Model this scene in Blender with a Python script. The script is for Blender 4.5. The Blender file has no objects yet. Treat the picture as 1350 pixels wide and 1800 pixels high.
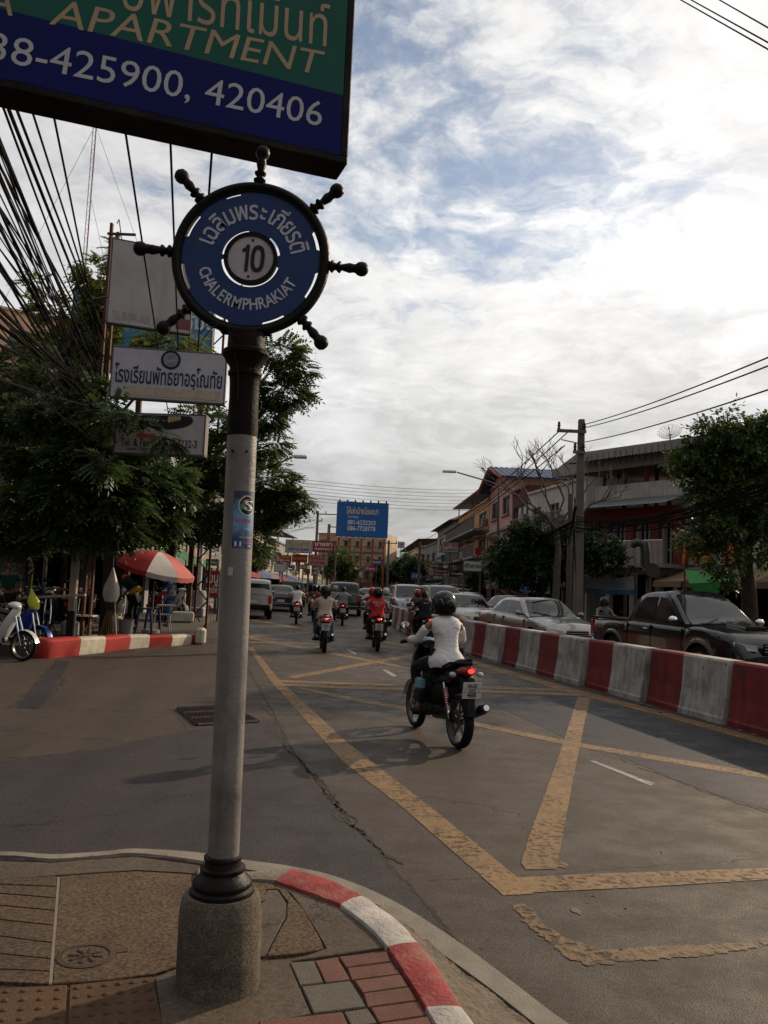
import bpy, bmesh, math, random
import numpy as np
from mathutils import Vector, Matrix, noise as mnoise
SC = bpy.context.scene
COL = SC.collection
R = math.radians
PI = math.pi
rnd = random.Random(7)

# ------------------------------------------------------------------ camera
EYE = Vector((0, 0, 1.6))
FPX = 1457.0                     # focal length in photo pixels (1350 x 1800)
PITCH, ROLL = R(5.18), R(2.4)
_F = Vector((0, math.cos(PITCH), math.sin(PITCH)))
_R0 = Vector((1, 0, 0)); _U0 = Vector((0, -math.sin(PITCH), math.cos(PITCH)))
_CR = _R0*math.cos(ROLL) + _U0*math.sin(ROLL)
_CU = -_R0*math.sin(ROLL) + _U0*math.cos(ROLL)
cam = bpy.data.cameras.new('camera'); camo = bpy.data.objects.new('camera', cam); COL.objects.link(camo)
cam.sensor_fit = 'VERTICAL'; cam.sensor_height = 24; cam.lens = 24*FPX/1800
cam.clip_start = .05; cam.clip_end = 6000
camo.matrix_world = Matrix(((_CR.x, _CU.x, -_F.x, EYE.x), (_CR.y, _CU.y, -_F.y, EYE.y), (_CR.z, _CU.z, -_F.z, EYE.z), (0, 0, 0, 1)))
SC.camera = camo
def ray(px, py): return _F*FPX + _CR*(px-675) - _CU*(py-900)
def G(px, py, z=0.0):            # the place on level z where a point of the photograph stands
    d = ray(px, py); t = (z-EYE.z)/d.z
    return EYE + d*t
def D(px, py, Y):                # the place at distance Y along the street
    d = ray(px, py); return EYE + d*(Y/d.y)

# ------------------------------------------------------------------ sky, sun, exposure
SUN_AZ = R(90-43)                # from +Y towards +X
SUN_EL = R(24)
SC.view_settings.view_transform = 'Standard'; SC.view_settings.look = 'None'
SC.view_settings.gamma = 1; SC.view_settings.use_curve_mapping = False
SC.view_settings.exposure = 0.0
sun_dir = Vector((math.sin(SUN_AZ)*math.cos(SUN_EL), math.cos(SUN_AZ)*math.cos(SUN_EL), math.sin(SUN_EL)))
sl = bpy.data.lights.new('sun', 'SUN'); sl.energy = 5.0; sl.angle = R(0.8); sl.color = (1, .80, .58)
so = bpy.data.objects.new('sun', sl); COL.objects.link(so); so.rotation_euler = (-sun_dir).to_track_quat('-Z', 'Y').to_euler()

class NT:
    """small helper to write node trees"""
    def __init__(s, tree): s.t = tree; s.n = tree.nodes; s.l = tree.links
    def add(s, typ, **kw):
        n = s.n.new(typ)
        for k, v in kw.items():
            setattr(n, k, v)
        return n
    def link(s, a, b): s.l.new(a, b)
    def put(s, sock, v):
        if hasattr(v, 'is_linked') or isinstance(v, bpy.types.NodeSocket): s.l.new(v, sock)
        else: sock.default_value = v
    def math(s, op, a, b=0.0, c=None, clamp=False):
        n = s.add('ShaderNodeMath', operation=op, use_clamp=clamp); s.put(n.inputs[0], a); s.put(n.inputs[1], b)
        if c is not None: s.put(n.inputs[2], c)
        return n.outputs[0]
    def vmath(s, op, a, b=(0, 0, 0)):
        n = s.add('ShaderNodeVectorMath', operation=op); s.put(n.inputs[0], a); s.put(n.inputs[1], b)
        return n.outputs['Value'] if op in ('DOT_PRODUCT', 'LENGTH', 'DISTANCE') else n.outputs[0]
    def scale(s, a, k):
        n = s.add('ShaderNodeVectorMath', operation='SCALE'); s.put(n.inputs[0], a); s.put(n.inputs['Scale'], k); return n.outputs[0]
    def noise(s, vec, sc, det=4, rough=.55, dist=0.0, color=False, dim='3D'):
        n = s.add('ShaderNodeTexNoise', noise_dimensions=dim); s.put(n.inputs['Vector'], vec)
        n.inputs['Scale'].default_value = sc; n.inputs['Detail'].default_value = det; n.inputs['Roughness'].default_value = rough
        n.inputs['Distortion'].default_value = dist
        return n.outputs['Color' if color else 'Fac']
    def ramp(s, v, lo, hi, a=0.0, b=1.0, smooth=True):
        n = s.add('ShaderNodeMapRange'); n.interpolation_type = 'SMOOTHSTEP' if smooth else 'LINEAR'
        s.put(n.inputs[0], v); n.inputs[1].default_value = lo; n.inputs[2].default_value = hi
        n.inputs[3].default_value = a; n.inputs[4].default_value = b; return n.outputs[0]
    def mix(s, f, a, b):
        n = s.add('ShaderNodeMix', data_type='RGBA'); s.put(n.inputs[0], f)
        for i, v in ((6, a), (7, b)):
            if isinstance(v, (tuple, list)) and len(v) == 3: v = (*v, 1)
            s.put(n.inputs[i], v)
        return n.outputs[2]
    def mulc(s, f, a, b):
        n = s.add('ShaderNodeMix', data_type='RGBA', blend_type='MULTIPLY'); s.put(n.inputs[0], f)
        for i, v in ((6, a), (7, b)):
            if isinstance(v, (tuple, list)) and len(v) == 3: v = (*v, 1)
            s.put(n.inputs[i], v)
        return n.outputs[2]

world = bpy.data.worlds.new('World'); SC.world = world; world.use_nodes = True
w = NT(world.node_tree); w.n.clear()
outw = w.add('ShaderNodeOutputWorld'); bg = w.add('ShaderNodeBackground'); w.link(bg.outputs[0], outw.inputs[0])
sky = w.add('ShaderNodeTexSky', sky_type='NISHITA', sun_disc=False, sun_elevation=SUN_EL, sun_rotation=SUN_AZ)
tc = w.add('ShaderNodeTexCoord'); dirv = w.vmath('NORMALIZE', tc.outputs['Generated'])
sep = w.add('ShaderNodeSeparateXYZ'); w.link(dirv, sep.inputs[0])
zc = w.math('MAXIMUM', sep.outputs[2], 0.0)
den = w.math('ADD', zc, 0.16)
inv = w.math('DIVIDE', 1.0, den)
pl = w.scale(dirv, inv)                          # the cloud deck seen in perspective
comb = w.add('ShaderNodeSeparateXYZ'); w.link(pl, comb.inputs[0])
cx = w.add('ShaderNodeCombineXYZ'); w.link(comb.outputs[0], cx.inputs[0]); w.link(comb.outputs[1], cx.inputs[1])
plane = cx.outputs[0]
warp = w.noise(plane, 1.1, 3, .5, color=True)
warp2 = w.noise(plane, 5.0, 4, .6, color=True)
plw = w.vmath('ADD', plane, w.scale(w.vmath('SUBTRACT', warp, (.5, .5, .5)), .55)); plw = w.vmath('ADD', plw, w.scale(w.vmath('SUBTRACT', warp2, (.5, .5, .5)), .16))
n1 = w.noise(plw, 1.35, 9, .60)
n2 = w.noise(w.vmath('ADD', plw, (3.1, 7.7, 1.3)), 4.2, 8, .62)
hole = ray(830, 225).normalized()
hd = w.vmath('DOT_PRODUCT', dirv, tuple(hole))
hmask = w.ramp(hd, .955, .998)
hole2 = ray(600, 110).normalized()
hm2 = w.ramp(w.vmath('DOT_PRODUCT', dirv, tuple(hole2)), .975, 1.0)
n3 = w.noise(plw, 13, 6, .6)
cov = w.math('MULTIPLY_ADD', n1, .50, w.math('MULTIPLY', n2, .70)); cov = w.math('ADD', cov, w.math('MULTIPLY', n3, .30)); cov = w.math('ADD', cov, .03)
cov = w.math('SUBTRACT', cov, w.math('MULTIPLY', hmask, .135))
cov = w.math('SUBTRACT', cov, w.math('MULTIPLY', hm2, .05))
cov = w.math('ADD', cov, w.ramp(zc, .05, .42, .20, .0))      # the deck closes towards the horizon
cloud = w.ramp(cov, .49, .74, .10, 1.0)
sdot = w.vmath('DOT_PRODUCT', dirv, tuple(sun_dir))
glow = w.ramp(sdot, .05, .92)
shade = w.ramp(w.noise(w.vmath('ADD', plw, (9.3, 1.1, 4.2)), 1.05, 7, .56), .34, .68)
thick = w.ramp(cov, .62, 1.0, 0, 1)
br = w.math('ADD', .52, w.math('MULTIPLY', shade, .27))
br = w.math('ADD', br, w.math('MULTIPLY', glow, .38)); br = w.math('MULTIPLY', br, w.ramp(n2, .30, .66, .84, 1.08)); br = w.math('MULTIPLY', br, w.ramp(n3, .3, .7, .955, 1.04))
hz = w.ramp(zc, .02, .34, .0, 1.0)
br = w.math('MULTIPLY', br, w.math('ADD', .52, w.math('MULTIPLY', hz, .50)))
br = w.math('MULTIPLY', br, w.ramp(sdot, -.95, .35, .36, 1.0))      # the deck is greyer away from the sun
ccol = w.mix(glow, (.95, .95, .985), (1.0, .985, .965))
ccol = w.scale(ccol, br)
skyc = w.scale(sky.outputs[0], .115)
tot = w.mix(w.math('MULTIPLY', cloud, .97), skyc, ccol)
w.link(tot, bg.inputs[0]); bg.inputs[1].default_value = 1.0

# ------------------------------------------------------------------ materials
MATS = {}
def mat(name, col=(.5, .5, .5), rough=.7, metal=0.0, var=.18, vs=2.0, bump=.15, bs=40, spec=.2, dirt=None, dirt_amt=0.0, ds=1.3,
        coat=0.0, alpha=None, trans=0.0, emit=None, es=1.0, obj=False, cells=None, streak=0.0, cellamt=.22):
    if name in MATS: return MATS[name]
    m = bpy.data.materials.new(name); m.use_nodes = True; MATS[name] = m
    t = NT(m.node_tree); b = t.n['Principled BSDF']
    if obj: pos = t.add('ShaderNodeTexCoord').outputs['Object']
    else: pos = t.add('ShaderNodeNewGeometry').outputs['Position']
    c4 = (*col, 1)
    f = t.noise(pos, vs, 6, .6)
    k = t.ramp(f, .3, .7, 1-var, 1+var, False)
    c = t.scale(c4[:3], k) if False else None
    vmn = t.add('ShaderNodeVectorMath', operation='SCALE'); vmn.inputs[0].default_value = col; t.link(k, vmn.inputs['Scale']); c = vmn.outputs[0]
    if cells:
        f2 = t.noise(pos, cells, 2, .5); k2 = t.ramp(f2, .3, .7, 1-cellamt, 1+cellamt, False); c = t.scale(c, k2)
    if streak:
        mp = t.add('ShaderNodeMapping'); mp.inputs['Scale'].default_value = (1, 1, .07); t.link(pos, mp.inputs[0])
        sf = t.noise(mp.outputs[0], 9, 5, .65); c = t.scale(c, t.ramp(sf, .45, .75, 1.0, 1-streak))
    if dirt:
        df = t.noise(pos, ds, 8, .68); c = t.mix(t.math('MULTIPLY', t.ramp(df, .42, .72), dirt_amt), c, dirt)
    t.link(c, b.inputs['Base Color'])
    b.inputs['Metallic'].default_value = metal
    b.inputs['Specular IOR Level'].default_value = spec
    if coat: b.inputs['Coat Weight'].default_value = coat; b.inputs['Coat Roughness'].default_value = .06
    rr = t.ramp(t.noise(pos, vs*2.3, 4, .6), .3, .7, max(.02, rough*.85), min(1, rough*1.15), False)
    t.link(rr, b.inputs['Roughness'])
    if bump:
        bn = t.add('ShaderNodeBump'); bn.inputs['Strength'].default_value = bump; bn.inputs['Distance'].default_value = .01
        t.link(t.noise(pos, bs, 5, .6), bn.inputs['Height']); t.link(bn.outputs[0], b.inputs['Normal'])
    if trans: b.inputs['Transmission Weight'].default_value = trans
    if alpha is not None: b.inputs['Alpha'].default_value = alpha
    if emit: b.inputs['Emission Color'].default_value = (*emit, 1); b.inputs['Emission Strength'].default_value = es
    return m

# ------------------------------------------------------------------ mesh helpers
class MB:
    def __init__(s): s.v = []; s.f = []; s.mi = []; s.sm = []; s.ms = []
    def mid(s, m):
        if m is None: return 0
        if m not in s.ms: s.ms.append(m)
        return s.ms.index(m)
    def add(s, vs, fs, m=None, smooth=False, M=None):
        o = len(s.v)
        if M is not None: vs = [M @ Vector(p) for p in vs]
        s.v += [tuple(p) for p in vs]; k = s.mid(m)
        for f in fs: s.f.append(tuple(i+o for i in f)); s.mi.append(k); s.sm.append(smooth)
        return s
    def box(s, c, d, m=None, M=None, bevel=0.0, top=None):
        x, y, z = c; a, b, h = d[0]/2, d[1]/2, d[2]/2
        ta, tb = (a, b) if top is None else (top[0]/2, top[1]/2)
        if bevel <= 0:
            vs = [(x-a, y-b, z-h), (x+a, y-b, z-h), (x+a, y+b, z-h), (x-a, y+b, z-h), (x-ta, y-tb, z+h), (x+ta, y-tb, z+h), (x+ta, y+tb, z+h), (x-ta, y+tb, z+h)]
            fs = [(0, 3, 2, 1), (4, 5, 6, 7), (0, 1, 5, 4), (1, 2, 6, 5), (2, 3, 7, 6), (3, 0, 4, 7)]
            return s.add(vs, fs, m, False, M)
        e = min(bevel, a*.49, b*.49, h*.49)
        # chamfered box: three layers of rounded rectangles
        def rr(A, B, zz):
            return [(x-A+e, y-B, zz), (x+A-e, y-B, zz), (x+A, y-B+e, zz), (x+A, y+B-e, zz), (x+A-e, y+B, zz), (x-A+e, y+B, zz), (x-A, y+B-e, zz), (x-A, y-B+e, zz)]
        L = []
        for zz, q in ((z-h, e), (z-h+e, 0), (z+h-e, 0), (z+h, e)):
            t = (zz-(z-h))/(2*h) if top else 0
            A = a+(ta-a)*t; B = b+(tb-b)*t
            L.append([(x+(px-x)*(A-q)/A, y+(py-y)*(B-q)/B, pz) for px, py, pz in rr(A, B, zz)])
        vs = sum(L, []); fs = [tuple(reversed(range(8))), tuple(range(24, 32))]
        for k in range(3):
            for i in range(8):
                j = (i+1) % 8; fs.append((k*8+i, k*8+j, k*8+8+j, k*8+8+i))
        return s.add(vs, fs, m, False, M)
    def tube(s, pts, rad, m=None, n=8, M=None, caps=True, smooth=True, flat=1.0):
        pts = [Vector(p) for p in pts]; N = len(pts)
        if not hasattr(rad, '__len__'): rad = [rad]*N
        vs = []; up = None
        for i, p in enumerate(pts):
            d = (pts[min(i+1, N-1)]-pts[max(i-1, 0)])
            d = d.normalized() if d.length > 1e-9 else Vector((0, 0, 1))
            if up is None: up = Vector((0, 0, 1)) if abs(d.z) < .9 else Vector((1, 0, 0))
            a = (up - d*up.dot(d)).normalized(); b = d.cross(a); up = a
            for k in range(n):
                t = 2*PI*k/n; vs.append(p + a*(math.cos(t)*rad[i]*flat) + b*(math.sin(t)*rad[i]))
        fs = []
        for i in range(N-1):
            for k in range(n):
                j = (k+1) % n; fs.append((i*n+k, i*n+j, (i+1)*n+j, (i+1)*n+k))
        if caps: fs.append(tuple(reversed(range(n)))); fs.append(tuple(range((N-1)*n, N*n)))
        return s.add(vs, fs, m, smooth, M)
    def lathe(s, prof, m=None, n=24, M=None, smooth=True, closed=False, sx=1, sy=1, caps=True):
        # profile of (radius, z) turned round the z axis
        vs = []; N = len(prof)
        for r_, z in prof:
            for k in range(n):
                t = 2*PI*k/n; vs.append((r_*math.cos(t)*sx, r_*math.sin(t)*sy, z))
        fs = []
        rng = N if closed else N-1
        for i in range(rng):
            i2 = (i+1) % N
            for k in range(n):
                j = (k+1) % n; fs.append((i*n+k, i*n+j, i2*n+j, i2*n+k))
        if not closed and caps:
            if prof[0][0] > 1e-6: fs.append(tuple(reversed(range(n))))
            if prof[-1][0] > 1e-6: fs.append(tuple(range((N-1)*n, N*n)))
        return s.add(vs, fs, m, smooth, M)
    def prism(s, poly, z0, z1, m=None, M=None, smooth=False):
        n = len(poly)
        ar = sum(poly[i][0]*poly[(i+1) % n][1]-poly[(i+1) % n][0]*poly[i][1] for i in range(n))
        if ar < 0: poly = poly[::-1]
        vs = [(p[0], p[1], z0) for p in poly]+[(p[0], p[1], z1) for p in poly]
        fs = [tuple(reversed(range(n))), tuple(range(n, 2*n))]+[(i, (i+1) % n, n+(i+1) % n, n+i) for i in range(n)]
        return s.add(vs, fs, m, smooth, M)
    def quad(s, a, b, c, d, m=None, M=None): return s.add([a, b, c, d], [(0, 1, 2, 3)], m, False, M)
    def ball(s, c, r_, m=None, n=12, M=None, sc=(1, 1, 1)):
        vs = []; rows = n//2
        for i in range(rows+1):
            ph = PI*i/rows
            for k in range(n):
                t = 2*PI*k/n; vs.append((c[0]+r_*sc[0]*math.sin(ph)*math.cos(t), c[1]+r_*sc[1]*math.sin(ph)*math.sin(t), c[2]-r_*sc[2]*math.cos(ph)))
        fs = []
        for i in range(rows):
            for k in range(n):
                j = (k+1) % n; fs.append((i*n+k, i*n+j, (i+1)*n+j, (i+1)*n+k))
        return s.add(vs, fs, m, True, M)
    def grid(s, rows, m=None, smooth=True, M=None, close=False, flip=False):
        n = len(rows[0]); vs = [p for r_ in rows for p in r_]; fs = []
        for i in range(len(rows)-1):
            for k in range(n if close else n-1):
                j = (k+1) % n; q = (i*n+k, i*n+j, (i+1)*n+j, (i+1)*n+k); fs.append(q[::-1] if flip else q)
        return s.add(vs, fs, m, smooth, M)
    def mesh(s, name, mats=None):
        me = bpy.data.meshes.new(name); me.from_pydata(s.v, [], s.f)
        ms = s.ms if s.ms else ([mats] if mats is not None and not isinstance(mats, (list, tuple)) else (mats or []))
        for m in ms: me.materials.append(m)
        me.polygons.foreach_set('material_index', s.mi); me.polygons.foreach_set('use_smooth', s.sm)
        me.validate(); me.update()
        if any(s.sm): me.set_sharp_from_angle(angle=R(42))
        return me
    def build(s, name, m=None, parent=None, **kw):
        return link(name, s.mesh(name, m), parent, **kw)
def link(name, me, parent=None, loc=None, rz=None, rot=None, label=None, cat=None, group=None, kind=None, mw=None):
    o = bpy.data.objects.new(name, me); COL.objects.link(o)
    if parent is not None: o.parent = parent
    if loc is not None: o.location = loc
    if rz is not None: o.rotation_euler = (0, 0, rz)
    if rot is not None: o.rotation_euler = rot
    if mw is not None: o.matrix_world = mw
    if label: o['label'] = label
    if cat: o['category'] = cat
    if group: o['group'] = group
    if kind: o['kind'] = kind
    return o
def thing(name, label, cat, loc=(0, 0, 0), rz=0.0, group=None): return link(name, None, None, loc, rz, label=label, cat=cat, group=group)
def copy_tree(o, parent=None):
    c = o.copy(); COL.objects.link(c)
    if parent is not None: c.parent = parent
    for ch in list(o.children): copy_tree(ch, c)
    return c
def copy_thing(o, loc, rz, label=None, group=None):
    c = copy_tree(o); c.location = loc; c.rotation_euler = (0, 0, rz)
    if label: c['label'] = label
    if group: c['group'] = group
    return c
FACE_S = Matrix(((1, 0, 0, 0), (0, 0, -1, 0), (0, 1, 0, 0), (0, 0, 0, 1)))  # text plane stood upright, facing -y
def text_data(body, size, m, bold=0.0, shear=0.0, ext=0.0, align='CENTER', sx=1.0, res=3, space=1.0):
    c = bpy.data.curves.new('lettering', 'FONT'); c.body = body; c.size = size; c.align_x = align; c.align_y = 'CENTER'
    c.offset = bold*size; c.shear = shear; c.extrude = ext; c.resolution_u = res; c.space_character = space
    o = bpy.data.objects.new('lettering', c); COL.objects.link(o)
    bpy.context.view_layer.update()
    me = bpy.data.meshes.new_from_object(o.evaluated_get(bpy.context.evaluated_depsgraph_get()))
    bpy.data.objects.remove(o); me.name = 'lettering'
    if sx != 1.0: me.transform(Matrix.Diagonal((sx, 1, 1, 1)))
    me.materials.clear(); me.materials.append(m)
    return me
def text(body, size, m, parent, at, width=None, rot=0.0, name='lettering', **kw):
    """lettering on an upright board: at = (x, y, z) local, facing -y"""
    me = text_data(body, size, m, **kw)
    if width:
        xs = [v.co.x for v in me.vertices]; wd = max(xs)-min(xs); me.transform(Matrix.Diagonal((width/wd, 1, 1, 1)))
    me.transform(Matrix.Translation(at) @ FACE_S @ Matrix.Rotation(rot, 4, 'Z'))
    return link(name, me, parent)
def skin(name, joints, edges, mt, parent=None, root=0, sub=1, M=None, smooth=True):
    """one continuous surface grown over a skeleton; joints: (pos, radius or (rx, ry))"""
    me = bpy.data.meshes.new(name); me.from_pydata([tuple(M @ Vector(j[0])) if M else j[0] for j in joints], edges, [])
    o = bpy.data.objects.new(name, me); COL.objects.link(o)
    md = o.modifiers.new('skin', 'SKIN'); md.branch_smoothing = .4
    sv = me.skin_vertices[0].data
    for i, j in enumerate(joints):
        r_ = j[1]; sv[i].radius = r_ if hasattr(r_, '__len__') else (r_, r_); sv[i].use_root = (i == root)
    if sub:
        sb = o.modifiers.new('sub', 'SUBSURF'); sb.levels = sub; sb.render_levels = sub
    bpy.context.view_layer.update()
    m2 = bpy.data.meshes.new_from_object(o.evaluated_get(bpy.context.evaluated_depsgraph_get()))
    bpy.data.objects.remove(o)
    m2.name = name; m2.materials.clear(); m2.materials.append(mt)
    m2.polygons.foreach_set('use_smooth', [True]*len(m2.polygons)); m2.update()
    return link(name, m2, parent)
def sag(a, b, s, n=14):
    a, b = Vector(a), Vector(b)
    return [a.lerp(b, i/n) - Vector((0, 0, 4*s*(i/n)*(1-i/n))) for i in range(n+1)]
def np_mesh(name, V, F, m):
    me = bpy.data.meshes.new(name); me.vertices.add(len(V)); me.vertices.foreach_set('co', np.asarray(V, dtype=np.float32).ravel())
    nf = len(F); k = F.shape[1]; me.loops.add(nf*k); me.loops.foreach_set('vertex_index', F.astype(np.int32).ravel())
    me.polygons.add(nf); me.polygons.foreach_set('loop_start', np.arange(0, nf*k, k, dtype=np.int32)); me.polygons.foreach_set('loop_total', np.full(nf, k, dtype=np.int32))
    me.update(calc_edges=True)
    for x in (m if isinstance(m, list) else [m]): me.materials.append(x)
    return me

# =================================================================== ground, road, markings
M_earth = mat('earth', (.10, .085, .07), .95, bump=.3)
def road_mat(name, c1, c2, speck, bumpd=.5, scale=150, patch=.24):
    m = bpy.data.materials.new(name); m.use_nodes = True; t = NT(m.node_tree); b = t.n['Principled BSDF']
    pos = t.add('ShaderNodeNewGeometry').outputs['Position']
    big = t.ramp(t.noise(pos, .33, 7, .62, .6), .33, .68)
    mid = t.ramp(t.noise(pos, 2.3, 8, .68), .30, .72)
    c = t.mix(big, c1, c2)
    c = t.scale(c, t.math('ADD', 1-patch*.5, t.math('MULTIPLY', mid, patch)))
    # long wear streaks along the lane
    mp = t.add('ShaderNodeMapping'); mp.inputs['Rotation'].default_value = (0, 0, R(-14)); mp.inputs['Scale'].default_value = (1.6, .10, 1); t.link(pos, mp.inputs[0])
    st = t.ramp(t.noise(mp.outputs[0], 1.8, 5, .6), .40, .70, 1.03, .90); c = t.scale(c, st)
    # oil spots
    vo = t.add('ShaderNodeTexVoronoi'); t.link(pos, vo.inputs['Vector']); vo.inputs['Scale'].default_value = 1.15; vo.inputs['Randomness'].default_value = 1
    sp = t.ramp(t.math('ADD', vo.outputs['Distance'], t.math('MULTIPLY', t.noise(pos, 9, 4), .12)), .07, .17, .72, 1.0); c = t.scale(c, sp)
    g = t.noise(pos, scale, 3, .7); g2 = t.ramp(g, .32, .72, 1-speck, 1+speck, False); c = t.scale(c, g2)
    gm = t.ramp(t.noise(pos, 44, 5, .85), .35, .66, .60, 1.42, False); c = t.scale(c, gm)
    wsp = t.ramp(t.noise(pos, 420, 1, .5), .74, .80, 1.0, 1.9); c = t.scale(c, wsp)
    # hair cracks
    vc = t.add('ShaderNodeTexVoronoi', feature='DISTANCE_TO_EDGE'); wp = t.vmath('ADD', pos, t.scale(t.noise(pos, 1.4, 6, .7, color=True), .9)); t.link(wp, vc.inputs['Vector']); vc.inputs['Scale'].default_value = .42
    ck = t.ramp(vc.outputs['Distance'], .0012, .006, 0.0, 1.0); msk = t.ramp(t.noise(pos, .45, 3), .50, .58)
    ckm = t.math('SUBTRACT', 1.0, t.math('MULTIPLY', t.math('SUBTRACT', 1.0, ck), msk)); c = t.scale(c, t.math('ADD', .40, t.math('MULTIPLY', ckm, .60)))
    t.link(c, b.inputs['Base Color']); t.put(b.inputs['Roughness'], t.ramp(mid, 0, 1, .72, .50)); b.inputs['Specular IOR Level'].default_value = .14
    bn = t.add('ShaderNodeBump'); bn.inputs['Strength'].default_value = bumpd; bn.inputs['Distance'].default_value = .006
    t.link(t.math('ADD', g, t.math('MULTIPLY', ckm, .8)), bn.inputs['Height']); t.link(bn.outputs[0], b.inputs['Normal'])
    return m
M_road = road_mat('worn_concrete_road', (.060, .047, .036), (.050, .039, .030), .45, 1.0, 120)
M_side = road_mat('side_street_asphalt', (.041, .033, .031), (.034, .027, .026), .45, 1.0, 120)
M_coarse = road_mat('coarse_asphalt', (.034, .031, .034), (.024, .022, .025), .75, 1.0, 62)
M_walk = road_mat('pavement_concrete', (.092, .068, .048), (.062, .047, .034), .16)

def P2(pts, z=0.0): return [tuple(G(x, y, z))[:2] for x, y in pts]
ground = MB(); ground.quad((-900, -300, -.03), (900, -300, -.03), (900, 2500, -.03), (-900, 2500, -.03)); ground.build('ground', M_earth, kind='structure')
road = MB()
# main road ribbon: near part runs 14 degrees to the left, then the street bends to run straight away
def ribbon(mb, L, Rr, z, m=None, zt=None):
    vs = []; fs = []
    for i, (a, b) in enumerate(zip(L, Rr)):
        vs += [(a[0], a[1], z), (b[0], b[1], z)]
        if i: k = i*2; fs.append((k-2, k-1, k+1, k))
    mb.add(vs, fs, m)
def cat(ctrl, n=8):
    out = []
    P = [Vector(p) for p in ctrl]; P = [P[0]*2-P[1]]+P+[P[-1]*2-P[-2]]
    for i in range(1, len(P)-2):
        for k in range(n):
            t = k/n; a, b, c, d = P[i-1:i+3]
            out.append(.5*((2*b)+(c-a)*t+(2*a-5*b+4*c-d)*t*t+(3*b-a-3*c+d)*t**3))
    out.append(P[-2]); return out
axis = cat([(4.2, -14), (1.2, -1), (-1.6, 11), (-3.4, 22), (-3.2, 36), (-1.5, 55), (.5, 90), (1.5, 200), (0, 420)], 8)  # left edge of the through road
road.quad((-60, -40, 0), (60, -40, 0), (60, 900, 0), (-60, 900, 0)); road.build('road', M_road, kind='structure')
# side street asphalt sheet on the left of the joint
side = [(-900, 1425), (-60, 1350), (0, 1338), (90, 1329), (178, 1319), (240, 1302), (350, 1283), (440, 1267), (488, 1262), (520, 1325), (560, 1390), (640, 1470), (700, 1535), (750, 1590), (810, 1668), (900, 1790), (960, 1900), (700, 1900), (0, 1600)]
mb = MB(); mb.prism(P2(side), -.02, .002); mb.build('side_street', M_side, kind='structure')
coarse = [(858, 1226), (930, 1222), (1010, 1222), (1100, 1246), (1200, 1275), (1350, 1312), (1600, 1375), (1600, 1560), (1350, 1424), (1262, 1398), (1180, 1368), (1085, 1328), (1000, 1300), (930, 1268), (880, 1245)]
mb = MB(); mb.prism(P2(coarse), -.02, .002); mb.build('asphalt_patch', M_coarse, kind='structure')

def mark_mat(name, col, wear=.45):
    m = bpy.data.materials.new(name); m.use_nodes = True; t = NT(m.node_tree); b = t.n['Principled BSDF']
    pos = t.add('ShaderNodeNewGeometry').outputs['Position']
    vmn = t.add('ShaderNodeVectorMath', operation='SCALE'); vmn.inputs[0].default_value = col; t.link(t.ramp(t.noise(pos, 3.1, 8, .65), .3, .7, .70, 1.18, False), vmn.inputs['Scale'])
    n = t.noise(pos, 19, 8, .78); worn = t.ramp(n, .60-.13*wear, .66-.10*wear)
    worn2 = t.ramp(t.noise(pos, 2.1, 6, .65), .38, .62, .25, 1.0)
    fine = t.ramp(t.noise(pos, 95, 4, .8), .60, .72); hole_ = t.math('MAXIMUM', t.math('MULTIPLY', worn, worn2), t.math('MULTIPLY', fine, worn2))
    t.put(b.inputs['Alpha'], t.math('SUBTRACT', 1.0, t.math('MULTIPLY', hole_, wear), clamp=True))
    c = t.mix(t.math('MULTIPLY', t.ramp(t.noise(pos, 2.2, 6, .7), .40, .65), .45), vmn.outputs[0], (col[0]*.45, col[1]*.47, col[2]*.6))
    c = t.scale(c, t.ramp(t.noise(pos, 170, 2, .6), .3, .7, .86, 1.14, False))
    t.link(c, b.inputs['Base Color']); b.inputs['Roughness'].default_value = .7; b.inputs['Specular IOR Level'].default_value = .3
    bn = t.add('ShaderNodeBump'); bn.inputs['Strength'].default_value = .4; bn.inputs['Distance'].default_value = .004; t.link(t.noise(pos, 110, 4, .6), bn.inputs['Height']); t.link(bn.outputs[0], b.inputs['Normal'])
    return m
M_yel = mark_mat('worn_yellow_line_paint', (0.1822, 0.107, 0.04264), .85)
M_yel2 = mark_mat('old_yellow_line_paint', (0.1421, 0.08398, 0.03553), 1.0)
M_wht = mark_mat('worn_white_line_paint', (0.2736, 0.2584, 0.2432), .8)
def wobble(poly, step=.12, amp=.006, seed=1):
    step *= .35; amp *= .55 if amp > .01 else .28
    r_ = random.Random(seed); out = []
    for i, p in enumerate(poly):
        q = poly[(i+1) % len(poly)]; a, b = Vector(p), Vector(q); L = (b-a).length; n = max(1, int(L/step))
        n = min(n, 60); nn = Vector((-(b-a).y, (b-a).x)).normalized() if L > 0 else Vector((0, 0))
        for k in range(n):
            v = a.lerp(b, k/n) + (nn*r_.uniform(-amp, amp) if k else Vector((0, 0))); out.append((v.x, v.y))
    return out
def marking(name, pts, m, z=.009, amp=.006, lab=None, seed=1, step=.12, zb=.0045):
    z = .0034+(z-.009)*.12; P = wobble(P2(pts), step, amp, seed); n = len(P)
    if sum(P[i][0]*P[(i+1) % n][1]-P[(i+1) % n][0]*P[i][1] for i in range(n)) < 0: P = P[::-1]
    mb = MB(); mb.add([(p[0], p[1], z) for p in P], [tuple(range(n))], m); o = mb.build(name, m, kind='structure')
    return o
Z4 = lambda x, y: (400+x/1.421, 1100+y/1.421)
Z3 = lambda x, y: (400+x/1.421, 1400+y/1.421)
marking('yellow_line', [(436, 1139), (444, 1138), (492, 1196), (611, 1306), (759, 1421), (912, 1545), (938, 1572), (885, 1575), (709, 1421), (603, 1340), (477, 1199)], M_yel, seed=2, amp=.008)
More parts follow.
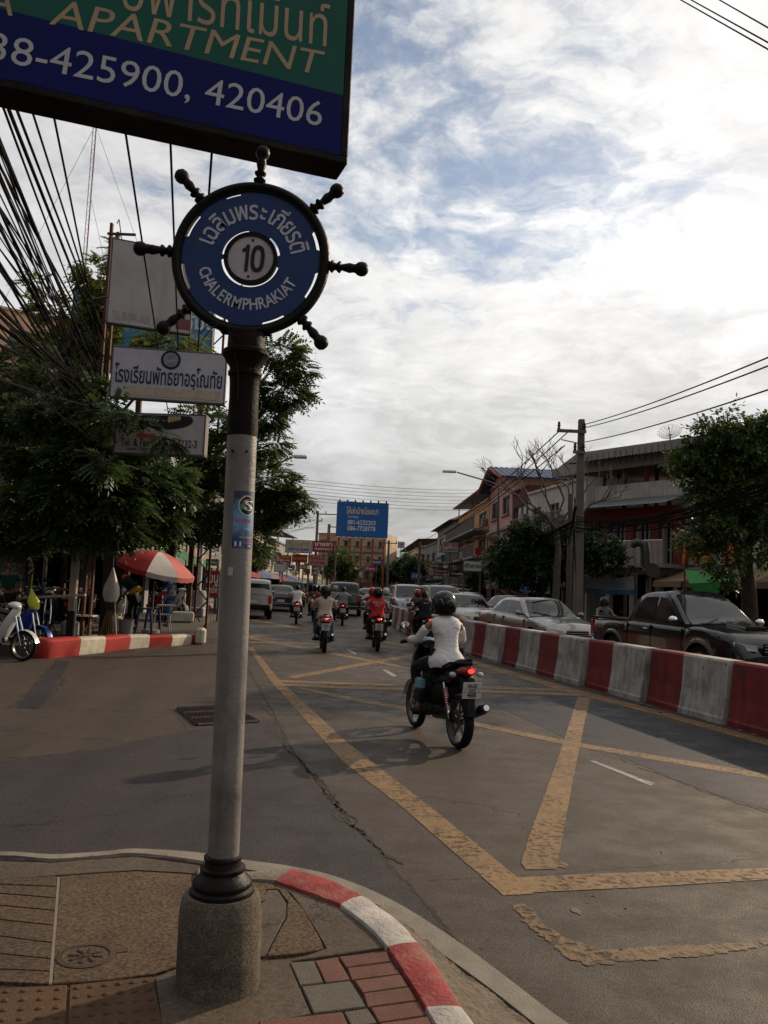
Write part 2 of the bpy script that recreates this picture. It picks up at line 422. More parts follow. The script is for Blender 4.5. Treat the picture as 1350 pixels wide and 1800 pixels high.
marking('yellow_line', [(905, 1543), (1100, 1535), (1350, 1527), (1800, 1512), (1800, 1530), (1350, 1547), (1120, 1561), (932, 1570), (918, 1562)], M_yel, z=.0125, seed=3, amp=.008)
marking('yellow_line', [Z4(875, 178), Z4(907, 180), Z4(893, 235), Z4(850, 455), Z3(835, 110), Z3(822, 182), Z3(745, 184), Z3(733, 166), Z3(760, 80), Z4(780, 455), Z4(836, 300)], M_yel, z=.0145, seed=4, amp=.008)
marking('yellow_line', [(527, 1208), (620, 1226), (717, 1243), (840, 1271), (1010, 1305), (1350, 1361), (1700, 1420), (1700, 1432), (1350, 1370), (1000, 1311), (836, 1277), (715, 1249), (612, 1231), (520, 1210)], M_yel, z=.0110, seed=5, amp=.006)
marking('yellow_line', [(760, 1140), (805, 1155), (900, 1180), (998, 1208), (1160, 1250), (1350, 1301), (1700, 1395), (1700, 1408), (1350, 1311), (1155, 1257), (990, 1215), (895, 1187), (800, 1161), (752, 1143)], M_yel, z=.0155, seed=6)
marking('yellow_line', [(477, 1195), (600, 1200), (800, 1205), (1005, 1212), (1003, 1216), (800, 1209), (600, 1204), (483, 1199)], M_yel, z=.0135, seed=7, amp=.004)
marking('yellow_line', [(488, 1202), (600, 1206), (850, 1213), (1030, 1220), (1030, 1224), (850, 1218), (600, 1211), (495, 1206)], M_yel, z=.0165, seed=8, amp=.004)
marking('yellow_line', [(505, 1190), (600, 1172), (717, 1151), (790, 1137), (790, 1140), (717, 1156), (600, 1178), (517, 1194)], M_yel, z=.0175, seed=9)
marking('yellow_line', [(437, 1117), (545, 1110), (642, 1106), (800, 1100), (800, 1102), (642, 1109), (545, 1113), (437, 1121)], M_yel, seed=10, z=.0112, step=.4)
marking('yellow_line', [(438, 1120), (560, 1142), (700, 1170), (760, 1182), (760, 1185), (700, 1173), (558, 1146), (438, 1123)], M_yel, seed=11, z=.0128, step=.4)
marking('yellow_line', [(438, 1088), (545, 1106), (640, 1122), (720, 1136), (720, 1138), (640, 1125), (543, 1109), (438, 1090)], M_yel, seed=12, z=.0142, step=.4)
marking('yellow_line', [(420, 1128), (520, 1130), (600, 1132), (730, 1140), (730, 1142), (600, 1134), (520, 1132), (420, 1130)], M_yel, seed=14, z=.0152, step=.4)
marking('yellow_line', [(593, 1116), (640, 1121), (700, 1131), (700, 1133), (640, 1123), (593, 1118)], M_yel, seed=13, z=.0162, step=.4)
marking('faded_yellow_line', [Z3(708, 272), Z3(742, 270), Z3(770, 290), Z3(800, 330), Z3(850, 356), Z3(935, 384), Z3(1010, 381), Z3(1100, 376), Z3(1200, 372), Z3(1310, 366), Z3(1325, 380), Z3(1230, 393), Z3(1110, 405), Z3(1000, 414), Z3(900, 424), Z3(850, 405), Z3(800, 362), Z3(745, 320)], M_yel2, z=.0095, amp=.022, seed=21, step=.05)
marking('faded_yellow_line', [Z3(1330, 358), Z3(1500, 350), Z3(1500, 366), Z3(1335, 374)], M_yel2, z=.0095, amp=.02, seed=22, step=.05)
marking('faded_yellow_line', [Z3(856, 282), Z3(870, 278), Z3(888, 290), Z3(882, 298), Z3(862, 290)], M_yel2, z=.0095, amp=.012, seed=23, step=.03)
marking('faded_yellow_line', [Z3(822, 150), Z3(832, 160), Z3(850, 172), Z3(845, 180), Z3(820, 176)], M_yel2, z=.0095, amp=.012, seed=24, step=.03)
for i, q in enumerate([[(1036, 1338), (1045, 1338), (1150, 1378), (1144, 1382)], [(672, 1178), (679, 1177), (698, 1188), (691, 1190)], [(609, 1143), (614, 1142), (628, 1149), (622, 1150)], [(724, 1204), (731, 1203), (750, 1210), (744, 1213)]]):
    marking('white_dash', q, M_wht, seed=30+i)
# cracks and joints: thin jagged dark ribbons, proud of the sheet by a hair
M_crack = mat('crack_dark_grit', (.028, .023, .019), .95, bump=.6)
def crack(pts, w, seed, jag=.02, name='crack', m=None, z=.0029, step=.035, wvar=.95):
    w *= .55; r_ = random.Random(seed); P = P2(pts, z); L = []; Rr = []; line = []
    for a, b in zip(P[:-1], P[1:]):
        a, b = Vector(a), Vector(b); n = max(1, int((b-a).length/step))
        for k in range(n): line.append(a.lerp(b, k/n))
    line.append(Vector(P[-1])); off = 0
    for i, p in enumerate(line):
        d = (line[min(i+1, len(line)-1)]-line[max(0, i-1)]).normalized(); nn = Vector((-d.y, d.x))
        off = off*.7+r_.uniform(-jag, jag); ww = w*(1-wvar+wvar*r_.random()*1.6)*.5
        if i in (0, len(line)-1): ww *= .2
        q = p+nn*off; L.append(q+nn*ww); Rr.append(q-nn*ww)
    mb = MB(); ribbon(mb, L, Rr, z); o = mb.build(name, m or M_crack, kind='structure')
crack([(430, 1165), (470, 1235), (510, 1312), (560, 1380), (640, 1468), (700, 1535), (760, 1600), (830, 1680), (905, 1790)], .034, 1, .010)
crack([(452, 1235), (480, 1262), (500, 1310), (540, 1350), (575, 1385), (590, 1410), (585, 1430)], .02, 2, .02)
crack([(470, 1275), (515, 1320), (560, 1375), (610, 1432), (640, 1470)], .045, 12, .03)
crack([(585, 1432), (612, 1452), (640, 1470), (660, 1490), (700, 1520)], .05, 3, .02)
crack([(590, 1395), (600, 1440), (640, 1462)], .035, 13, .02)
crack([(0, 1332), (90, 1328), (160, 1320), (178, 1319), (240, 1302), (300, 1290), (350, 1283)], .03, 4, .03)
crack([(20, 1245), (60, 1205), (90, 1175)], .05, 5, .03); crack([(62, 1247), (90, 1222), (115, 1190)], .05, 6, .03)
crack([(297, 1245), (320, 1268), (330, 1284), (372, 1282)], .02, 7, .01)
crack([(312, 1284), (316, 1310), (325, 1335)], .012, 8, .02)
crack([(80, 1234), (120, 1243), (200, 1250), (290, 1252)], .02, 9, .03)
crack([(745, 1548), (900, 1541), (1000, 1534), (1100, 1524), (1350, 1508)], .008, 10, .01)
crack([(1085, 1332), (1180, 1370), (1262, 1398), (1350, 1428)], .03, 11, .02)
crack([(860, 1240), (930, 1275), (1000, 1303), (1085, 1335)], .012, 14, .02)
mb = MB(); mb.prism(wobble(P2([(30, 1245), (100, 1160), (124, 1162), (70, 1246)]), .2, .05, 5), .001, .0024); mb.build('trench_repair', M_coarse, kind='structure')

crack([(-60, 1512), (0, 1508), (90, 1512), (175, 1506), (245, 1502), (345, 1514), (415, 1528), (470, 1540)], .05, 31, .012, z=.1015)
# gutter strip, dirt, painted kerb, pavement corner
M_gut = mat('gutter_concrete', (0.1786, 0.1558, 0.1254), .9, var=.22, vs=5, bump=.5, bs=90, dirt=(.11, .09, .07), dirt_amt=.6, ds=3)
M_dirt = mat('dirt_with_grit', (.105, .082, .060), .98, var=.35, vs=6, bump=1.0, bs=55, cells=60)
gin = [(-200, 1516), (0, 1504), (90, 1510), (180, 1504), (240, 1500), (345, 1512), (430, 1528), (500, 1538), (560, 1552), (660, 1592), (740, 1650), (840, 1722), (900, 1768), (960, 1815), (1080, 1900)]
gout = [(-200, 1504), (0, 1497), (90, 1502), (180, 1497), (240, 1492), (350, 1499), (430, 1512), (505, 1522), (590, 1541), (690, 1583), (800, 1652), (890, 1718), (960, 1772), (1022, 1815), (1160, 1900)]
a = [tuple(p) for p in cat(P2(gout, .02), 4)]; b_ = [tuple(p) for p in cat(P2(gin, .02), 4)]
mb = MB(); mb.prism(a+b_[::-1], .0, .022); mb.build('gutter', M_gut, kind='structure')
M_kred = mat('kerb_red_paint', (0.1977, 0.02471, 0.02471), .75, var=.25, vs=6, bump=.8, bs=45, dirt=(.20, .13, .10), dirt_amt=.55, ds=7)
M_kwht = mat('kerb_white_paint', (0.323, 0.2972, 0.2649), .75, var=.2, vs=6, bump=.8, bs=45, dirt=(.18, .14, .11), dirt_amt=.6, ds=7)
M_kgry = mat('kerb_bare_concrete', (0.152, 0.1292, 0.1026), .85, var=.22, vs=6, bump=.8, bs=45, dirt=(.09, .07, .05), dirt_amt=.6, ds=5)
kout = [(350, 1524), (430, 1530), (518, 1524), (580, 1543), (640, 1572), (700, 1615), (737, 1655), (772, 1700), (815, 1768), (838, 1800), (880, 1862), (925, 1935)]
kin = [(345, 1548), (425, 1543), (483, 1547), (540, 1567), (598, 1588), (650, 1630), (680, 1662), (712, 1710), (748, 1768), (768, 1802), (805, 1870), (840, 1945)]
KZ = .114
mb = MB()   # dirt between gutter and kerb: a lumpy sheet
dl = [(470, 1532), (540, 1541), (620, 1568), (700, 1612), (745, 1655), (785, 1705), (830, 1775), (860, 1830)]
dr = [(510, 1536), (570, 1551), (665, 1592), (745, 1650), (790, 1690), (850, 1735), (900, 1775), (970, 1830)]
A = [Vector(p) for p in P2(kout[2:11], KZ)]; B = [Vector(p) for p in P2(dr, .02)]
def resamp(P, n):
    L = [0]
    for i in range(1, len(P)): L.append(L[-1]+(P[i]-P[i-1]).length)
    out = []
    for k in range(n):
        s = L[-1]*k/(n-1)
        for i in range(1, len(P)):
            if s <= L[i]+1e-9: out.append(P[i-1].lerp(P[i], (s-L[i-1])/max(1e-9, L[i]-L[i-1]))); break
    return out
A = resamp(A, 160); B = resamp(B, 160); rows = []
for i in range(160):
    row = []
    for k in range(30):
        p = A[i].lerp(B[i], k/29)
        h = .072*(1-k/29)**1.3+.022+.009*mnoise.fractal(Vector((p.x*11, p.y*11, 1)), 1.0, 2.0, 5)+.006*abs(mnoise.noise(Vector((p.x*34, p.y*34, 4))))
        row.append((p.x, p.y, max(.003, h)))
    rows.append(row)
mb.grid(rows, M_dirt, True, flip=True); mb.build('dirt', M_dirt, kind='stuff', label='gritty brown dirt gathered between the kerb and the gutter')
kerb = thing('kerb', 'low curved kerb painted red and white round the near street corner', 'kerb', (0, 0, 0))
for i0, i1, m in ((0, 2, M_kgry), (2, 4, M_kred), (4, 6, M_kwht), (6, 8, M_kred), (8, 11, M_kwht)):
    o_ = cat([Vector(p) for p in P2(kout[i0:i1+1], KZ)], 6); n_ = cat([Vector(p) for p in P2(kin[i0:i1+1], KZ)], 6)
    # keep a hair of a joint between stones
    mb = MB(); N = len(o_); rows = []
    for j in range(N):
        o1, n1_ = o_[j], n_[j]; t = j/(N-1); row = []
        for q, hz_ in ((-.02, -.02), (.0, KZ-.022), (.05, KZ-.005), (.12, KZ), (.5, KZ+.002), (.88, KZ), (.97, KZ-.003), (1.0, KZ-.012), (1.0, .05)):
            p = o1.lerp(n1_, q); zz = hz_+(.006*mnoise.noise(Vector((p.x*14, p.y*14, 3))) if hz_ > .09 else 0)
            row.append((p.x, p.y, zz))
        rows.append(row)
    mb.grid(rows, m, True); mb.add([r_ for r_ in rows[0]], [tuple(range(9))], m); mb.add([r_ for r_ in rows[-1]], [tuple(reversed(range(9)))], m)
    mb.build('kerb_stone', m, kerb)

PZ = .10
pave = [(-1500, 1560), (-300, 1522), (0, 1512), (100, 1514), (180, 1507), (240, 1504), (345, 1518), (430, 1537), (483, 1546), (540, 1566), (598, 1587), (650, 1629), (680, 1661), (712, 1709), (748, 1767), (768, 1801), (805, 1869)]
pts = [tuple(p) for p in cat(P2(pave, PZ), 4)]+[(.45, .5), (.3, -6), (-14, -6), (-14, 3)]
mb = MB(); mb.prism(pts, .0, PZ-.014); pavement = mb.build('pavement', M_walk, kind='structure')
M_agg = mat('pebble_wash_slab', (0.08721, 0.05685, 0.03424), .9, var=.15, vs=3, bump=1.0, bs=200, cells=62, cellamt=.60)
M_agg2 = mat('pebble_wash_paver', (0.08075, 0.05426, 0.03553), .9, var=.18, vs=3, bump=1.0, bs=200, cells=62, cellamt=.60)
M_joint = mat('pale_mortar_joint', (0.152, 0.1292, 0.0988), .9, bump=.5)
def slab(name, pts, m, z0=.04, z1=PZ, amp=.0, parent=pavement, seed=1, cham=.003, kind=None):
    P = P2(pts, z1)
    if amp: P = wobble(P, .05, amp, seed)
    mb = MB(); n = len(P); ar = sum(P[i][0]*P[(i+1) % n][1]-P[(i+1) % n][0]*P[i][1] for i in range(n))
    if ar < 0: P = P[::-1]
    c = Vector((sum(p[0] for p in P)/n, sum(p[1] for p in P)/n))
    top = []
    for p in P:
        v = Vector(p); d = (c-v); top.append(v+d.normalized()*min(cham, d.length*.2))
    vs = [(p[0], p[1], z0) for p in P]+[(p[0], p[1], z1-cham) for p in P]+[(p[0], p[1], z1) for p in top]
    fs = [(i, (i+1) % n, n+(i+1) % n, n+i) for i in range(n)]+[(n+i, n+(i+1) % n, 2*n+(i+1) % n, 2*n+i) for i in range(n)]+[tuple(range(2*n, 3*n))]
    mb.add(vs, fs, m); o = mb.build(name, m, parent)
    if kind: o['kind'] = kind
    return o
# big pebble slab
slab('pebble_slab', [(107, 1540), (160, 1536), (240, 1531), (330, 1536), (400, 1548), (455, 1565), (440, 1600), (400, 1640), (330, 1692), (270, 1711), (190, 1722), (93, 1729), (97, 1650)], M_agg, amp=.003)
# slabs left of the joint
ys_l = [1548, 1572, 1594, 1619, 1649, 1679, 1704, 1727]
ys_r = [1539, 1560, 1579, 1602, 1627, 1659, 1688, 1709, 1731]
rows_l = [(-260, [1530, 1550, 1571, 1594, 1620, 1650, 1676, 1700, 1730])]
L0 = [1546, 1556, 1572, 1593, 1618, 1647, 1678, 1705, 1728]; R0_ = [1539, 1558, 1578, 1600, 1626, 1657, 1685, 1707, 1730]
for i in range(8):
    xr0 = 103-(R0_[i]-1540)*.075; xr1 = 103-(R0_[i+1]-1540)*.075
    yl0 = L0[i]-2; yl1 = L0[i+1]-2
    sl0 = (R0_[i]-yl0)/103; sl1 = (R0_[i+1]-yl1)/103
    slab('pebble_paver', [(xr0-3, R0_[i]+1), (xr1-3, R0_[i+1]-1), (0, yl1-1), (-330, yl1-1-sl1*330*.6), (-330, yl0+1-sl0*330*.6), (0, yl0+1)], M_agg2, amp=.0015, seed=i+40)
slab('mortar_joint', [(101, 1541), (106, 1541), (92, 1729), (86, 1729)], M_joint, z1=.099)
slab('concrete_strip', [(-330, 1535), (0, 1514), (100, 1516), (180, 1509), (240, 1506), (345, 1520), (425, 1539), (400, 1546), (330, 1534), (240, 1529), (160, 1534), (103, 1538), (50, 1542), (0, 1545), (-330, 1562)], M_walk, z1=.097, amp=.006)
# tactile tiles
M_tac = mat('worn_orange_tactile_tile', (0.0713, 0.03844, 0.0186), .85, var=.25, vs=7, bump=.6, bs=120, dirt=(.055, .038, .027), dirt_amt=.7, ds=6)
tac = [[(-190, 1745), (118, 1731), (113, 1815), (-215, 1832)], [(123, 1731), (268, 1716), (287, 1800), (118, 1815)], [(113, 1818), (-217, 1835), (-260, 1960), (110, 1950)], [(118, 1818), (288, 1803), (305, 1925), (114, 1950)]]
for i, q in enumerate(tac):
    o = slab('tactile_tile', q, M_tac, amp=.001, seed=60+i)
    W = [Vector((*p, 0)) for p in P2(q, PZ)]
    nx = 6 if i % 2 else 10
    for a_ in range(nx):
        for b2 in range(5):
            u_, v_ = (a_+.5)/nx, (b2+.5)/5
            p = (W[0].lerp(W[1], u_)).lerp(W[3].lerp(W[2], u_), v_)
            mbb = MB(); mbb.lathe([(.0125, PZ-.001), (.0115, PZ+.003), (.007, PZ+.0055), (0, PZ+.006)], M_tac, 8, Matrix.Translation((p.x, p.y, 0)))
            mbb.build('stud', M_tac, o)
# concrete round the post and patches
slab('concrete_pad', [(273, 1717), (330, 1694), (420, 1690), (508, 1692), (546, 1782), (470, 1797), (400, 1812), (290, 1830)], M_walk, z1=.0985)
slab('concrete_slab', [(505, 1544), (560, 1572), (640, 1625), (679, 1664), (600, 1676), (512, 1689), (575, 1668), (565, 1650), (535, 1600), (512, 1570), (478, 1552)], M_walk, z1=.0975)
slab('pebble_patch', [(418, 1545), (470, 1550), (505, 1566), (535, 1600), (563, 1650), (570, 1668), (510, 1677), (470, 1680), (484, 1652), (506, 1612), (507, 1585), (490, 1562), (468, 1562), (466, 1582), (440, 1588)], M_agg, z1=.0995, amp=.004, seed=71)
slab('worn_patch', [(470, 1564), (488, 1564), (503, 1586), (502, 1610), (480, 1652), (466, 1680), (430, 1685), (430, 1600), (462, 1586)], M_walk, z1=.097, amp=.004, seed=72)
# pavers
M_pred = [mat('red_paver_%s' % k, c, .85, var=.14, vs=9, bump=.5, bs=160, dirt=(.10, .07, .05), dirt_amt=.35, ds=5, cells=130) for k, c in (('a', (.105, .043, .031)), ('b', (.115, .050, .037)), ('c', (.095, .040, .030)))]
M_pgry = mat('grey_paver', (0.08508, 0.07413, 0.05766), .85, var=.12, vs=9, bump=.5, bs=160, dirt=(.10, .08, .06), dirt_amt=.3, ds=5, cells=130)
B2 = lambda x, y: (400+x/2.935, 1600+y/2.935)
pv = [('g', [(322, 268), (446, 259), (497, 373), (375, 386)]), ('r', [(452, 259), (566, 240), (634, 357), (506, 372)]),
      ('r', [(574, 239), (822, 212), (843, 262), (612, 293)]), ('r', [(617, 296), (850, 268), (893, 326), (640, 359)]), ('r', [(654, 362), (893, 330), (932, 391), (697, 424)]),
      ('r', [(700, 428), (936, 395), (982, 462), (722, 498)]), ('r', [(738, 502), (986, 468), (1028, 540), (780, 578)]), ('r', [(785, 582), (1032, 546), (1085, 620), (830, 660)]), ('r', [(835, 664), (1090, 625), (1150, 705), (880, 750)]),
      ('g', [(382, 392), (634, 363), (716, 496), (444, 530)]), ('r', [(160, 570), (592, 524), (628, 600), (190, 660)]), ('g', [(600, 522), (722, 504), (775, 580), (640, 600)]),
      ('r', [(-20, 590), (152, 572), (182, 660), (0, 690)]), ('r', [(640, 606), (780, 586), (825, 660), (680, 690)]), ('g', [(195, 664), (632, 606), (690, 720), (240, 790)])]
for i, (k, q) in enumerate(pv):
    slab('paver', [B2(*p) for p in q], M_pgry if k == 'g' else M_pred[i % 3], z1=PZ+(.001 if i % 3 else -.001), amp=.0006, seed=80+i, cham=.004, z0=.05)
# small iron cover set in the pebble slab
M_iron = mat('rusted_iron', (.050, .036, .028), .75, metal=.4, var=.3, vs=12, bump=.6, bs=90, dirt=(.10, .055, .03), dirt_amt=.5, ds=9)
c = G(152, 1680, PZ); cov_ = thing('manhole_cover', 'small round rusty iron cover set in the pebble pavement left of the post', 'manhole cover', (c.x, c.y, PZ-.006))
mb = MB(); mb.lathe([(.098, -.01), (.108, .006), (.112, .009), (.090, .010), (.086, .004)], M_iron, 32); mb.build('rim', M_iron, cov_)
mb = MB(); mb.lathe([(.084, -.01), (.084, .004), (0, .004)], M_iron, 28, smooth=False)
for k in range(8):
    a0 = k*PI/4; Mx = Matrix.Rotation(a0, 4, 'Z'); mb.box((.052, 0, .007), (.030, .018, .006), M_iron, Mx, .002); mb.box((.03, .012, .007), (.02, .012, .006), M_iron, Matrix.Rotation(a0+.4, 4, 'Z'), .002)
mb.lathe([(.016, .003), (.016, .010), (0, .010)], M_iron, 10); mb.build('lid', M_iron, cov_)
mb = MB(); mb.box((.135, .02, .006), (.05, .04, .006), M_iron, Matrix.Rotation(.3, 4, 'Z'), .002); mb.build('hinge_lug', M_iron, cov_)
# road drain grate
gr = thing('drain_grate', 'dark iron drain grate lying in the side street behind the post', 'drain grate', (0, 0, 0))
q = [Vector((*p, 0)) for p in P2([(312, 1247), (402, 1243), (453, 1270), (347, 1276)])]
M_pit = mat('drain_pit_dark', (.008, .007, .006), .9)
mb = MB(); mb.quad(*[(p.x, p.y, .0062) for p in q], M_pit); mb.build('pit', M_pit, gr)
for k in range(4):
    a_, b2 = q[k], q[(k+1) % 4]; mb = MB(); mb.tube([(a_.x, a_.y, .012), (b2.x, b2.y, .012)], .022, M_iron, 4, smooth=False); mb.build('frame', M_iron, gr)
for k in range(1, 14):
    t = k/14; a_, b2 = q[0].lerp(q[1], t), q[3].lerp(q[2], t); mb = MB(); mb.tube([(a_.x, a_.y, .012), (b2.x, b2.y, .012)], .018, M_iron, 4, smooth=False); mb.build('bar', M_iron, gr)
for k in range(1, 3):
    t = k/3; a_, b2 = q[0].lerp(q[3], t), q[1].lerp(q[2], t); mb = MB(); mb.tube([(a_.x, a_.y, .014), (b2.x, b2.y, .014)], .022, M_iron, 4, smooth=False); mb.build('crossbar', M_iron, gr)

# ------------------------------------------------------------------ concrete barriers in the middle of the road
M_bred = mat('barrier_red_paint', (0.1744, 0.02067, 0.02455), .6, var=.2, vs=3, bump=.25, bs=60, dirt=(.06, .028, .024), dirt_amt=.75, ds=3.6, streak=.45)
M_bwht = mat('barrier_white_paint', (0.3566, 0.341, 0.3179), .6, var=.14, vs=3, bump=.25, bs=60, dirt=(.13, .105, .08), dirt_amt=.75, ds=3.4, streak=.55)
bpath = [Vector(p) for p in cat([(6.1, 3.5), (5.45, 7.4), (4.90, 10.3), (4.17, 13.6), (3.18, 17.9), (2.20, 22.5), (1.30, 28.0), (.65, 34.5), (.15, 44), (-.1, 60)], 40)]
def along(P, s0):
    s = 0
    for i in range(1, len(P)):
        d = (P[i]-P[i-1]).length
        if s+d >= s0: return P[i-1].lerp(P[i], (s0-s)/d), (P[i]-P[i-1]).normalized()
        s += d
    return P[-1], (P[-1]-P[-2]).normalized()
def barrier_mesh(x0, x1, m, wl=0.0, wr=0.0, H=.83):
    prof = [(-.225, 0), (-.225, .07), (-.21, .10), (-.165, .36), (-.135, .80), (-.115, .83), (.115, .83), (.135, .80), (.165, .36), (.21, .10), (.225, .07), (.225, 0)]
    rows = []
    for k in range(5):
        x = x0+(x1-x0)*k/4; sh = 1.0
        if k == 0 and wl: sh = 1-wl
        if k == 4 and wr: sh = 1-wr
        rows.append([(x, y*sh, z*(1 if z < .7 else (.83-(1-sh)*.05)/.83)) for y, z in prof])
    mb = MB(); mb.grid(rows, m, False, flip=True); n = len(prof); mb.add(rows[0], [tuple(reversed(range(n)))], m); mb.add(rows[-1], [tuple(range(n))], m); return mb
me_r = barrier_mesh(-1.0, -.08, M_bred, .10, 0).mesh('red_block'); me_w = barrier_mesh(-.08, .98, M_bwht, 0, .0).mesh('white_block')
M_hole = mat('dark_hole', (.01, .01, .01), .9)
mb = MB(); mb.tube([(0, -.006, 0), (0, .006, 0)], .014, M_hole, 8); mb.box((0, 0, -.03), (.012, .010, .05), M_hole); me_h = mb.mesh('lifting_hole')
s = 2.50; bi = 0
blabs = ['nearest', 'second', 'third', 'fourth', 'fifth', 'sixth', 'seventh', 'eighth', 'ninth', 'tenth', 'eleventh', 'twelfth', 'thirteenth', 'fourteenth', 'fifteenth', 'sixteenth', 'seventeenth', 'eighteenth', 'nineteenth', 'twentieth']
vis = 0
while s < 44 and vis < 19:
    p, d = along(bpath, s); s += 2.04
    if p.y < 5.5: continue
    ang = math.atan2(-d.y, -d.x)+PI    # local x runs away from the viewer
    ang = math.atan2(d.y, d.x)+PI+rnd.uniform(-.028, .028)
    lab = ('nearest red and white traffic barrier, at the photo edge beside the black pickup' if vis == 0 else
           '%s traffic barrier from the near end of the red and white row' % blabs[vis])
    t = thing('traffic_barrier', lab, 'traffic barrier', (p.x+rnd.uniform(-.035, .035), p.y, 0), ang, 'red and white barriers dividing the road')
    link('red_block', me_r, t); link('white_block', me_w, t)
    for xx, zz in ((.42, .68), (.93, .775)):
        for sy in (-1, 1): link('lifting_hole', me_h, t, (xx, sy*(.139 if zz < .7 else .133), zz))
    vis += 1

# =================================================================== the street-name post
M_blackp = mat('chipped_black_paint', (.009, .007, .006), .42, var=.3, vs=8, bump=.35, bs=60, dirt=(.016, .008, .006), dirt_amt=.5, ds=7, spec=.10)
M_blackp2 = mat('faded_black_paint', (.009, .006, .005), .6, var=.35, vs=5, bump=.35, bs=60, dirt=(.022, .012, .009), dirt_amt=.6, ds=4, spec=.06)
M_postw = mat('weathered_grey_white_paint', (0.1632, 0.1462, 0.1292), .45, var=.18, vs=3, bump=.25, bs=70, dirt=(.055, .045, .037), dirt_amt=.75, ds=4.2, streak=.55, spec=.45)
M_wash = mat('exposed_pebble_concrete', (0.1258, 0.102, 0.07616), .95, var=.25, vs=5, bump=1.0, bs=170, cells=120, cellamt=.5, dirt=(.045, .032, .023), dirt_amt=.75, ds=4.5)
PB = Vector((-.547, 3.25, .043))
post = thing('street_name_post', 'grey metal post in a round pebble concrete footing carrying the ship wheel sign', 'sign post', PB); post.rotation_euler = (0, R(-.75), 0); post.scale = (1.038,)*3
mb = MB(); prof = [(.151, -.06), (.150, .08), (.147, .30), (.141, .352), (.128, .372), (.06, .376)]
vs = []
mb.lathe(prof, M_wash, 48)
for i, v in enumerate(mb.v):
    n_ = mnoise.noise(Vector((v[0]*18, v[1]*18, v[2]*14)))*.0035; q = Vector((v[0], v[1], 0)); q = q.normalized() if q.length > 0 else q
    mb.v[i] = (v[0]+q.x*n_, v[1]+q.y*n_, v[2]+(n_*.6 if v[2] > .3 else 0))
mb.build('footing', M_wash, post)
mb = MB(); mb.lathe([(.115, .366), (.117, .376), (.115, .386), (.104, .394), (.108, .404), (.106, .414), (.090, .430), (.078, .446), (.082, .452), (.082, .462), (.068, .468), (.064, .486), (.070, .490), (.070, .500), (.060, .504), (.056, .504)], M_blackp, 40); mb.build('collar', M_blackp, post)
PR = .0565
mb = MB(); rows = [(PR, .37), (PR, .9), (PR, 1.4), (PR, 1.9), (PR, 2.06)]
mb.lathe(rows, M_postw, 40); o = mb.build('pole', M_postw, post)
mb = MB(); mb.lathe([(PR+.0015, 2.05), (PR+.0025, 2.08), (PR+.001, 2.12), (PR-.001, 2.20), (PR+.000, 2.26), (PR+.002, 2.282), (PR+.008, 2.288), (PR+.008, 2.300), (PR+.002, 2.306), (.060, 2.32), (.076, 2.343), (.085, 2.360), (.090, 2.364), (.090, 2.378), (.084, 2.384), (.072, 2.388), (.070, 2.45), (.04, 2.452)], M_blackp2, 40); mb.build('capital', M_blackp2, post)
for xx in (-.024, .030):
    mb = MB(); mb.tube([(xx, -PR+.004, 1.985), (xx, -PR-.004, 1.985)], .005, M_blackp, 8); mb.build('screw', M_blackp, post)
# leftover wire tied under the wheel
M_wire = mat('thin_black_wire', (.012, .011, .010), .6, bump=0)
mb = MB(); mb.tube([(-.06, -.075, 2.50), (-.05, -.09, 2.42), (-.03, -.075, 2.36), (-.015, -.066, 2.28), (-.012, -.062, 2.18)], .0022, M_wire, 5)
mb.tube([(-.085, -.05, 2.49), (-.13, -.07, 2.465), (-.165, -.06, 2.43)], .002, M_wire, 5); mb.tube([(-.09, -.05, 2.48), (-.12, -.09, 2.44), (-.15, -.08, 2.40)], .002, M_wire, 5)
mb.build('loose_wire', M_wire, post)
# sticker wrapped on the post
def shader_flat(name, build, rough=.45):
    m = bpy.data.materials.new(name); m.use_nodes = True; t = NT(m.node_tree); b = t.n['Principled BSDF']; b.inputs['Roughness'].default_value = rough
    pos = t.add('ShaderNodeTexCoord').outputs['Object']; t.link(build(t, pos), b.inputs['Base Color']); return m
def stk(t, pos):
    s_ = t.add('ShaderNodeSeparateXYZ'); t.link(pos, s_.inputs[0]); z = s_.outputs[2]
    k = t.ramp(z, 1.64, 1.74); c = t.mix(k, (.010, .030, .10), (.10, .24, .40)); k2 = t.ramp(z, 1.74, 1.82); c = t.mix(k2, c, (.012, .02, .05))
    n = t.ramp(t.noise(pos, 22, 5, .6), .5, .7); return t.mix(t.math('MULTIPLY', n, .35), c, (.30, .38, .42))
M_stk = shader_flat('blue_poster_print', stk)
poster = thing('sticker_poster', 'small torn blue advertising poster pasted round the grey post', 'poster', PB); poster.scale = (1.038,)*3; poster.rotation_euler = (0, R(-.75), 0)
def arcp(r_, a0, a1, z0, z1, m, n=14):
    b_ = MB(); rows = []
    for i in range(n+1):
        a_ = R(a0+(a1-a0)*i/n); rows.append([(r_*math.cos(a_), r_*math.sin(a_), z0), (r_*math.cos(a_), r_*math.sin(a_), z1)])
    b_.grid(rows, m, True); return b_
a0, a1 = -100, -12
ZS = lambda z: 1.622+(z-1.425)*.648
arcp(PR+.0012, a0, a1, 1.622, 1.836, M_stk, 20).build('sheet', M_stk, poster)
M_pw = mat('print_white', (.60, .60, .58), .5, bump=0); M_pr = mat('print_red', (.50, .05, .05), .5, bump=0); M_pg = mat('print_green', (.06, .22, .06), .5, bump=0); M_pb = mat('print_black', (.012, .012, .014), .5, bump=0); M_pp = mat('print_pink', (.62, .12, .25), .5, bump=0); M_py = mat('print_yellow', (.62, .48, .05), .5, bump=0)
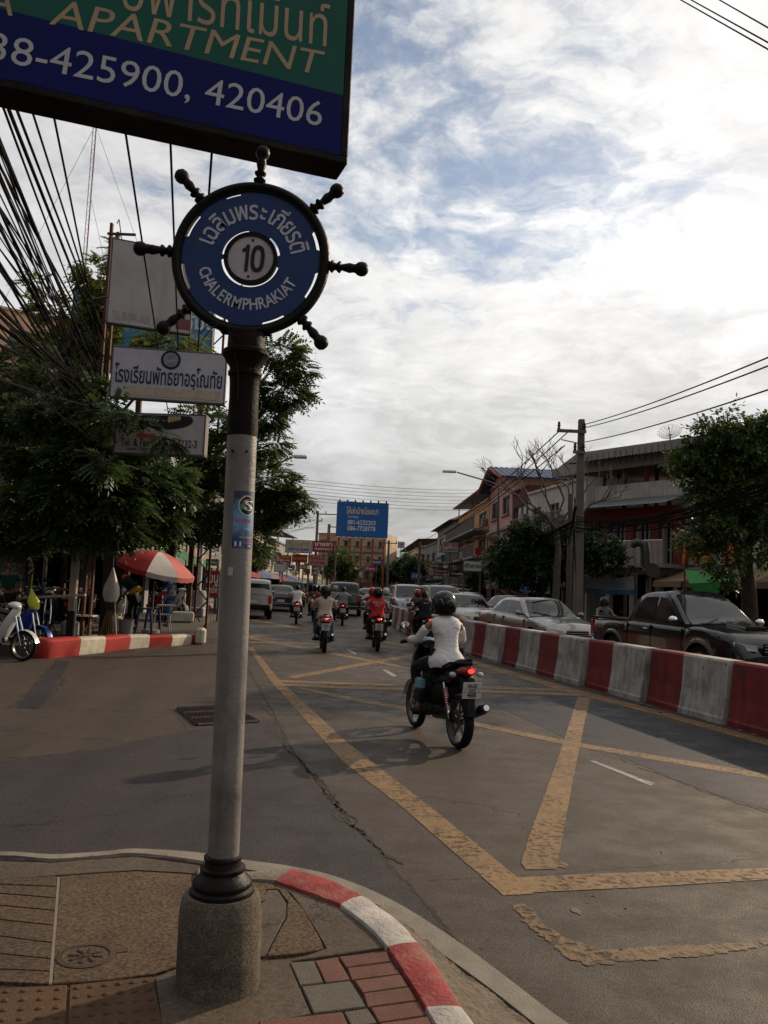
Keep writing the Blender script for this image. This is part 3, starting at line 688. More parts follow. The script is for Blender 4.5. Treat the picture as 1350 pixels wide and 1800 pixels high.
def wrap(mbx, name, m, rr):   # bend a flat (x along arc, z) sheet round the pole
    vs = []
    for v in mbx.v:
        a_ = R(-60)+v[0]/PR; vs.append((rr*math.cos(a_), rr*math.sin(a_), ZS(v[2])))
    mbx.v = vs; return mbx.build(name, m, poster)
def ell(mbx, cx_, cz, rx, rz_, m, n=28, r0=0.0):
    vs = []; fs = []
    for i in range(n):
        a_ = 2*PI*i/n
        vs += [(cx_+rx*math.cos(a_), 0, cz+rz_*math.sin(a_)), (cx_+rx*r0*math.cos(a_), 0, cz+rz_*r0*math.sin(a_))]
    for i in range(n):
        j = (i+1) % n; fs.append((2*i, 2*j, 2*j+1, 2*i+1))
    mbx.add(vs, fs, m)
e = MB(); ell(e, .012, 1.672, .034, .058, M_pw, 32, .0); wrap(e, 'emblem', M_pw, PR+.002)
e = MB(); ell(e, .012, 1.672, .030, .053, M_pb, 32, .0); wrap(e, 'emblem', M_pb, PR+.0026)
e = MB(); e.quad((-.010, 0, 1.690), (.014, 0, 1.690), (.014, 0, 1.712), (-.002, 0, 1.708), M_pr); e.quad((-.015, 0, 1.650), (.004, 0, 1.650), (.004, 0, 1.680), (-.015, 0, 1.680), M_pg); wrap(e, 'emblem', M_pr, PR+.0031)
def wtext(s_, size, m, x, z, rr=PR+.0036, **kw):
    me = text_data(s_, size, m, **kw); me.transform(Matrix.Translation((x, 0, z)) @ FACE_S)
    for v in me.vertices: a_ = R(-60)+v.co.x/PR; v.co = Vector((rr*math.cos(a_), rr*math.sin(a_), ZS(v.co.z)))
    link('lettering', me, poster)
wtext('S', .085, M_pw, .018, 1.672, bold=.03)
wtext('โลกใหม่', .024, M_pr, .0, 1.585, bold=.02); wtext('ฟรี', .018, M_pw, .014, 1.535); wtext('งานใหญ่', .014, M_py, .01, 1.488, bold=.02)
wtext('มากมาย', .013, M_pp, .026, 1.455, bold=.03); wtext('ที่นี่', .013, M_pw, .026, 1.438, bold=.03)
e = MB(); e.quad((-.030, 0, 1.436), (-.006, 0, 1.436), (-.006, 0, 1.464), (-.030, 0, 1.464), M_pw); wrap(e, 'white_square', M_pw, PR+.0022)
M_peel = mat('peeled_paper', (.42, .40, .37), .9, bump=.4)
e = arcp(PR+.001, -112, -92, 1.52, 1.55, M_peel, 5); e.build('paper_scrap', M_peel, poster)

# ---- the ship wheel sign
WC = D(441, 455, 3.25); WS = (WC-EYE).dot(_F)/FPX      # metres per photo pixel there
wheel = thing('ship_wheel_sign', 'ship wheel shaped street sign with blue disc and number 10 on the post', 'street sign', WC)
M_wblue = mat('faded_blue_sign_paint', (0.0096, 0.032, 0.12), .5, var=.15, vs=6, bump=.15, bs=40, dirt=(.008, .025, .09), dirt_amt=.5, ds=5, spec=.3)
M_wwht = mat('sign_white_paint', (.40, .38, .40), .55, var=.12, vs=9, bump=.1, dirt=(.24, .20, .18), dirt_amt=.5, ds=12)
M_wsil = mat('sign_silver_letters', (.42, .42, .46), .5, var=.1, vs=9, bump=.1)
UP = Matrix.Rotation(PI/2, 4, 'X')       # lathe axis turned to face the viewer (-y)
px = WS
mb = MB(); prof = []
for i in range(16):
    a_ = 2*PI*i/16; prof.append((131*px+8.5*px*math.cos(a_), 10*px*math.sin(a_)))
mb.lathe(prof, M_blackp, 96, UP, closed=True); mb.build('ring', M_blackp, wheel)
mb = MB(); prof = [(126*px, -.011), (126*px, .011), (121.5*px, .011), (121.5*px, -.011)]
mb.lathe(prof, M_blackp, 96, UP, closed=True, smooth=False); mb.build('inner_rim', M_blackp, wheel)
# blue disc with notched outer edge: slits of sky between disc and rim
mb = MB(); n = 240; vs = []; fs = []
tabs = [12, 57, 102, 147, 192, 237, 282, 327]
def isgap(a_, centers, half): return any(abs((a_-c+180) % 360-180) < half for c in centers)
gaps = [-2+8+10, 65, 108, 152, 198, 246, 294, 338]
gap_o = [(152, 11), (198, 11), (108, 7), (245, 10), (292, 10), (338, 12), (18, 9)]
gap_i = [(135, 38), (218, 36), (300, 45), (30, 22)]
for i in range(n):
    a_ = 360*i/n; ro = 121.8*px; ri = 47.5*px
    if any(abs((a_-c+180) % 360-180) < h for c, h in gap_o): ro = 116.5*px
    if any(abs((a_-c+180) % 360-180) < h for c, h in gap_i): ri = 51.5*px
    c_, s_ = math.cos(R(a_)), math.sin(R(a_))
    vs += [(ro*c_, -.004, ro*s_), (ri*c_, -.004, ri*s_), (ro*c_, .004, ro*s_), (ri*c_, .004, ri*s_)]
for i in range(n):
    j = (i+1) % n; fs += [(4*i, 4*i+1, 4*j+1, 4*j), (4*i+2, 4*j+2, 4*j+3, 4*i+3), (4*i, 4*j, 4*j+2, 4*i+2), (4*i+1, 4*i+3, 4*j+3, 4*j+1)]
mb.add(vs, fs, M_wblue); mb.build('blue_disc', M_wblue, wheel)
mb = MB(); prof = [(47.4*px, -.010), (47.4*px, .010), (40*px, .010), (40*px, -.010)]
mb.lathe(prof, M_blackp, 64, UP, closed=True, smooth=False); mb.build('hub_ring', M_blackp, wheel)
mb = MB(); mb.lathe([(40.5*px, -.005), (40.5*px, .005), (0, .005)], M_wwht, 48, UP, smooth=False); mb.lathe([(40.5*px, -.005), (0, -.005)], M_wwht, 48, UP, smooth=False); mb.build('number_plate', M_wwht, wheel)
for zz in (33, -33):
    mb = MB(); mb.ball((zz*.07*px, -.006, zz*px), 2.3*px, M_blackp2, 10); mb.build('rivet', M_blackp2, wheel)
NR = Matrix.Translation((0, -.0065, 0)) @ Matrix.Rotation(R(2.2), 4, 'Y')
q1 = [(-10, -26.5), (-3.5, -26.5), (-3.5, 26.5), (-9, 26.5), (-11, 20.5), (-17, 17.5), (-17, 11.5), (-10, 13)]
mb = MB(); mb.prism([(x*px*.92, y*px*.92) for x, y in q1], 0, .0015, M_pb, NR @ FACE_S); mb.build('number', M_pb, wheel)
mb = MB(); vs = []; fs = []; n0 = 40
for i in range(n0):
    a_ = 2*PI*i/n0; e_ = lambda rx, ry: (math.copysign(abs(math.cos(a_))**.8, math.cos(a_))*rx, math.copysign(abs(math.sin(a_))**.8, math.sin(a_))*ry)
    o1 = e_(13.2, 26.5); i1 = e_(6.0, 18.5)
    for (x, y) in (o1, i1): vs.append(NR @ Vector(((13.5+x)*px*.92, -.0015, y*px*.92)))
for i in range(n0): j = (i+1) % n0; fs.append((2*i, 2*i+1, 2*j+1, 2*j))
mb.add(vs, fs, M_pb); mb.build('number', M_pb, wheel)
for k in range(8):
    if k == 6: continue
    a_ = R(-3-2.4+2.4+45*k); rr = [(6.5, 134), (8.5, 140), (6, 143), (10.5, 147), (11, 150), (6.5, 153), (6, 156), (10, 160), (10.5, 163), (5.5, 166), (7.0, 172), (8.8, 179), (7.2, 187), (8.0, 190), (11.3, 194), (12.8, 200), (11.5, 207), (6.5, 211.5), (0, 213)]
    rr = [(r_, z-5) for r_, z in rr]
    mb = MB(); mb.lathe([(r_*px, z*px) for r_, z in rr], M_blackp, 18, Matrix.Rotation(PI/2-a_, 4, 'Y')); mb.build('handle', M_blackp, wheel)
mb = MB(); mb.box((0, .002, -137*px), (.115, .028, 26*px), M_blackp2, None, .006); mb.box((0, .006, -129*px), (.20, .02, 16*px), M_blackp2, None, .006); mb.build('bracket', M_blackp2, wheel)
def ring_text(chars, rad, a_start, a_end, size, m, sx=.8, bold=.0, outward=True, y=-.0065, adv=None):
    n = len(chars); wt = adv or [1]*n; tot = sum(wt); acc = 0
    for ch, w_ in zip(chars, wt):
        a_ = R(a_start+(a_end-a_start)*(acc+w_/2)/tot); acc += w_
        me = text_data(ch, size, m, sx=sx, bold=bold)
        rot = a_-PI/2 if outward else a_+PI/2
        me.transform(Matrix.Translation((rad*math.cos(a_), y, rad*math.sin(a_))) @ Matrix.Rotation(-rot, 4, 'Y') @ FACE_S)
        link('lettering', me, wheel)
ring_text(['เ', 'ฉ', 'ลิ', 'ม', 'พ', 'ร', 'ะ', 'เ', 'กี', 'ย', 'ร', 'ติ'], 85*px, 165, 8, 47*px, M_wsil, sx=.78, bold=.012, adv=[.6, 1.1, 1.1, 1.1, 1.2, .9, .9, .6, 1, 1, .9, 1.15])
ring_text(list('CHALERMPHRAKIAT'), 84*px, 194, 334, 29*px, M_wsil, sx=.78, bold=.02, outward=False, adv=[1, 1, 1, .85, .9, 1.05, 1.25, .95, 1.05, 1, 1, 1, .5, 1, .9])

# ---- the green and blue apartment signboard overhead
def box_sign(name, label, A, B_, z0, z1, th, m_face, m_frame, frame=.05, group=None, cat_='sign', recess=.012, faces=None):
    """upright box from ground point A (left) to B (right); returns thing and width; local x along, facing -y"""
    A = Vector(A); B_ = Vector(B_); d = (B_-A).to_2d(); W = d.length; ang = math.atan2(d.y, d.x)
    t = thing(name, label, cat_, (A.x, A.y, z0), ang, group); H = z1-z0
    mb = MB(); mb.box((W/2, th/2+recess, H/2), (W-2*frame*.6, th-recess*2, H-2*frame*.6), m_frame); mb.build('cabinet', m_frame, t)
    for c_, dd in (((W/2, th/2, frame/2), (W, th, frame)), ((W/2, th/2, H-frame/2), (W, th, frame))):
        mb = MB(); mb.box(c_, dd, m_frame, None, min(.006, frame*.2)); mb.build('frame', m_frame, t)
    for c_, dd in (((frame/2, th/2, H/2), (frame, th-.002, H-2*frame)), ((W-frame/2, th/2, H/2), (frame, th-.002, H-2*frame))):
        mb = MB(); mb.box(c_, dd, m_frame, None, min(.006, frame*.2)); mb.build('frame', m_frame, t)
    for (za, zb, m) in (faces or [(0, 1, m_face)]):
        h0 = frame+(H-2*frame)*za; h1 = frame+(H-2*frame)*zb
        mb = MB(); mb.box((W/2, recess*.6, (h0+h1)/2), (W-2*frame, recess*.8, h1-h0), m); mb.build('panel', m, t)
    return t, W, H
M_sgrn = mat('faded_green_sign_vinyl', (.004, .078, .054), .45, var=.12, vs=2, bump=.05, dirt=(.008, .058, .043), dirt_amt=.5, ds=3, spec=.15)
M_snav = mat('faded_navy_sign_vinyl', (.005, .007, .085), .45, var=.12, vs=2, bump=.05, dirt=(.006, .007, .06), dirt_amt=.5, ds=3, spec=.08)
M_sfrm = mat('peeling_black_steel', (.014, .011, .010), .6, var=.35, vs=6, bump=.5, bs=40, dirt=(.06, .055, .05), dirt_amt=.25, ds=3.2, streak=.2, spec=.06)
M_gold = mat('sign_beige_letters', (0.336, 0.24, 0.144), .55, var=.12, vs=5, bump=.1); M_sw = mat('sign_pale_letters', (0.4, 0.384, 0.4), .55, var=.08, vs=5, bump=.05)
YR = 4.5; b1 = D(611, 289, YR)
zb_ = b1.z
# left end: found so that its lower edge passes through the photograph's left border
best = None
for k in range(200):
    Y_ = 3.0+k*.01; q = D(-2, 151, Y_)
    if best is None or abs(q.z-zb_) < best[0]: best = (abs(q.z-zb_), q)
ql = best[1]; dvec = (b1-ql); dvec.z = 0; dvec.normalize()
Aq = ql-dvec*1.1
apt, AW, AH = box_sign('apartment_signboard', 'big green and blue apartment signboard hanging over the pavement corner', Aq, b1, zb_, zb_+1.75, .21, M_sgrn, M_sfrm, .045, faces=[(0, .215, M_snav), (.215, 1, M_sgrn)], cat_='signboard')
APM = Matrix.Translation(apt.location) @ Matrix.Rotation(apt.rotation_euler.z, 4, 'Z')
def on_sign(px_, py_):   # point of the photograph on the sign's face, in its own coordinates
    o = APM.inverted() @ EYE; d = APM.inverted().to_3x3() @ ray(px_, py_); t = (0-o.y)/d.y; return o+d*t
def sign_text(body, pA, pB, h, m, **kw):
    a_, b2 = on_sign(*pA), on_sign(*pB); d = b2-a_
    me = text_data(body, h, m, **kw); xs = [v.co.x for v in me.vertices]; x0, x1 = min(xs), max(xs); k = math.hypot(d.x, d.z)/(x1-x0)
    ys = [v.co.y for v in me.vertices]; cy = (min(ys)+max(ys))/2
    me.transform(Matrix.Translation((a_.x, .001, a_.z)) @ FACE_S @ Matrix.Rotation(math.atan2(d.z, d.x), 4, 'Z') @ Matrix.Diagonal((k, 1, 1, 1)) @ Matrix.Translation((-x0, -cy, 0)))
    link('lettering', me, apt)
gapx = lambda a, b: (on_sign(*a)-on_sign(*b)).length
hN = gapx((400, 155), (400, 215))
sign_text('38-425900, 420406', (-22, 82), (566, 204), hN*1.10, M_sw, bold=-.0, shear=.10)
sign_text('APARTMENT', (86, 18), (572, 112), hN*1.08, M_gold, bold=.0, shear=.24)
sign_text('A', (-30, -6), (22, 4), hN*1.08, M_gold, bold=.0, shear=.24)
sign_text('อพาร์ทเม้นท์', (215, -30), (582, 42), hN*1.75, M_gold, bold=.0, shear=.12)
M_spost = mat('galvanised_post', (.16, .15, .14), .5, metal=.5, var=.2, bump=.2)
mb = MB(); mb.tube([(.25, .10, -zb_), (.25, .10, 1.9)], .07, M_spost, 14); mb.build('support_post', M_spost, apt)
mb = MB(); mb.tube([(.25, .10, -.05), (AW-.1, .10, -.008)], .004, M_spost, 6); 

# ---- signs among the trees on the left
M_fadew = mat('faded_white_sign_board', (0.3536, 0.3224, 0.3224), .6, var=.08, vs=1.5, bump=.05, dirt=(.26, .22, .21), dirt_amt=.6, ds=2, streak=.15)
M_white2 = mat('white_sign_board', (0.3848, 0.3744, 0.3952), .55, var=.06, vs=1.5, bump=.05, dirt=(.27, .25, .25), dirt_amt=.5, ds=2)
M_navy = mat('navy_print', (.018, .022, .085), .5, bump=0); M_tan = mat('tan_print', (.40, .30, .20), .6, bump=0, var=.2, vs=6); M_ghost = mat('ghost_print', (.26, .22, .20), .6, bump=0)
M_rust = mat('rusty_steel_post', (.085, .035, .022), .8, var=.3, vs=5, bump=.5, dirt=(.03, .018, .015), dirt_amt=.5)
M_tgrey = mat('thin_grey_steel', (.10, .09, .085), .6, metal=.3, bump=.2)
def px_sign(name, label, tl, tr, br, bl, Y, th, m, mfr, frame=.03, yaw=0.0, **kw):
    a_ = D(bl[0], bl[1], Y); Y2 = Y
    b2 = D(br[0], br[1], Y+yaw); c_ = D(tl[0], tl[1], Y)
    z0 = a_.z; 
    t, W, H = box_sign(name, label, (a_.x, a_.y, 0), (b2.x, b2.y, 0), z0, c_.z, th, m, mfr, frame, **kw)
    # follow the slope that perspective does not explain: none - boards hang level
    return t, W, H
blank, BW, BH = px_sign('blank_signboard', 'faded almost blank white signboard beside the rusty post under the cables', (197, 417), (335, 440), (335, 590), (186, 567), 16.0, .14, M_fadew, M_tgrey, .03, yaw=.6)
text('Tel. 08-0941-0650, 04-0664', .26, M_ghost, blank, (BW*.40, -.004, .17), width=BW*.66)
M_dred = mat('faded_dark_red', (.16, .05, .05), .6, bump=0); mb = MB(); mb.box((BW*.90, -.004, .20), (BW*.17, .004, .22), M_dred); mb.build('red_patch', M_dred, blank)
school, SW, SH = px_sign('school_signboard', 'white signboard with round blue emblem and dark Thai lettering', (196, 607), (402, 622), (394, 722), (191, 698), 15.0, .16, M_white2, M_tgrey, .03, yaw=.25)
text('โรงเรียนพัทธยาอรุโณทัย', .42, M_navy, school, (SW*.505, -.004, SH*.44), width=SW*.93, bold=.014)
mb = MB(); mb.box((SW*.55, -.0035, SH*.155), (SW*.80, .003, SH*.17), M_tan); mb.build('tan_strip', M_tan, school)
text('038-421046, 038-414786', .14, M_white2, school, (SW*.55, -.006, SH*.155), width=SW*.72)
mb = MB(); cc = Matrix.Translation((SW*.51, -.005, SH*.80)) @ UP
rE = SH*.185
mb.lathe([(rE, 0), (rE*.93, 0)], M_navy, 40, cc); mb.lathe([(rE*.84, 0), (0, 0)], M_navy, 40, cc); mb.build('emblem', M_navy, school)
mb = MB(); cc = Matrix.Translation((SW*.51, -.008, SH*.80)) @ UP; mb.lathe([(rE*.78, 0), (rE*.70, 0)], M_white2, 40, cc); mb.lathe([(rE*.36, 0), (0, 0)], M_white2, 30, Matrix.Translation((SW*.52, -.008, SH*.835)) @ UP)
for k, zz in enumerate((-.12, -.24, -.40)): mb.tube([(SW*.51-rE*.6*math.cos(k*.35), -.008, SH*.80+rE*zz), (SW*.51, -.008, SH*.80+rE*(zz+.08)), (SW*.51+rE*.6*math.cos(k*.35), -.008, SH*.80+rE*zz)], rE*.028, M_white2, 4)
mb.build('emblem', M_white2, school)
mans, MW, MH = px_sign('guesthouse_signboard', 'lower white signboard with red arrow partly hidden by leaves', (200, 724), (362, 728), (358, 807), (198, 797), 14.9, .22, M_fadew, M_tgrey, .03, yaw=-.1)
text('Tel. & Fax 0081-37 3132-3', .20, M_pb, mans, (MW*.5, -.004, MH*.27), width=MW*.84, bold=.01); text('www.shagwellmansions.com', .15, M_pb, mans, (MW*.46, -.004, MH*.13), width=MW*.62)
M_arrow = mat('arrow_red_print', (.42, .06, .05), .5, bump=0)
mb = MB(); mb.prism([(MW*.24, MH*.45), (MW*.32, MH*.56), (MW*.32, MH*.50), (MW*.46, MH*.50), (MW*.46, MH*.40), (MW*.32, MH*.40), (MW*.32, MH*.34)], .001, .005, M_arrow, FACE_S); mb.build('arrow', M_arrow, mans)
mb = MB(); ell(mb, MW*.56, MH*.84, MW*.30, MH*.22, M_pb, 36); [None for _ in ()]
mb.v = [(v[0], -.004, v[2]) for v in mb.v]; mb.v = [(v[0], v[1], min(v[2], MH-.04)) for v in mb.v]; mb.build('emblem', M_pb, mans)
mb = MB()
for k in range(4): ell(mb, MW*(.60+k*.035), MH*(.86+.02*k), MW*.02, MH*.09, M_gold, 12)
mb.v = [(v[0], -.006, min(v[2], MH-.05)) for v in mb.v]; mb.build('emblem', M_gold, mans)
# posts carrying them
p0 = D(176, 700, 17.5)
rp = thing('rusty_sign_post', 'tall rusty twin steel post left of the blank signboard', 'sign post', (p0.x+.02, 17.6, .2))
tp = D(182, 392, 17.6).z-.2
mb = MB(); mb.box((-.08, 0, tp/2), (.06, .09, tp), M_rust, None, .006); mb.build('upright', M_rust, rp)
mb = MB(); mb.box((.07, 0, tp/2-.1), (.05, .09, tp-.2), M_rust, None, .006); mb.build('upright', M_rust, rp)
for zz in (tp-.25, tp-2.2, tp-3.6, 2.6):
    mb = MB(); mb.box((.16, -.03, zz), (.62, .04, .05), M_rust); mb.build('crosspiece', M_rust, rp)
mb = MB(); mb.tube([(.03, 0, tp), (.07, 0, tp+.1), (.16, 0, tp-.35), (.6, 0, tp-.55)], .012, M_wire, 6); mb.build('cable_hook', M_wire, rp)
b3 = D(198, 640, 15.35)
for tt, zz_, ww in ((school, SH*.5, SW), (mans, MH*.5, MW), (blank, BH*.5, BW)):
    q = MB(); q.tube([(-.35, 17.5-tt.location.y, zz_), (ww*.5, .20, zz_)], .025, M_tgrey, 6); q.build('support_arm', M_tgrey, tt)
# large blue advertising board behind them
M_cyan = shader_flat('blue_sky_poster', lambda t, pos: t.mix(t.ramp(t.noise(pos, 1.1, 5, .6), .5, .66), (.055, .19, .32), (.30, .42, .48)))
bb, W_, H_ = px_sign('blue_advertising_board', 'large light blue advertising board behind the white signs and tree', (118, 505), (372, 545), (372, 618), (118, 650), 27, .3, M_cyan, M_tgrey, .06)
text('กัมปา', .62, M_pw, bb, (W_*.93, -.01, H_*.62), bold=.02)
for xx in (.3, W_*.5, W_-.3):
    mb = MB(); mb.box((xx, .25, -bb.location.z/2), (.16, .16, bb.location.z), M_rust); mb.build('leg', M_rust, bb)
# red steel lattice tower beside the blue board
lt = thing('lattice_upright', 'red steel lattice upright at the right edge of the blue board', 'lattice upright', (D(382, 600, 27.5).x, 27.5, 0)); zt_ = D(382, 560, 27.5).z
for xx in (-.2, .2):
    mb = MB(); mb.box((xx, 0, zt_/2), (.07, .07, zt_), M_rust); mb.build('upright', M_rust, lt)
for k in range(int(zt_/.45)):
    mb = MB(); mb.tube([(-.2, 0, k*.45), (.2, 0, k*.45+.45)] if k % 2 else [(.2, 0, k*.45), (-.2, 0, k*.45+.45)], .025, M_rust, 4); mb.build('brace', M_rust, lt)

# =================================================================== vehicles
M_tyre = mat('tyre_rubber', (.010, .010, .010), .85, spec=.08, bump=.3, obj=True); M_rimm = mat('alloy_rim', (.32, .32, .33), .35, metal=.8, bump=0, obj=True)
M_dark = mat('dark_plastic', (.010, .010, .010), .55, spec=.1, bump=.1, obj=True); M_chrome = mat('chrome', (.62, .62, .62), .12, metal=1.0, bump=0, var=.02, obj=True)
M_glass = mat('car_glass', (.012, .014, .015), .06, bump=0, var=.05, spec=.38, obj=True, coat=0)
M_lens = mat('headlight_lens', (.30, .31, .32), .12, bump=0, spec=.9, obj=True, coat=.8); M_tail = mat('tail_lens_red', (.30, .012, .012), .2, bump=0, spec=.6, obj=True)
M_amber = mat('indicator_amber', (.45, .12, .02), .25, bump=0, obj=True)
M_lit = mat('lit_tail_lamp', (.5, .01, .01), .3, bump=0, emit=(1, .03, .02), es=3.2, obj=True)
M_plate = mat('number_plate_white', (.42, .42, .40), .5, bump=.05, obj=True); M_under = mat('underbody', (.006, .006, .006), .9, spec=.05, bump=0, obj=True)
def paint(name, c, metal=.3, rough=.32): return mat(name, c, rough, metal=metal, var=.05, vs=1.5, bump=0, coat=.9, obj=True, dirt=(c[0]*.6+.03, c[1]*.6+.027, c[2]*.6+.022), dirt_amt=.25, ds=2.2)
def wheel_meshes(r_, w_, m_rim, spokes=6, moto=False):
    a = MB(); rr = r_; t = w_/2
    prof = [(rr*.66, -t*.85), (rr*.80, -t), (rr*.93, -t*.92), (rr*.985, -t*.66), (rr, -t*.2), (rr, t*.2), (rr*.985, t*.66), (rr*.93, t*.92), (rr*.80, t), (rr*.66, t*.85), (rr*.62, 0)]
    if moto: prof = [(rr*.80, -t*.6), (rr*.87, -t*.95), (rr*.94, -t*.85), (rr*.985, -t*.45), (rr, 0), (rr*.985, t*.45), (rr*.94, t*.85), (rr*.87, t*.95), (rr*.80, t*.6)]
    a.lathe(prof, M_tyre, 32, UP, closed=True); tyre = a.mesh('tyre')
    b = MB(); q = .66 if not moto else .80
    b.lathe([(rr*q, -t*.85), (rr*(q+.015), -t*.9), (rr*(q-.05), -t*.75), (rr*(q-.07), 0), (rr*(q-.05), t*.75), (rr*(q+.015), t*.9), (rr*q, t*.85)], m_rim, 28, UP, caps=False)
    if not moto: b.lathe([(rr*q*.95, 0), (0, 0)], M_under, 20, UP)
    for k in range(spokes):
        a0 = 2*PI*k/spokes
        for s_ in ((-1.45, 1.45) if not moto else (0,)):
            Mx = Matrix.Rotation(a0, 4, 'Y'); b.box((0, s_*t*.55, rr*(q-.04)/2), (rr*(.13 if not moto else .075), t*(.25 if not moto else .5), rr*(q-.04)), m_rim, Mx, 0, top=(rr*(.13 if not moto else .06), t*.2))
    b.lathe([(rr*.13, -t*.7), (rr*.15, -t*.6), (rr*.15, t*.6), (rr*.13, t*.7)], m_rim, 14, UP)
    if moto: b.lathe([(rr*.42, -t*.95), (rr*.42, -t*.85), (rr*.25, -t*.85), (rr*.25, -t*.95)], m_rim, 20, UP, closed=True)
    return tyre, b.mesh('rim')
WHC = {}
def put_wheel(parent, x, y, r_, w_, m_rim, spokes=6, moto=False, rz=0):
    k = (r_, w_, m_rim.name, spokes, moto)
    if k not in WHC: WHC[k] = wheel_meshes(r_, w_, m_rim, spokes, moto)
    w_o = link('wheel', WHC[k][1], parent, (x, y, r_), rz); link('tyre', WHC[k][0], w_o); return w_o
def interp(tab, x):
    if x <= tab[0][0]: return tab[0][1]
    for (a, b), (c, d) in zip(tab[:-1], tab[1:]):
        if x <= c: t = (x-a)/(c-a); t = t*t*(3-2*t) if False else t; return b+(d-b)*t
    return tab[-1][1]
def bez(tab, x):   # smooth interpolation (monotone-ish catmull)
    xs = [p[0] for p in tab]
    if x <= xs[0]: return tab[0][1]
    if x >= xs[-1]: return tab[-1][1]
    for i in range(len(xs)-1):
        if x <= xs[i+1]:
            t = (x-xs[i])/(xs[i+1]-xs[i]); y0 = tab[max(i-1, 0)][1]; y1 = tab[i][1]; y2 = tab[i+1][1]; y3 = tab[min(i+2, len(xs)-1)][1]
            v = .5*((2*y1)+(y2-y0)*t+(2*y0-5*y1+4*y2-y3)*t*t+(3*y1-y0-3*y2+y3)*t**3); return min(max(v, min(y1, y2)-.03), max(y1, y2)+.03)
CARS = {
 # L half, W half, top contour of the lower body, cabin side outline, roof
 'sedan': dict(L=4.75, W=1.80, base=.24, r=.325, wb=2.72, fx=1.40, belt=[(-2.37, .78), (-2.3, .98), (-1.6, 1.03), (-1.2, 1.0), (.95, .93), (1.3, .92), (2.05, .78), (2.3, .62), (2.375, .50)],
               cab=[(-1.72, 1.0), (-1.02, 1.40), (-.55, 1.46), (-.05, 1.46), (.30, 1.42), (1.12, .94)], win=[(-1.30, 1.04, -.86, 1.36, -.42, 1.39, -.42, 1.01), (-.36, 1.01, -.36, 1.39, .22, 1.365, .80, .985)]),
 'suv': dict(L=4.7, W=1.84, base=.32, r=.37, wb=2.72, fx=1.38, belt=[(-2.35, .72), (-2.33, 1.10), (-2.2, 1.13), (.95, 1.08), (1.35, 1.08), (2.1, .98), (2.3, .80), (2.35, .55)],
             cab=[(-2.30, 1.12), (-2.05, 1.68), (-1.7, 1.76), (-.2, 1.78), (.30, 1.72), (1.12, 1.09)], win=[(-2.05, 1.17, -1.85, 1.62, -1.25, 1.65, -1.25, 1.16), (-1.18, 1.16, -1.18, 1.65, -.35, 1.67, -.35, 1.14), (-.28, 1.14, -.28, 1.67, .22, 1.64, .80, 1.12)]),
 'pickup': dict(L=5.2, W=1.80, base=.40, r=.385, wb=3.08, fx=1.55, belt=[(-2.6, 1.03), (-2.58, 1.09), (-.98, 1.09), (-.9, 1.12), (1.05, 1.09), (1.4, 1.11), (2.2, 1.03), (2.48, .88), (2.6, .62)],
               cab=[(-.98, 1.11), (-.84, 1.58), (-.62, 1.72), (-.1, 1.75), (.30, 1.71), (1.20, 1.11)], win=[(-.80, 1.17, -.66, 1.55, -.52, 1.63, -.08, 1.64, -.08, 1.15), (0.0, 1.15, .0, 1.64, .26, 1.61, .92, 1.13)]),
 'canopy': dict(L=5.0, W=1.76, base=.40, r=.36, wb=3.0, fx=1.5, belt=[(-2.5, .60), (-2.48, 1.03), (-2.4, 1.05), (1.05, 1.05), (1.4, 1.07), (2.1, .98), (2.4, .82), (2.5, .60)],
               cab=[(-2.44, 1.05), (-2.30, 1.60), (-2.1, 1.70), (-.2, 1.72), (.30, 1.66), (1.15, 1.06)], win=[(-2.2, 1.12, -2.1, 1.58, -1.05, 1.60, -1.05, 1.10), (-.9, 1.10, -.9, 1.60, -.1, 1.61, -.1, 1.09), (-.02, 1.09, -.02, 1.61, .24, 1.58, .86, 1.07)]),
 'hatch': dict(L=3.95, W=1.70, base=.24, r=.305, wb=2.5, fx=1.25, belt=[(-1.97, .60), (-1.95, .95), (-1.85, 1.0), (.75, .95), (1.1, .93), (1.7, .80), (1.92, .62), (1.97, .48)],
              cab=[(-1.92, .98), (-1.6, 1.42), (-1.2, 1.50), (-.2, 1.51), (.15, 1.46), (.98, .95)], win=[(-1.6, 1.05, -1.45, 1.38, -1.0, 1.42, -1.0, 1.03), (-.93, 1.03, -.93, 1.42, -.3, 1.43, -.3, 1.01), (-.24, 1.01, -.24, 1.43, .12, 1.40, .68, .98)]),
}
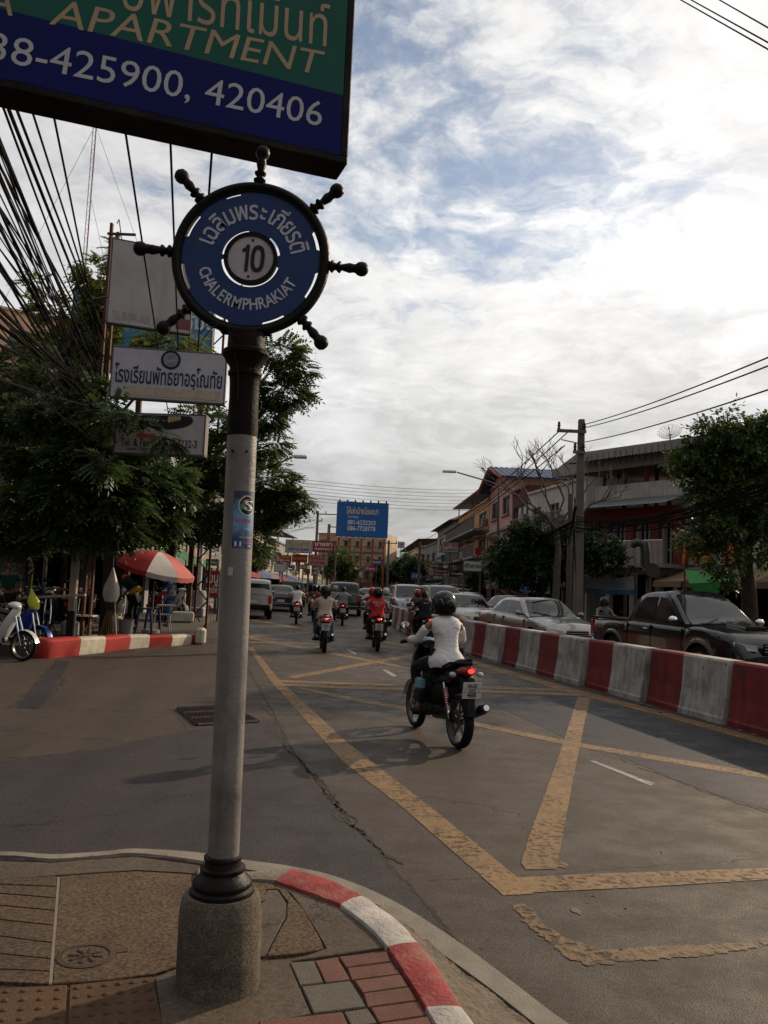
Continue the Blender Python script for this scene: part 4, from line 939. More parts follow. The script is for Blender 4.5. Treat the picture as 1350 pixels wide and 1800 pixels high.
def car(kind, name, label, cat_, loc, rz, pm, group=None, rimm=None, plate='', lit=False, chrome=False, dark_rims=False, flares=False):
    S = CARS[kind]; L, W = S['L']/2, S['W']/2; base = S['base']; r_ = S['r']; fx = S['fx']; rx = fx-S['wb']; rimm = rimm or M_rimm
    t = thing(name, label, cat_, loc, rz, group)
    belt = lambda x: bez(S['belt'], x)
    def halfw(x):
        e = abs(x)/L; k = 1-.09*max(0, (e-.62)/.38)**2.2 - (.10*max(0, (e-.93)/.07)**2); return W*k
    xs = sorted(set([-L+2*L*i/56 for i in range(57)]+[fx-r_*1.14, fx+r_*1.14, rx-r_*1.14, rx+r_*1.14]+[c+r_*1.14*math.cos(PI*k/12) for c in (fx, rx) for k in range(13)]))
    ra = r_*1.13
    def bot(x):
        z = base
        for c in (fx, rx):
            if abs(x-c) < ra: z = max(z, r_+math.sqrt(max(0, ra*ra-(x-c)**2)))
        e = abs(x)/L
        if e > .9: z = max(z, base+.10*((e-.9)/.1)**2)
        return z
    body = MB(); rows = []
    for x in xs:
        b_, tp, hw = bot(x), belt(x), halfw(x); b_ = min(b_, tp-.09)
        row = []
        prof = [(.0, .945), (.06, .965), (.22, .99), (.5, 1.0), (.68, .995), (.80, .985), (.90, .96), (.965, .925), (1.0, .86)]
        for q, k in prof:
            z = b_+(tp-b_)*q
            kk = k if b_ <= base+.12 else (1.0 if q < .5 else k)
            row.append((x, hw*kk, z))
        cr = .045 if x > S['cab'][-1][0]-.3 else .02
        row += [(x, hw*.62, tp+cr*.6), (x, hw*.3, tp+cr*.9), (x, 0, tp+cr)]
        row = row+[(x, -y, z) for (x, y, z) in reversed(row[:-1])]
        rows.append(row)
    body.grid(rows, pm, True)
    n = len(rows[0])
    body.add(rows[0], [tuple(range(n))], pm); body.add(rows[-1], [tuple(reversed(range(n)))], pm)
    cab = S['cab']; zb0 = min(cab[0][1], cab[-1][1]); zr = max(c[1] for c in cab); wb_ = W*.925; wr_ = W*.70 if kind != 'suv' else W*.76
    if kind == 'canopy': wr_ = W*.80
    sidey = lambda z: wb_+(wr_-wb_)*max(0, (z-zb0)/(zr-zb0))
    rows = []; N = 44; x0, x1 = cab[0][0], cab[-1][0]
    cx_ = sorted(set([x0+(x1-x0)*i/N for i in range(N+1)]+[c[0] for c in cab]))
    for x in cx_:
        z = bez(cab, x); zb = min(z, belt(x)-.03); row = []
        row.append((x, sidey(zb)+.0, zb))
        zt = z-.0; row += [(x, sidey(zb+(zt-zb)*.5), zb+(zt-zb)*.5), (x, sidey(zt-.05 if zt-zb > .1 else zt)-.0, zt-.05 if zt-zb > .1 else zt-.01), (x, sidey(zt)-.05, zt-.008), (x, sidey(zt)*.55, zt+.018), (x, 0, zt+.024)]
        row = row+[(x, -y, zz) for (x, y, zz) in reversed(row[:-1])]; rows.append(row)
    body.grid(rows, pm, True)
    body.build('body', pm, t)
    un = MB(); un.box((0, 0, base+.22), (2*L*.93, W*1.55, .36), M_under); un.build('underbody', M_under, t)
    # door seams
    sm_ = MB()
    seams = {'sedan': (-1.0, -.39, .95), 'suv': (-1.22, -.32, .98), 'pickup': (-.92, -.04, 1.02), 'canopy': (-.96, -.06, 1.0), 'hatch': (-.97, -.27, .8)}[kind]
    for xx in seams:
        for s_ in (-1, 1): sm_.box((xx, s_*(W*.985), (base+belt(xx))/2+.02), (.012, .035, (belt(xx)-base)*.80), M_under)
    sm_.build('door_seam', M_under, t)
    # side windows
    for wq in S['win']:
        pts = [(wq[i], wq[i+1]) for i in range(0, len(wq), 2)]
        for s_ in (-1, 1):
            a = MB(); vs = [(x, s_*(sidey(z)+.006), z) for x, z in pts]; vi = [(x, s_*(sidey(z)-.02), z) for x, z in pts]; k = len(pts)
            f = tuple(range(k)); fs = [f if s_ < 0 else f[::-1]]+[(i, (i+1) % k, k+(i+1) % k, k+i) for i in range(k)]
            a.add(vs+vi, fs, M_glass); a.build('side_window', M_glass, t)
    def screen(xa, za, xb, zb_, nm, inset=.045):
        a = MB(); R_ = []
        for i in range(7):
            q = i/6; x = xa+(xb-xa)*q; z = bez(cab, x)
            z = za+(zb_-za)*q if abs(z-(za+(zb_-za)*q)) > .2 else z
            y = sidey(z)-inset-.03; row = []
            for k in range(9):
                u = -1+k/4; row.append((x+(.05*(1-u*u))*(1 if xb < xa and nm == 'windscreen' else -1)*0, y*u, z+.014+.022*(1-abs(u)**2.2)))
            R_.append(row)
        a.grid(R_, M_glass, True); a.build(nm, M_glass, t); return R_
    fw = cab[-1]; fr = cab[-2]; screen(fw[0]-.03, fw[1]+.02, fr[0]+.06, fr[1]-.03, 'windscreen')
    bw = cab[0]; br_ = cab[1]
    screen(bw[0]+.05, bw[1]+.06, br_[0]-.03 if kind not in ('sedan',) else br_[0], br_[1]-.02, 'rear_window')
    wp = MB(); 
    for s_ in (.15, -.5): wp.tube([(fw[0]-.02, W*s_, fw[1]+.05), (fw[0]-.20, W*(s_+.45), fw[1]+.17)], .008, M_dark, 5)
    wp.build('wiper', M_dark, t)
    # front end
    zf = belt(L*.93); fz = base+.16
    gz = (zf+base)/2+.06
    xf = lambda y: L-.02-.16*(abs(y)/W)**3
    gr_ = MB(); gr_.box((L+.0, 0, gz+.06), (.05, W*.72, .15 if kind not in ('pickup', 'canopy') else .20), M_dark, None, .012); gr_.build('grille', M_dark, t)
    for k in range(3):
        a = MB(); a.box((L+.022, 0, gz+.02+k*.05), (.02, W*.70, .014), M_chrome); a.build('grille_bar', M_chrome, t)
    a = MB(); a.box((L+.005, 0, base+.14), (.07, W*1.1, .11), M_dark, None, .015); a.build('bumper_intake', M_dark, t)
    for s_ in (-1, 1):
        a = MB(); y0, y1 = s_*W*.50, s_*W*.90; hh = .075
        pts = [(L-.01, y0, gz+.02), (L-.02, y0, gz+.12), (L-.20, y1, gz+.17), (L-.15, y1+s_*.0, gz+.03)]
        pin = [(p[0]-.10, p[1]*.96, p[2]) for p in pts]
        pts = [(p[0]+.02, p[1]*1.01, p[2]) for p in pts]
        fs = [(0, 1, 2, 3), (4, 7, 6, 5), (0, 4, 5, 1), (1, 5, 6, 2), (2, 6, 7, 3), (3, 7, 4, 0)]
        a.add(pts+pin, fs, M_lens); a.build('headlight', M_lens, t)
        a = MB(); a.ball((L-.03, s_*W*.66, base+.16), .05, M_lens, 10, sc=(.5, 1, 1)); a.build('fog_lamp', M_lens, t)
        # tail lamps
        a = MB(); zt_ = belt(-L*.97); hb = .12 if kind == 'sedan' else .22
        if kind in ('canopy', 'suv', 'pickup'): a.box((-L+.03, s_*(W*.83), zt_-.20), (.10, W*.17, .34), M_lit if lit else M_tail, None, .015)
        else: a.box((-L+.05, s_*(W*.72), zt_-.10), (.12, W*.32, .15), M_lit if lit else M_tail, None, .02)
        a.build('tail_light', M_tail, t)
        # mirrors
        a = MB(); xm = fw[0]-.30; zm = fw[1]+.10
        a.ball((xm, s_*(W*1.11), zm), .085, M_chrome if chrome else pm, 12, sc=(.65, 1.25, .85)); a.box((xm, s_*W*.98, zm-.04), (.05, .16, .04), M_dark); o = a.build('mirror', pm, t)
        for xx in seams[1:]:
            a = MB(); a.box((xx-.18 if xx < .5 else xx-.0, s_*(W*1.0), belt(xx)-.13), (.15, .03, .025), M_chrome if chrome else pm, None, .008)
            if xx < .6: a.build('door_handle', pm, t)
        if flares:
            for c in (fx, rx):
                a = MB(); rw = []
                for k in range(15):
                    an = PI*(k/14)*1.04-.06; q = []
                    for rr, yy in ((ra*.985, W*.93), (ra*.985, W*1.03), (ra*1.10, W*1.035), (ra*1.2, W*.99)):
                        q.append((c+rr*math.cos(an), s_*yy, max(base+.05, r_+rr*math.sin(an))))
                    rw.append(q)
                a.grid(rw, pm, True); a.build('wheel_flare', pm, t)
    bmp = MB(); bmp.box((-L-.01, 0, base+.14), (.14, W*1.7, .20), pm if kind in ('sedan', 'hatch', 'suv') else M_chrome if chrome else M_dark, None, .03); bmp.build('rear_bumper', pm, t)
    a = MB(); a.box((-L-.035 if kind != 'sedan' else -L-.02, 0, base+.36), (.02, .40, .15), M_plate); pl_ = a.build('number_plate', M_plate, t)
    a = MB(); a.box((L+.05, 0, base+.13), (.012, .40, .13), M_plate); a.build('number_plate', M_plate, t)
    if kind == 'pickup':
        a = MB(); a.box((-1.79, 0, 1.112), (1.50, W*1.50, .014), M_under); a.build('cargo_bed', M_under, t)
        a = MB()
        for s_ in (-1, 1): a.box((-1.79, s_*W*.88, 1.125), (1.58, .07, .035), M_dark, None, .01)
        a.box((-2.55, 0, 1.125), (.06, W*1.75, .035), M_dark, None, .01); a.build('bed_rail', M_dark, t)
        a = MB(); rows = []
        for i in range(6):
            q = i/5; rows.append([(1.55+.5*q, -.30+.03*q, 1.145-.035*q+.0*i), (1.55+.5*q, -.27+.03*q, 1.20-.05*q), (1.55+.5*q, .27-.03*q, 1.20-.05*q), (1.55+.5*q, .30-.03*q, 1.145-.035*q)])
        a.grid(rows, pm, False, flip=True); a.box((2.05, 0, 1.125), (.02, .5, .05), M_dark); a.build('bonnet_scoop', pm, t)
    if kind in ('canopy', 'suv'):
        a = MB()
        for s_ in (-1, 1): a.tube([(-1.9, s_*wr_*.92, zr+.03), (-1.8, s_*wr_*.92, zr+.06), (.1, s_*wr_*.92, zr+.06), (.25, s_*wr_*.92, zr+.02)], .018, M_dark, 6)
        a.build('roof_rail', M_dark, t)
    for x in (fx, rx):
        for s_ in (-1, 1): put_wheel(t, x, s_*(W-.115), r_, .21, rimm, 6, False, 0 if s_ > 0 else PI)
    return t
P_black = mat('black_car_paint', (.005, .005, .006), .22, var=.05, vs=1.5, bump=0, coat=.45, spec=.25, obj=True, dirt=(.022, .019, .016), dirt_amt=.22, ds=2.2); P_silver = paint('silver_car_paint', (0.21, 0.189, 0.175), .55, .30); P_beige = paint('beige_car_paint', (0.252, 0.217, 0.168), .4, .32)
P_white = paint('white_car_paint', (0.35, 0.35, 0.35), .0, .3); P_grey = paint('grey_car_paint', (.10, .10, .105), .5, .3); P_dgrey = paint('dark_car_paint', (.025, .025, .03), .4, .25); P_lsil = paint('light_silver_paint', (0.238, 0.238, 0.245), .5, .3); P_blue = paint('pale_blue_paint', (.22, .26, .32), .4, .3)
P_maroon = paint('maroon_car_paint', (.07, .012, .014), .3, .3)
def carat(kind, name, label, cat_, px_, Y, heading_deg, pm, **kw):
    p = D(px_, 1040, Y); return car(kind, name, label, cat_, (p.x, Y, 0), R(heading_deg), pm, **kw)
OG = 'oncoming traffic behind the red and white barriers'
carat('pickup', 'pickup_truck', 'black double cab pickup truck with chrome mirror and bonnet scoop behind the barriers', 'pickup truck', 1212, 17.4, -75, P_black, group=OG, chrome=True, flares=True)
carat('sedan', 'sedan_car', 'silver sedan car behind the barriers just ahead of the black pickup', 'car', 944, 24.6, -73, P_silver, group=OG)
carat('sedan', 'sedan_car', 'pale beige sedan car partly hidden behind the helmet of the woman in white', 'car', 815, 33.5, -78, P_beige, group=OG)
carat('suv', 'minivan', 'dark grey van with a wide windscreen behind the rider in black', 'van', 776, 40, -80, P_grey, group=OG)
carat('suv', 'suv_car', 'silver front facing four wheel drive car beside the red vest rider', 'car', 716, 46, -84, P_lsil, group=OG)
carat('hatch', 'hatchback_car', 'pale blue grey small car behind the beige sedan by the parked motorbikes', 'car', 826, 44, -78, P_blue, group=OG)
carat('canopy', 'pickup_truck', 'white pickup far back in the oncoming traffic', 'pickup truck', 800, 52, -76, P_white, group=OG)
carat('canopy', 'pickup_truck', 'light coloured pickup farthest back in the oncoming lane', 'pickup truck', 773, 60, -80, P_lsil, group=OG)
carat('sedan', 'sedan_car', 'dark red car parked under the tree behind the silver sedan', 'car', 905, 40, -75, P_maroon)
LG = 'vehicles driving away on the left lanes'
carat('canopy', 'pickup_truck', 'silver beige pickup with canopy seen from behind at the grey post', 'pickup truck', 443, 38, 100, paint('champagne_paint', (.27, .25, .22), .4), group=LG)
carat('sedan', 'sedan_car', 'dark grey saloon car ahead of the silver beige pickup', 'car', 492, 49, 99, P_dgrey, group=LG)
carat('suv', 'suv_car', 'black car with open dark rear behind the white shirt rider', 'car', 513, 60, 98, P_dgrey, group=LG)
carat('suv', 'suv_car', 'dark four wheel drive car in the middle of the traffic jam', 'car', 607, 46, 91, P_dgrey, group=LG)
carat('sedan', 'sedan_car', 'white car far down the middle of the street', 'car', 650, 62, 88, P_white, group=LG)

# =================================================================== motorbikes and people
M_seat = mat('black_vinyl_seat', (.010, .010, .011), .45, bump=.15, obj=True); M_eng = mat('engine_grey', (.045, .044, .043), .5, metal=.5, var=.3, vs=12, bump=.3, obj=True)
M_exh = mat('exhaust_black', (.022, .020, .020), .35, metal=.5, bump=.05, obj=True); M_mirr = mat('mirror_glass', (.5, .5, .5), .03, metal=1, bump=0, obj=True, var=0)
M_red_b = paint('red_bike_paint', (.22, .012, .014), .1, .25); M_wht_b = paint('white_bike_paint', (.46, .46, .45), .0, .25); M_blk_b = mat('black_bike_paint', (.007, .007, .008), .28, bump=0, coat=.3, spec=.2, obj=True); M_pink_b = paint('pink_grey_bike_paint', (.30, .24, .24), .1, .3); M_blu_b = paint('blue_bike_paint', (.01, .03, .22), .1, .25)
M_drim = mat('dark_alloy_rim', (.09, .09, .09), .4, metal=.7, bump=0, obj=True)
M_tan_b = paint('cream_bike_paint', (.36, .30, .24), .1, .3)
def shell(mb, secs, m, n=12, cap=True):
    """secs: (x, z centre, half width, half height, [y]) ellipse sections along x"""
    rows = []
    for s_ in secs:
        x, z, w_, h_ = s_[:4]; y = s_[4] if len(s_) > 4 else 0
        rows.append([(x, y+w_*math.cos(2*PI*k/n)*(1 if abs(math.sin(2*PI*k/n)) < .8 else .92), z+h_*math.sin(2*PI*k/n)) for k in range(n)])
    mb.grid(rows, m, True, close=True)
    if cap: mb.add(rows[0], [tuple(range(n))], m); mb.add(rows[-1], [tuple(reversed(range(n)))], m)
def moto(name, label, loc, rz, body_m, front_m=None, group=None, lit=True, plate=None, scooter=False, steer=0.0, detail=True, cat_='motorbike', basket=False, tailm=None, stand=False):
    t = thing(name, label, cat_, loc, rz, group); front_m = front_m or body_m; rw = .272 if not scooter else .25
    rmm = M_drim; put_wheel(t, -.61, 0, rw, .105, rmm, 5, True); put_wheel(t, .63, 0, rw, .08, rmm, 5, True)
    # fork and front fender
    a = MB()
    for s_ in (-1, 1): a.tube([(.63, s_*.062, rw), (.52, s_*.062, .62), (.46, s_*.05, .80)], .017, M_chrome, 8)
    a.tube([(.47, 0, .72), (.40, 0, .96)], .026, M_dark, 8); a.build('fork', M_chrome, t)
    a = MB(); rows = []
    for k in range(9):
        an = R(150-k*17); rows.append([(.63+(rw+.03)*math.cos(an), y, rw+(rw+.03-abs(y)**2*4)*math.sin(an)) for y in (-.062, -.045, 0, .045, .062)])
    a.grid(rows, front_m, True); a.build('front_fender', front_m, t)
    # leg shield / front fairing
    a = MB(); rows = []
    for x, z, w_, bul in ((.52, .93, .085, .05), (.50, .84, .15, .06), (.44, .72, .20, .06), (.34, .55, .21, .05), (.27, .40, .17, .03), (.22, .28, .10, .01)):
        rows.append([(x-.10*abs(u)**1.6+.0, w_*u, z+.015*abs(u)) for u in (-1, -.75, -.4, 0, .4, .75, 1)])
    a.grid(rows, front_m, True, flip=True)
    rows2 = [[(p[0]-.035, p[1]*.93, p[2]) for p in r_] for r_ in rows]; a.grid(rows2, M_dark, True)
    a.build('leg_shield', front_m, t)
    # handlebar nacelle, headlight
    a = MB(); shell(a, [(.28, .985, .10, .045), (.36, 1.00, .15, .06), (.44, .985, .13, .07), (.49, .96, .07, .05)], body_m); a.build('handlebar_cover', body_m, t)
    a = MB(); a.ball((.475, 0, .955), .065, M_lens, 12, sc=(.5, 1.3, .8)); a.build('headlight', M_lens, t)
    a = MB(); a.tube([(.36, -.10, 1.00), (.34, -.20, 1.02), (.28, -.33, 1.00)], .013, M_dark, 8); a.tube([(.36, .10, 1.00), (.34, .20, 1.02), (.28, .33, 1.00)], .013, M_dark, 8)
    for s_ in (-1, 1): a.tube([(.315, s_*.24, 1.013), (.275, s_*.345, 1.0)], .019, M_dark, 8); a.tube([(.36, s_*.17, 1.02), (.36, s_*.32, .985)], .006, M_chrome, 5)
    a.build('handlebar', M_dark, t)
    for s_ in (-1, 1):
        a = MB(); a.tube([(.33, s_*.18, 1.02), (.32, s_*.24, 1.14), (.31, s_*.27, 1.17)], .006, M_dark, 6); a.ball((.315, s_*.30, 1.19), .055, M_dark, 12, sc=(.3, 1.1, .75)); a.ball((.301, s_*.30, 1.19), .048, M_mirr, 12, sc=(.1, 1.1, .75)); a.build('mirror', M_dark, t)
    # central body and engine
    a = MB(); shell(a, [(.26, .42, .07, .12), (.12, .42, .10, .12), (-.05, .47, .115, .15), (-.25, .53, .12, .16), (-.42, .56, .10, .12)], M_dark); a.build('frame_cover', M_dark, t)
    a = MB(); shell(a, [(.20, .33, .06, .07), (.10, .32, .10, .09), (-.06, .31, .12, .10), (-.22, .32, .09, .08)], M_eng); a.tube([(.02, -.13, .31), (.02, .13, .31)], .075, M_eng, 14); a.tube([(.12, 0, .36), (.25, 0, .42)], .055, M_eng, 10)
    for k in range(4): a.tube([(.16+k*.025, 0, .38+k*.011), (.165+k*.025, 0, .382+k*.011)], .07, M_eng, 12)
    a.build('engine', M_eng, t)
    # seat and tail
    wS = .115 if not scooter else .135
    a = MB(); shell(a, [(.16, .72, .05, .03), (.08, .755, .085, .045), (-.12, .755, wS, .05), (-.30, .775, wS, .055), (-.50, .81, wS*.9, .05), (-.64, .865, wS*.75, .04), (-.80, .90, wS*.35, .02)], M_seat, 14); a.build('seat', M_seat, t)
    a = MB(); shell(a, [(.14, .62, .05, .07), (.0, .64, .09, .085), (-.20, .655, .115 if not scooter else .15, .10 if not scooter else .13), (-.45, .70, .12 if not scooter else .16, .095 if not scooter else .13), (-.66, .755, .10 if not scooter else .14, .07), (-.80, .80, .07 if not scooter else .11, .055)], body_m, 16); a.build('tail_body', body_m, t)
    a = MB()
    for s_ in (-1, 1): a.tube([(-.42, s_*.13, .80), (-.62, s_*.135, .86), (-.80, s_*.09, .875), (-.86, 0, .875)], .013, M_dark if not scooter else M_chrome, 6)
    a.build('grab_rail', M_dark, t)
    tm = tailm or (M_lit if lit else M_tail)
    a = MB(); shell(a, [(-.72, .795, .10 if not scooter else .09, .045), (-.80, .80, .085, .048), (-.855, .80, .045, .032)], M_tail, 14); ta = a.build('tail_light', M_tail, t)
    if lit:
        a = MB(); a.ball((-.845, 0, .80), .034, M_lit, 12, sc=(.6, 1.25, .8)); a.build('lamp', M_lit, ta)
    for s_ in (-1, 1):
        a = MB(); a.ball((-.74, s_*.15, .755), .036, M_amber if scooter else M_lens, 10, sc=(1, 1.1, .8)); a.build('indicator', M_amber, t)
    # rear fender, plate
    a = MB(); rows = []
    for x, z, w_ in ((-.70, .76, .08), (-.80, .70, .085), (-.85, .58, .075), (-.88, .44, .07), (-.90, .36, .06)):
        rows.append([(x+.03, -w_, z), (x, -w_*.6, z), (x, w_*.6, z), (x+.03, w_, z)])
    a.grid(rows, M_dark, True); a.grid([[(p[0]+.012, p[1], p[2]) for p in r_] for r_ in rows], M_dark, True, flip=True); a.build('rear_fender', M_dark, t)
    a = MB(); Mx = Matrix.Translation((-.885, 0, .615)) @ Matrix.Rotation(R(-10), 4, 'Y'); a.box((0, 0, 0), (.006, .20, .165), M_plate, Mx, .002); pl_ = a.build('number_plate', M_plate, t)
    if plate:
        for (s_, z, h) in ((plate[0], .047, .062), (plate[1], .0, .032), (plate[2], -.048, .064)):
            me = text_data(s_, h, M_pb, bold=.02); me.transform(Mx @ Matrix.Translation((-.0045, 0, z)) @ Matrix(((0, 0, -1, 0), (-1, 0, 0, 0), (0, 1, 0, 0), (0, 0, 0, 1)))); link('lettering', me, pl_)
        for z in (.018, -.016):
            a = MB(); a.box((-.004, 0, z), (.002, .19, .003), M_pb, Mx); a.build('line', M_pb, pl_)
    # swing arm, shocks, chain case, exhaust, pegs
    a = MB()
    for s_ in (-1, 1): a.tube([(-.08, s_*.07, .32), (-.61, s_*.075, rw)], .020, M_dark, 6)
    a.box((-.35, .10, .31), (.5, .02, .08), M_exh, None, .008); a.build('swing_arm', M_dark, t)
    a = MB()
    for s_ in (-1, 1):
        a.tube([(-.58, s_*.10, rw+.02), (-.42, s_*.11, .64)], .012, M_chrome, 8)
        for k in range(9):
            q = .25+k*.07; x = -.58+.16*q; z = rw+.02+(.62-rw)*q; a.tube([(x, s_*(.10+.01*q), z), (x+.004, s_*(.10+.01*q), z+.012)], .028, M_red_b if not scooter else M_dark, 8)
    a.build('shock_absorber', M_chrome, t)
    a = MB(); a.tube([(.18, -.05, .30), (.08, -.11, .20), (-.20, -.14, .22), (-.40, -.15, .27)], .017, M_exh, 8); a.tube([(-.36, -.155, .26), (-.46, -.16, .30), (-.80, -.17, .42), (-.86, -.17, .44)], [.03, .048, .055, .045], M_exh, 14); a.tube([(-.855, -.17, .438), (-.875, -.17, .445)], .032, M_chrome, 12); a.build('exhaust', M_exh, t)
    a = MB(); a.box((-.55, -.175, .36), (.22, .012, .05), M_chrome, Matrix.Rotation(0, 4, 'Y'), .004); a.build('heat_guard', M_chrome, a and t)
    for s_ in (-1, 1):
        a = MB(); a.tube([(.03, s_*.05, .26), (.03, s_*.17, .262), (.03, s_*.27, .265)], [.012, .022, .022], M_dark, 8); a.build('foot_peg', M_dark, t)
        a = MB(); a.tube([(-.30, s_*.10, .30), (-.28, s_*.22, .33)], .016, M_dark, 6); a.build('foot_peg', M_dark, t)
    if scooter: a = MB(); a.box((.12, 0, .30), (.30, .34, .05), M_dark, None, .02); a.build('floor_board', M_dark, t)
    if stand:
        a = MB(); a.tube([(-.1, .08, .26), (-.14, .20, .01)], .012, M_dark, 6); a.build('side_stand', M_dark, t)
    if basket:
        a = MB(); c_ = (.62, 0, .86)
        for zz in (.0, .07, .14, .21):
            w_ = .13+.03*zz/.2; a.tube([(.50, -w_, c_[2]+zz), (.74, -w_, c_[2]+zz), (.74, w_, c_[2]+zz), (.50, w_, c_[2]+zz), (.50, -w_, c_[2]+zz)], .004, M_dark, 4)
        for k in range(6):
            yy = -.13+.052*k; a.tube([(.74, yy, c_[2]), (.745, yy*1.2, c_[2]+.21)], .003, M_dark, 4); a.tube([(.50, yy, c_[2]), (.495, yy*1.2, c_[2]+.21)], .003, M_dark, 4)
        a.build('basket', M_dark, t)
    return t

M_skin = mat('tan_skin', (.26, .145, .092), .55, var=.08, vs=6, bump=.05, bs=80, obj=True); M_skin2 = mat('brown_skin', (.17, .085, .052), .55, var=.08, vs=6, bump=.05, obj=True)
M_hair = mat('black_hair', (.010, .008, .007), .5, bump=.4, bs=120, obj=True); M_shoe = mat('dark_shoe', (.02, .018, .018), .6, bump=.1, obj=True)
def cloth(name, c, **kw):
    m = bpy.data.materials.new(name); m.use_nodes = True; t = NT(m.node_tree); b = t.n['Principled BSDF']; pos = t.add('ShaderNodeTexCoord').outputs['Object']
    v = t.add('ShaderNodeVectorMath', operation='SCALE'); v.inputs[0].default_value = c; t.link(t.ramp(t.noise(pos, 7, 5, .6), .3, .7, .88, 1.10, False), v.inputs['Scale']); t.link(v.outputs[0], b.inputs['Base Color'])
    b.inputs['Roughness'].default_value = .85; b.inputs['Specular IOR Level'].default_value = .1; b.inputs['Sheen Weight'].default_value = .04
    mp = t.add('ShaderNodeMapping'); mp.inputs['Scale'].default_value = (1, 1.0, 1.9); t.link(pos, mp.inputs[0])
    bn = t.add('ShaderNodeBump'); bn.inputs['Strength'].default_value = .6; bn.inputs['Distance'].default_value = .03; t.link(t.noise(mp.outputs[0], 6, 1, .4, 1.2), bn.inputs['Height']); t.link(bn.outputs[0], b.inputs['Normal'])
    return m
C_white = cloth('white_cloth', (.58, .55, .54)); C_red = cloth('red_vest_cloth', (.34, .018, .022)); C_black = cloth('black_cloth', (.012, .012, .014)); C_grey = cloth('grey_cloth', (.17, .17, .165)); C_beige = cloth('beige_cloth', (.38, .28, .235)); C_jean = cloth('denim', (.05, .075, .12)); C_dkg = cloth('dark_green_cloth', (.012, .045, .035)); C_lgrey = cloth('light_grey_sleeve', (.22, .22, .22)); C_or = cloth('orange_cloth', (.34, .06, .02)); C_yel = cloth('yellow_cloth', (.50, .30, .02)); C_blu = cloth('blue_cloth', (.02, .09, .22)); C_brown = cloth('brown_cloth', (.09, .05, .035))
def head(parent, c, yaw=0.0, pitch=0.0, skin_m=M_skin, hair=None, s=1.0, hairlen=0, name='head'):
    """head with face looking along +x, set at c (centre of the skull)"""
    Mx = Matrix.Translation(c) @ Matrix.Rotation(yaw, 4, 'Z') @ Matrix.Rotation(pitch, 4, 'Y')
    a = MB(); n = 20; rows = []
    for i in range(15):
        ph = PI*i/14; z = -math.cos(ph)*.118; r0 = math.sin(ph)**.85; row = []
        for k in range(n):
            t = 2*PI*k/n; x = math.cos(t); y = math.sin(t); rx_ = .098; ry = .076
            q = max(0, -z/.118)
            rx2 = rx_*(1-.16*q*(x < 0)-.05*q); ry2 = ry*(1-.28*q*q)
            X = x*rx2*r0+(.012*q if x > 0 else 0); Y = y*ry2*r0
            row.append((X*s, Y*s, z*s))
        rows.append(row)
    a.grid(rows, skin_m, True, close=True, M=Mx)
    a.tube([(.088*s, 0, .012*s), (.112*s, 0, -.022*s), (.092*s, 0, -.032*s)], [.008*s, .014*s, .010*s], skin_m, 8, Mx)
    for sg in (-1, 1): a.ball((0, sg*.078*s, -.005*s), .026*s, skin_m, 10, Mx, (.6, .35, 1.15))
    a.ball((.092*s, 0, -.058*s), .018*s, M_pr2, 8, Mx, (.4, 1.2, .35))
    for sg in (-1, 1): a.ball((.086*s, sg*.032*s, .012*s), .012*s, M_pw, 8, Mx, (.5, 1.1, .6)); a.ball((.091*s, sg*.032*s, .012*s), .006*s, M_pb, 6, Mx)
    o = a.build(name, skin_m, parent)
    if hair:
        b = MB(); rows = []
        for i in range(11):
            ph = PI*(.30+.70*i/10) if not hairlen else PI*(.12+.88*i/10); z = -math.cos(ph)*.126; r0 = math.sin(ph)**.8; row = []
            for k in range(18):
                t = R(62)+R(236)*k/17; X = math.cos(t)*.108*r0; Y = math.sin(t)*.086*r0
                row.append(((X-.004)*s, Y*s, (z+.008)*s))
            rows.append(row)
        b.grid(rows, hair, True, M=Mx)
        b.ball((-.012*s, 0, .045*s), .098*s, hair, 14, Mx, (1.0, .84, .88))
        if hairlen: b.tube([(-.09*s, 0, .0), (-.12*s, 0, -.10), (-.12*s, 0, -.10-hairlen)], [.05*s, .045*s, .012*s], hair, 10, Mx, flat=1)
        b.build('hair', hair, o)
    return o
M_pr2 = mat('lips', (.25, .08, .06), .5, bump=0)
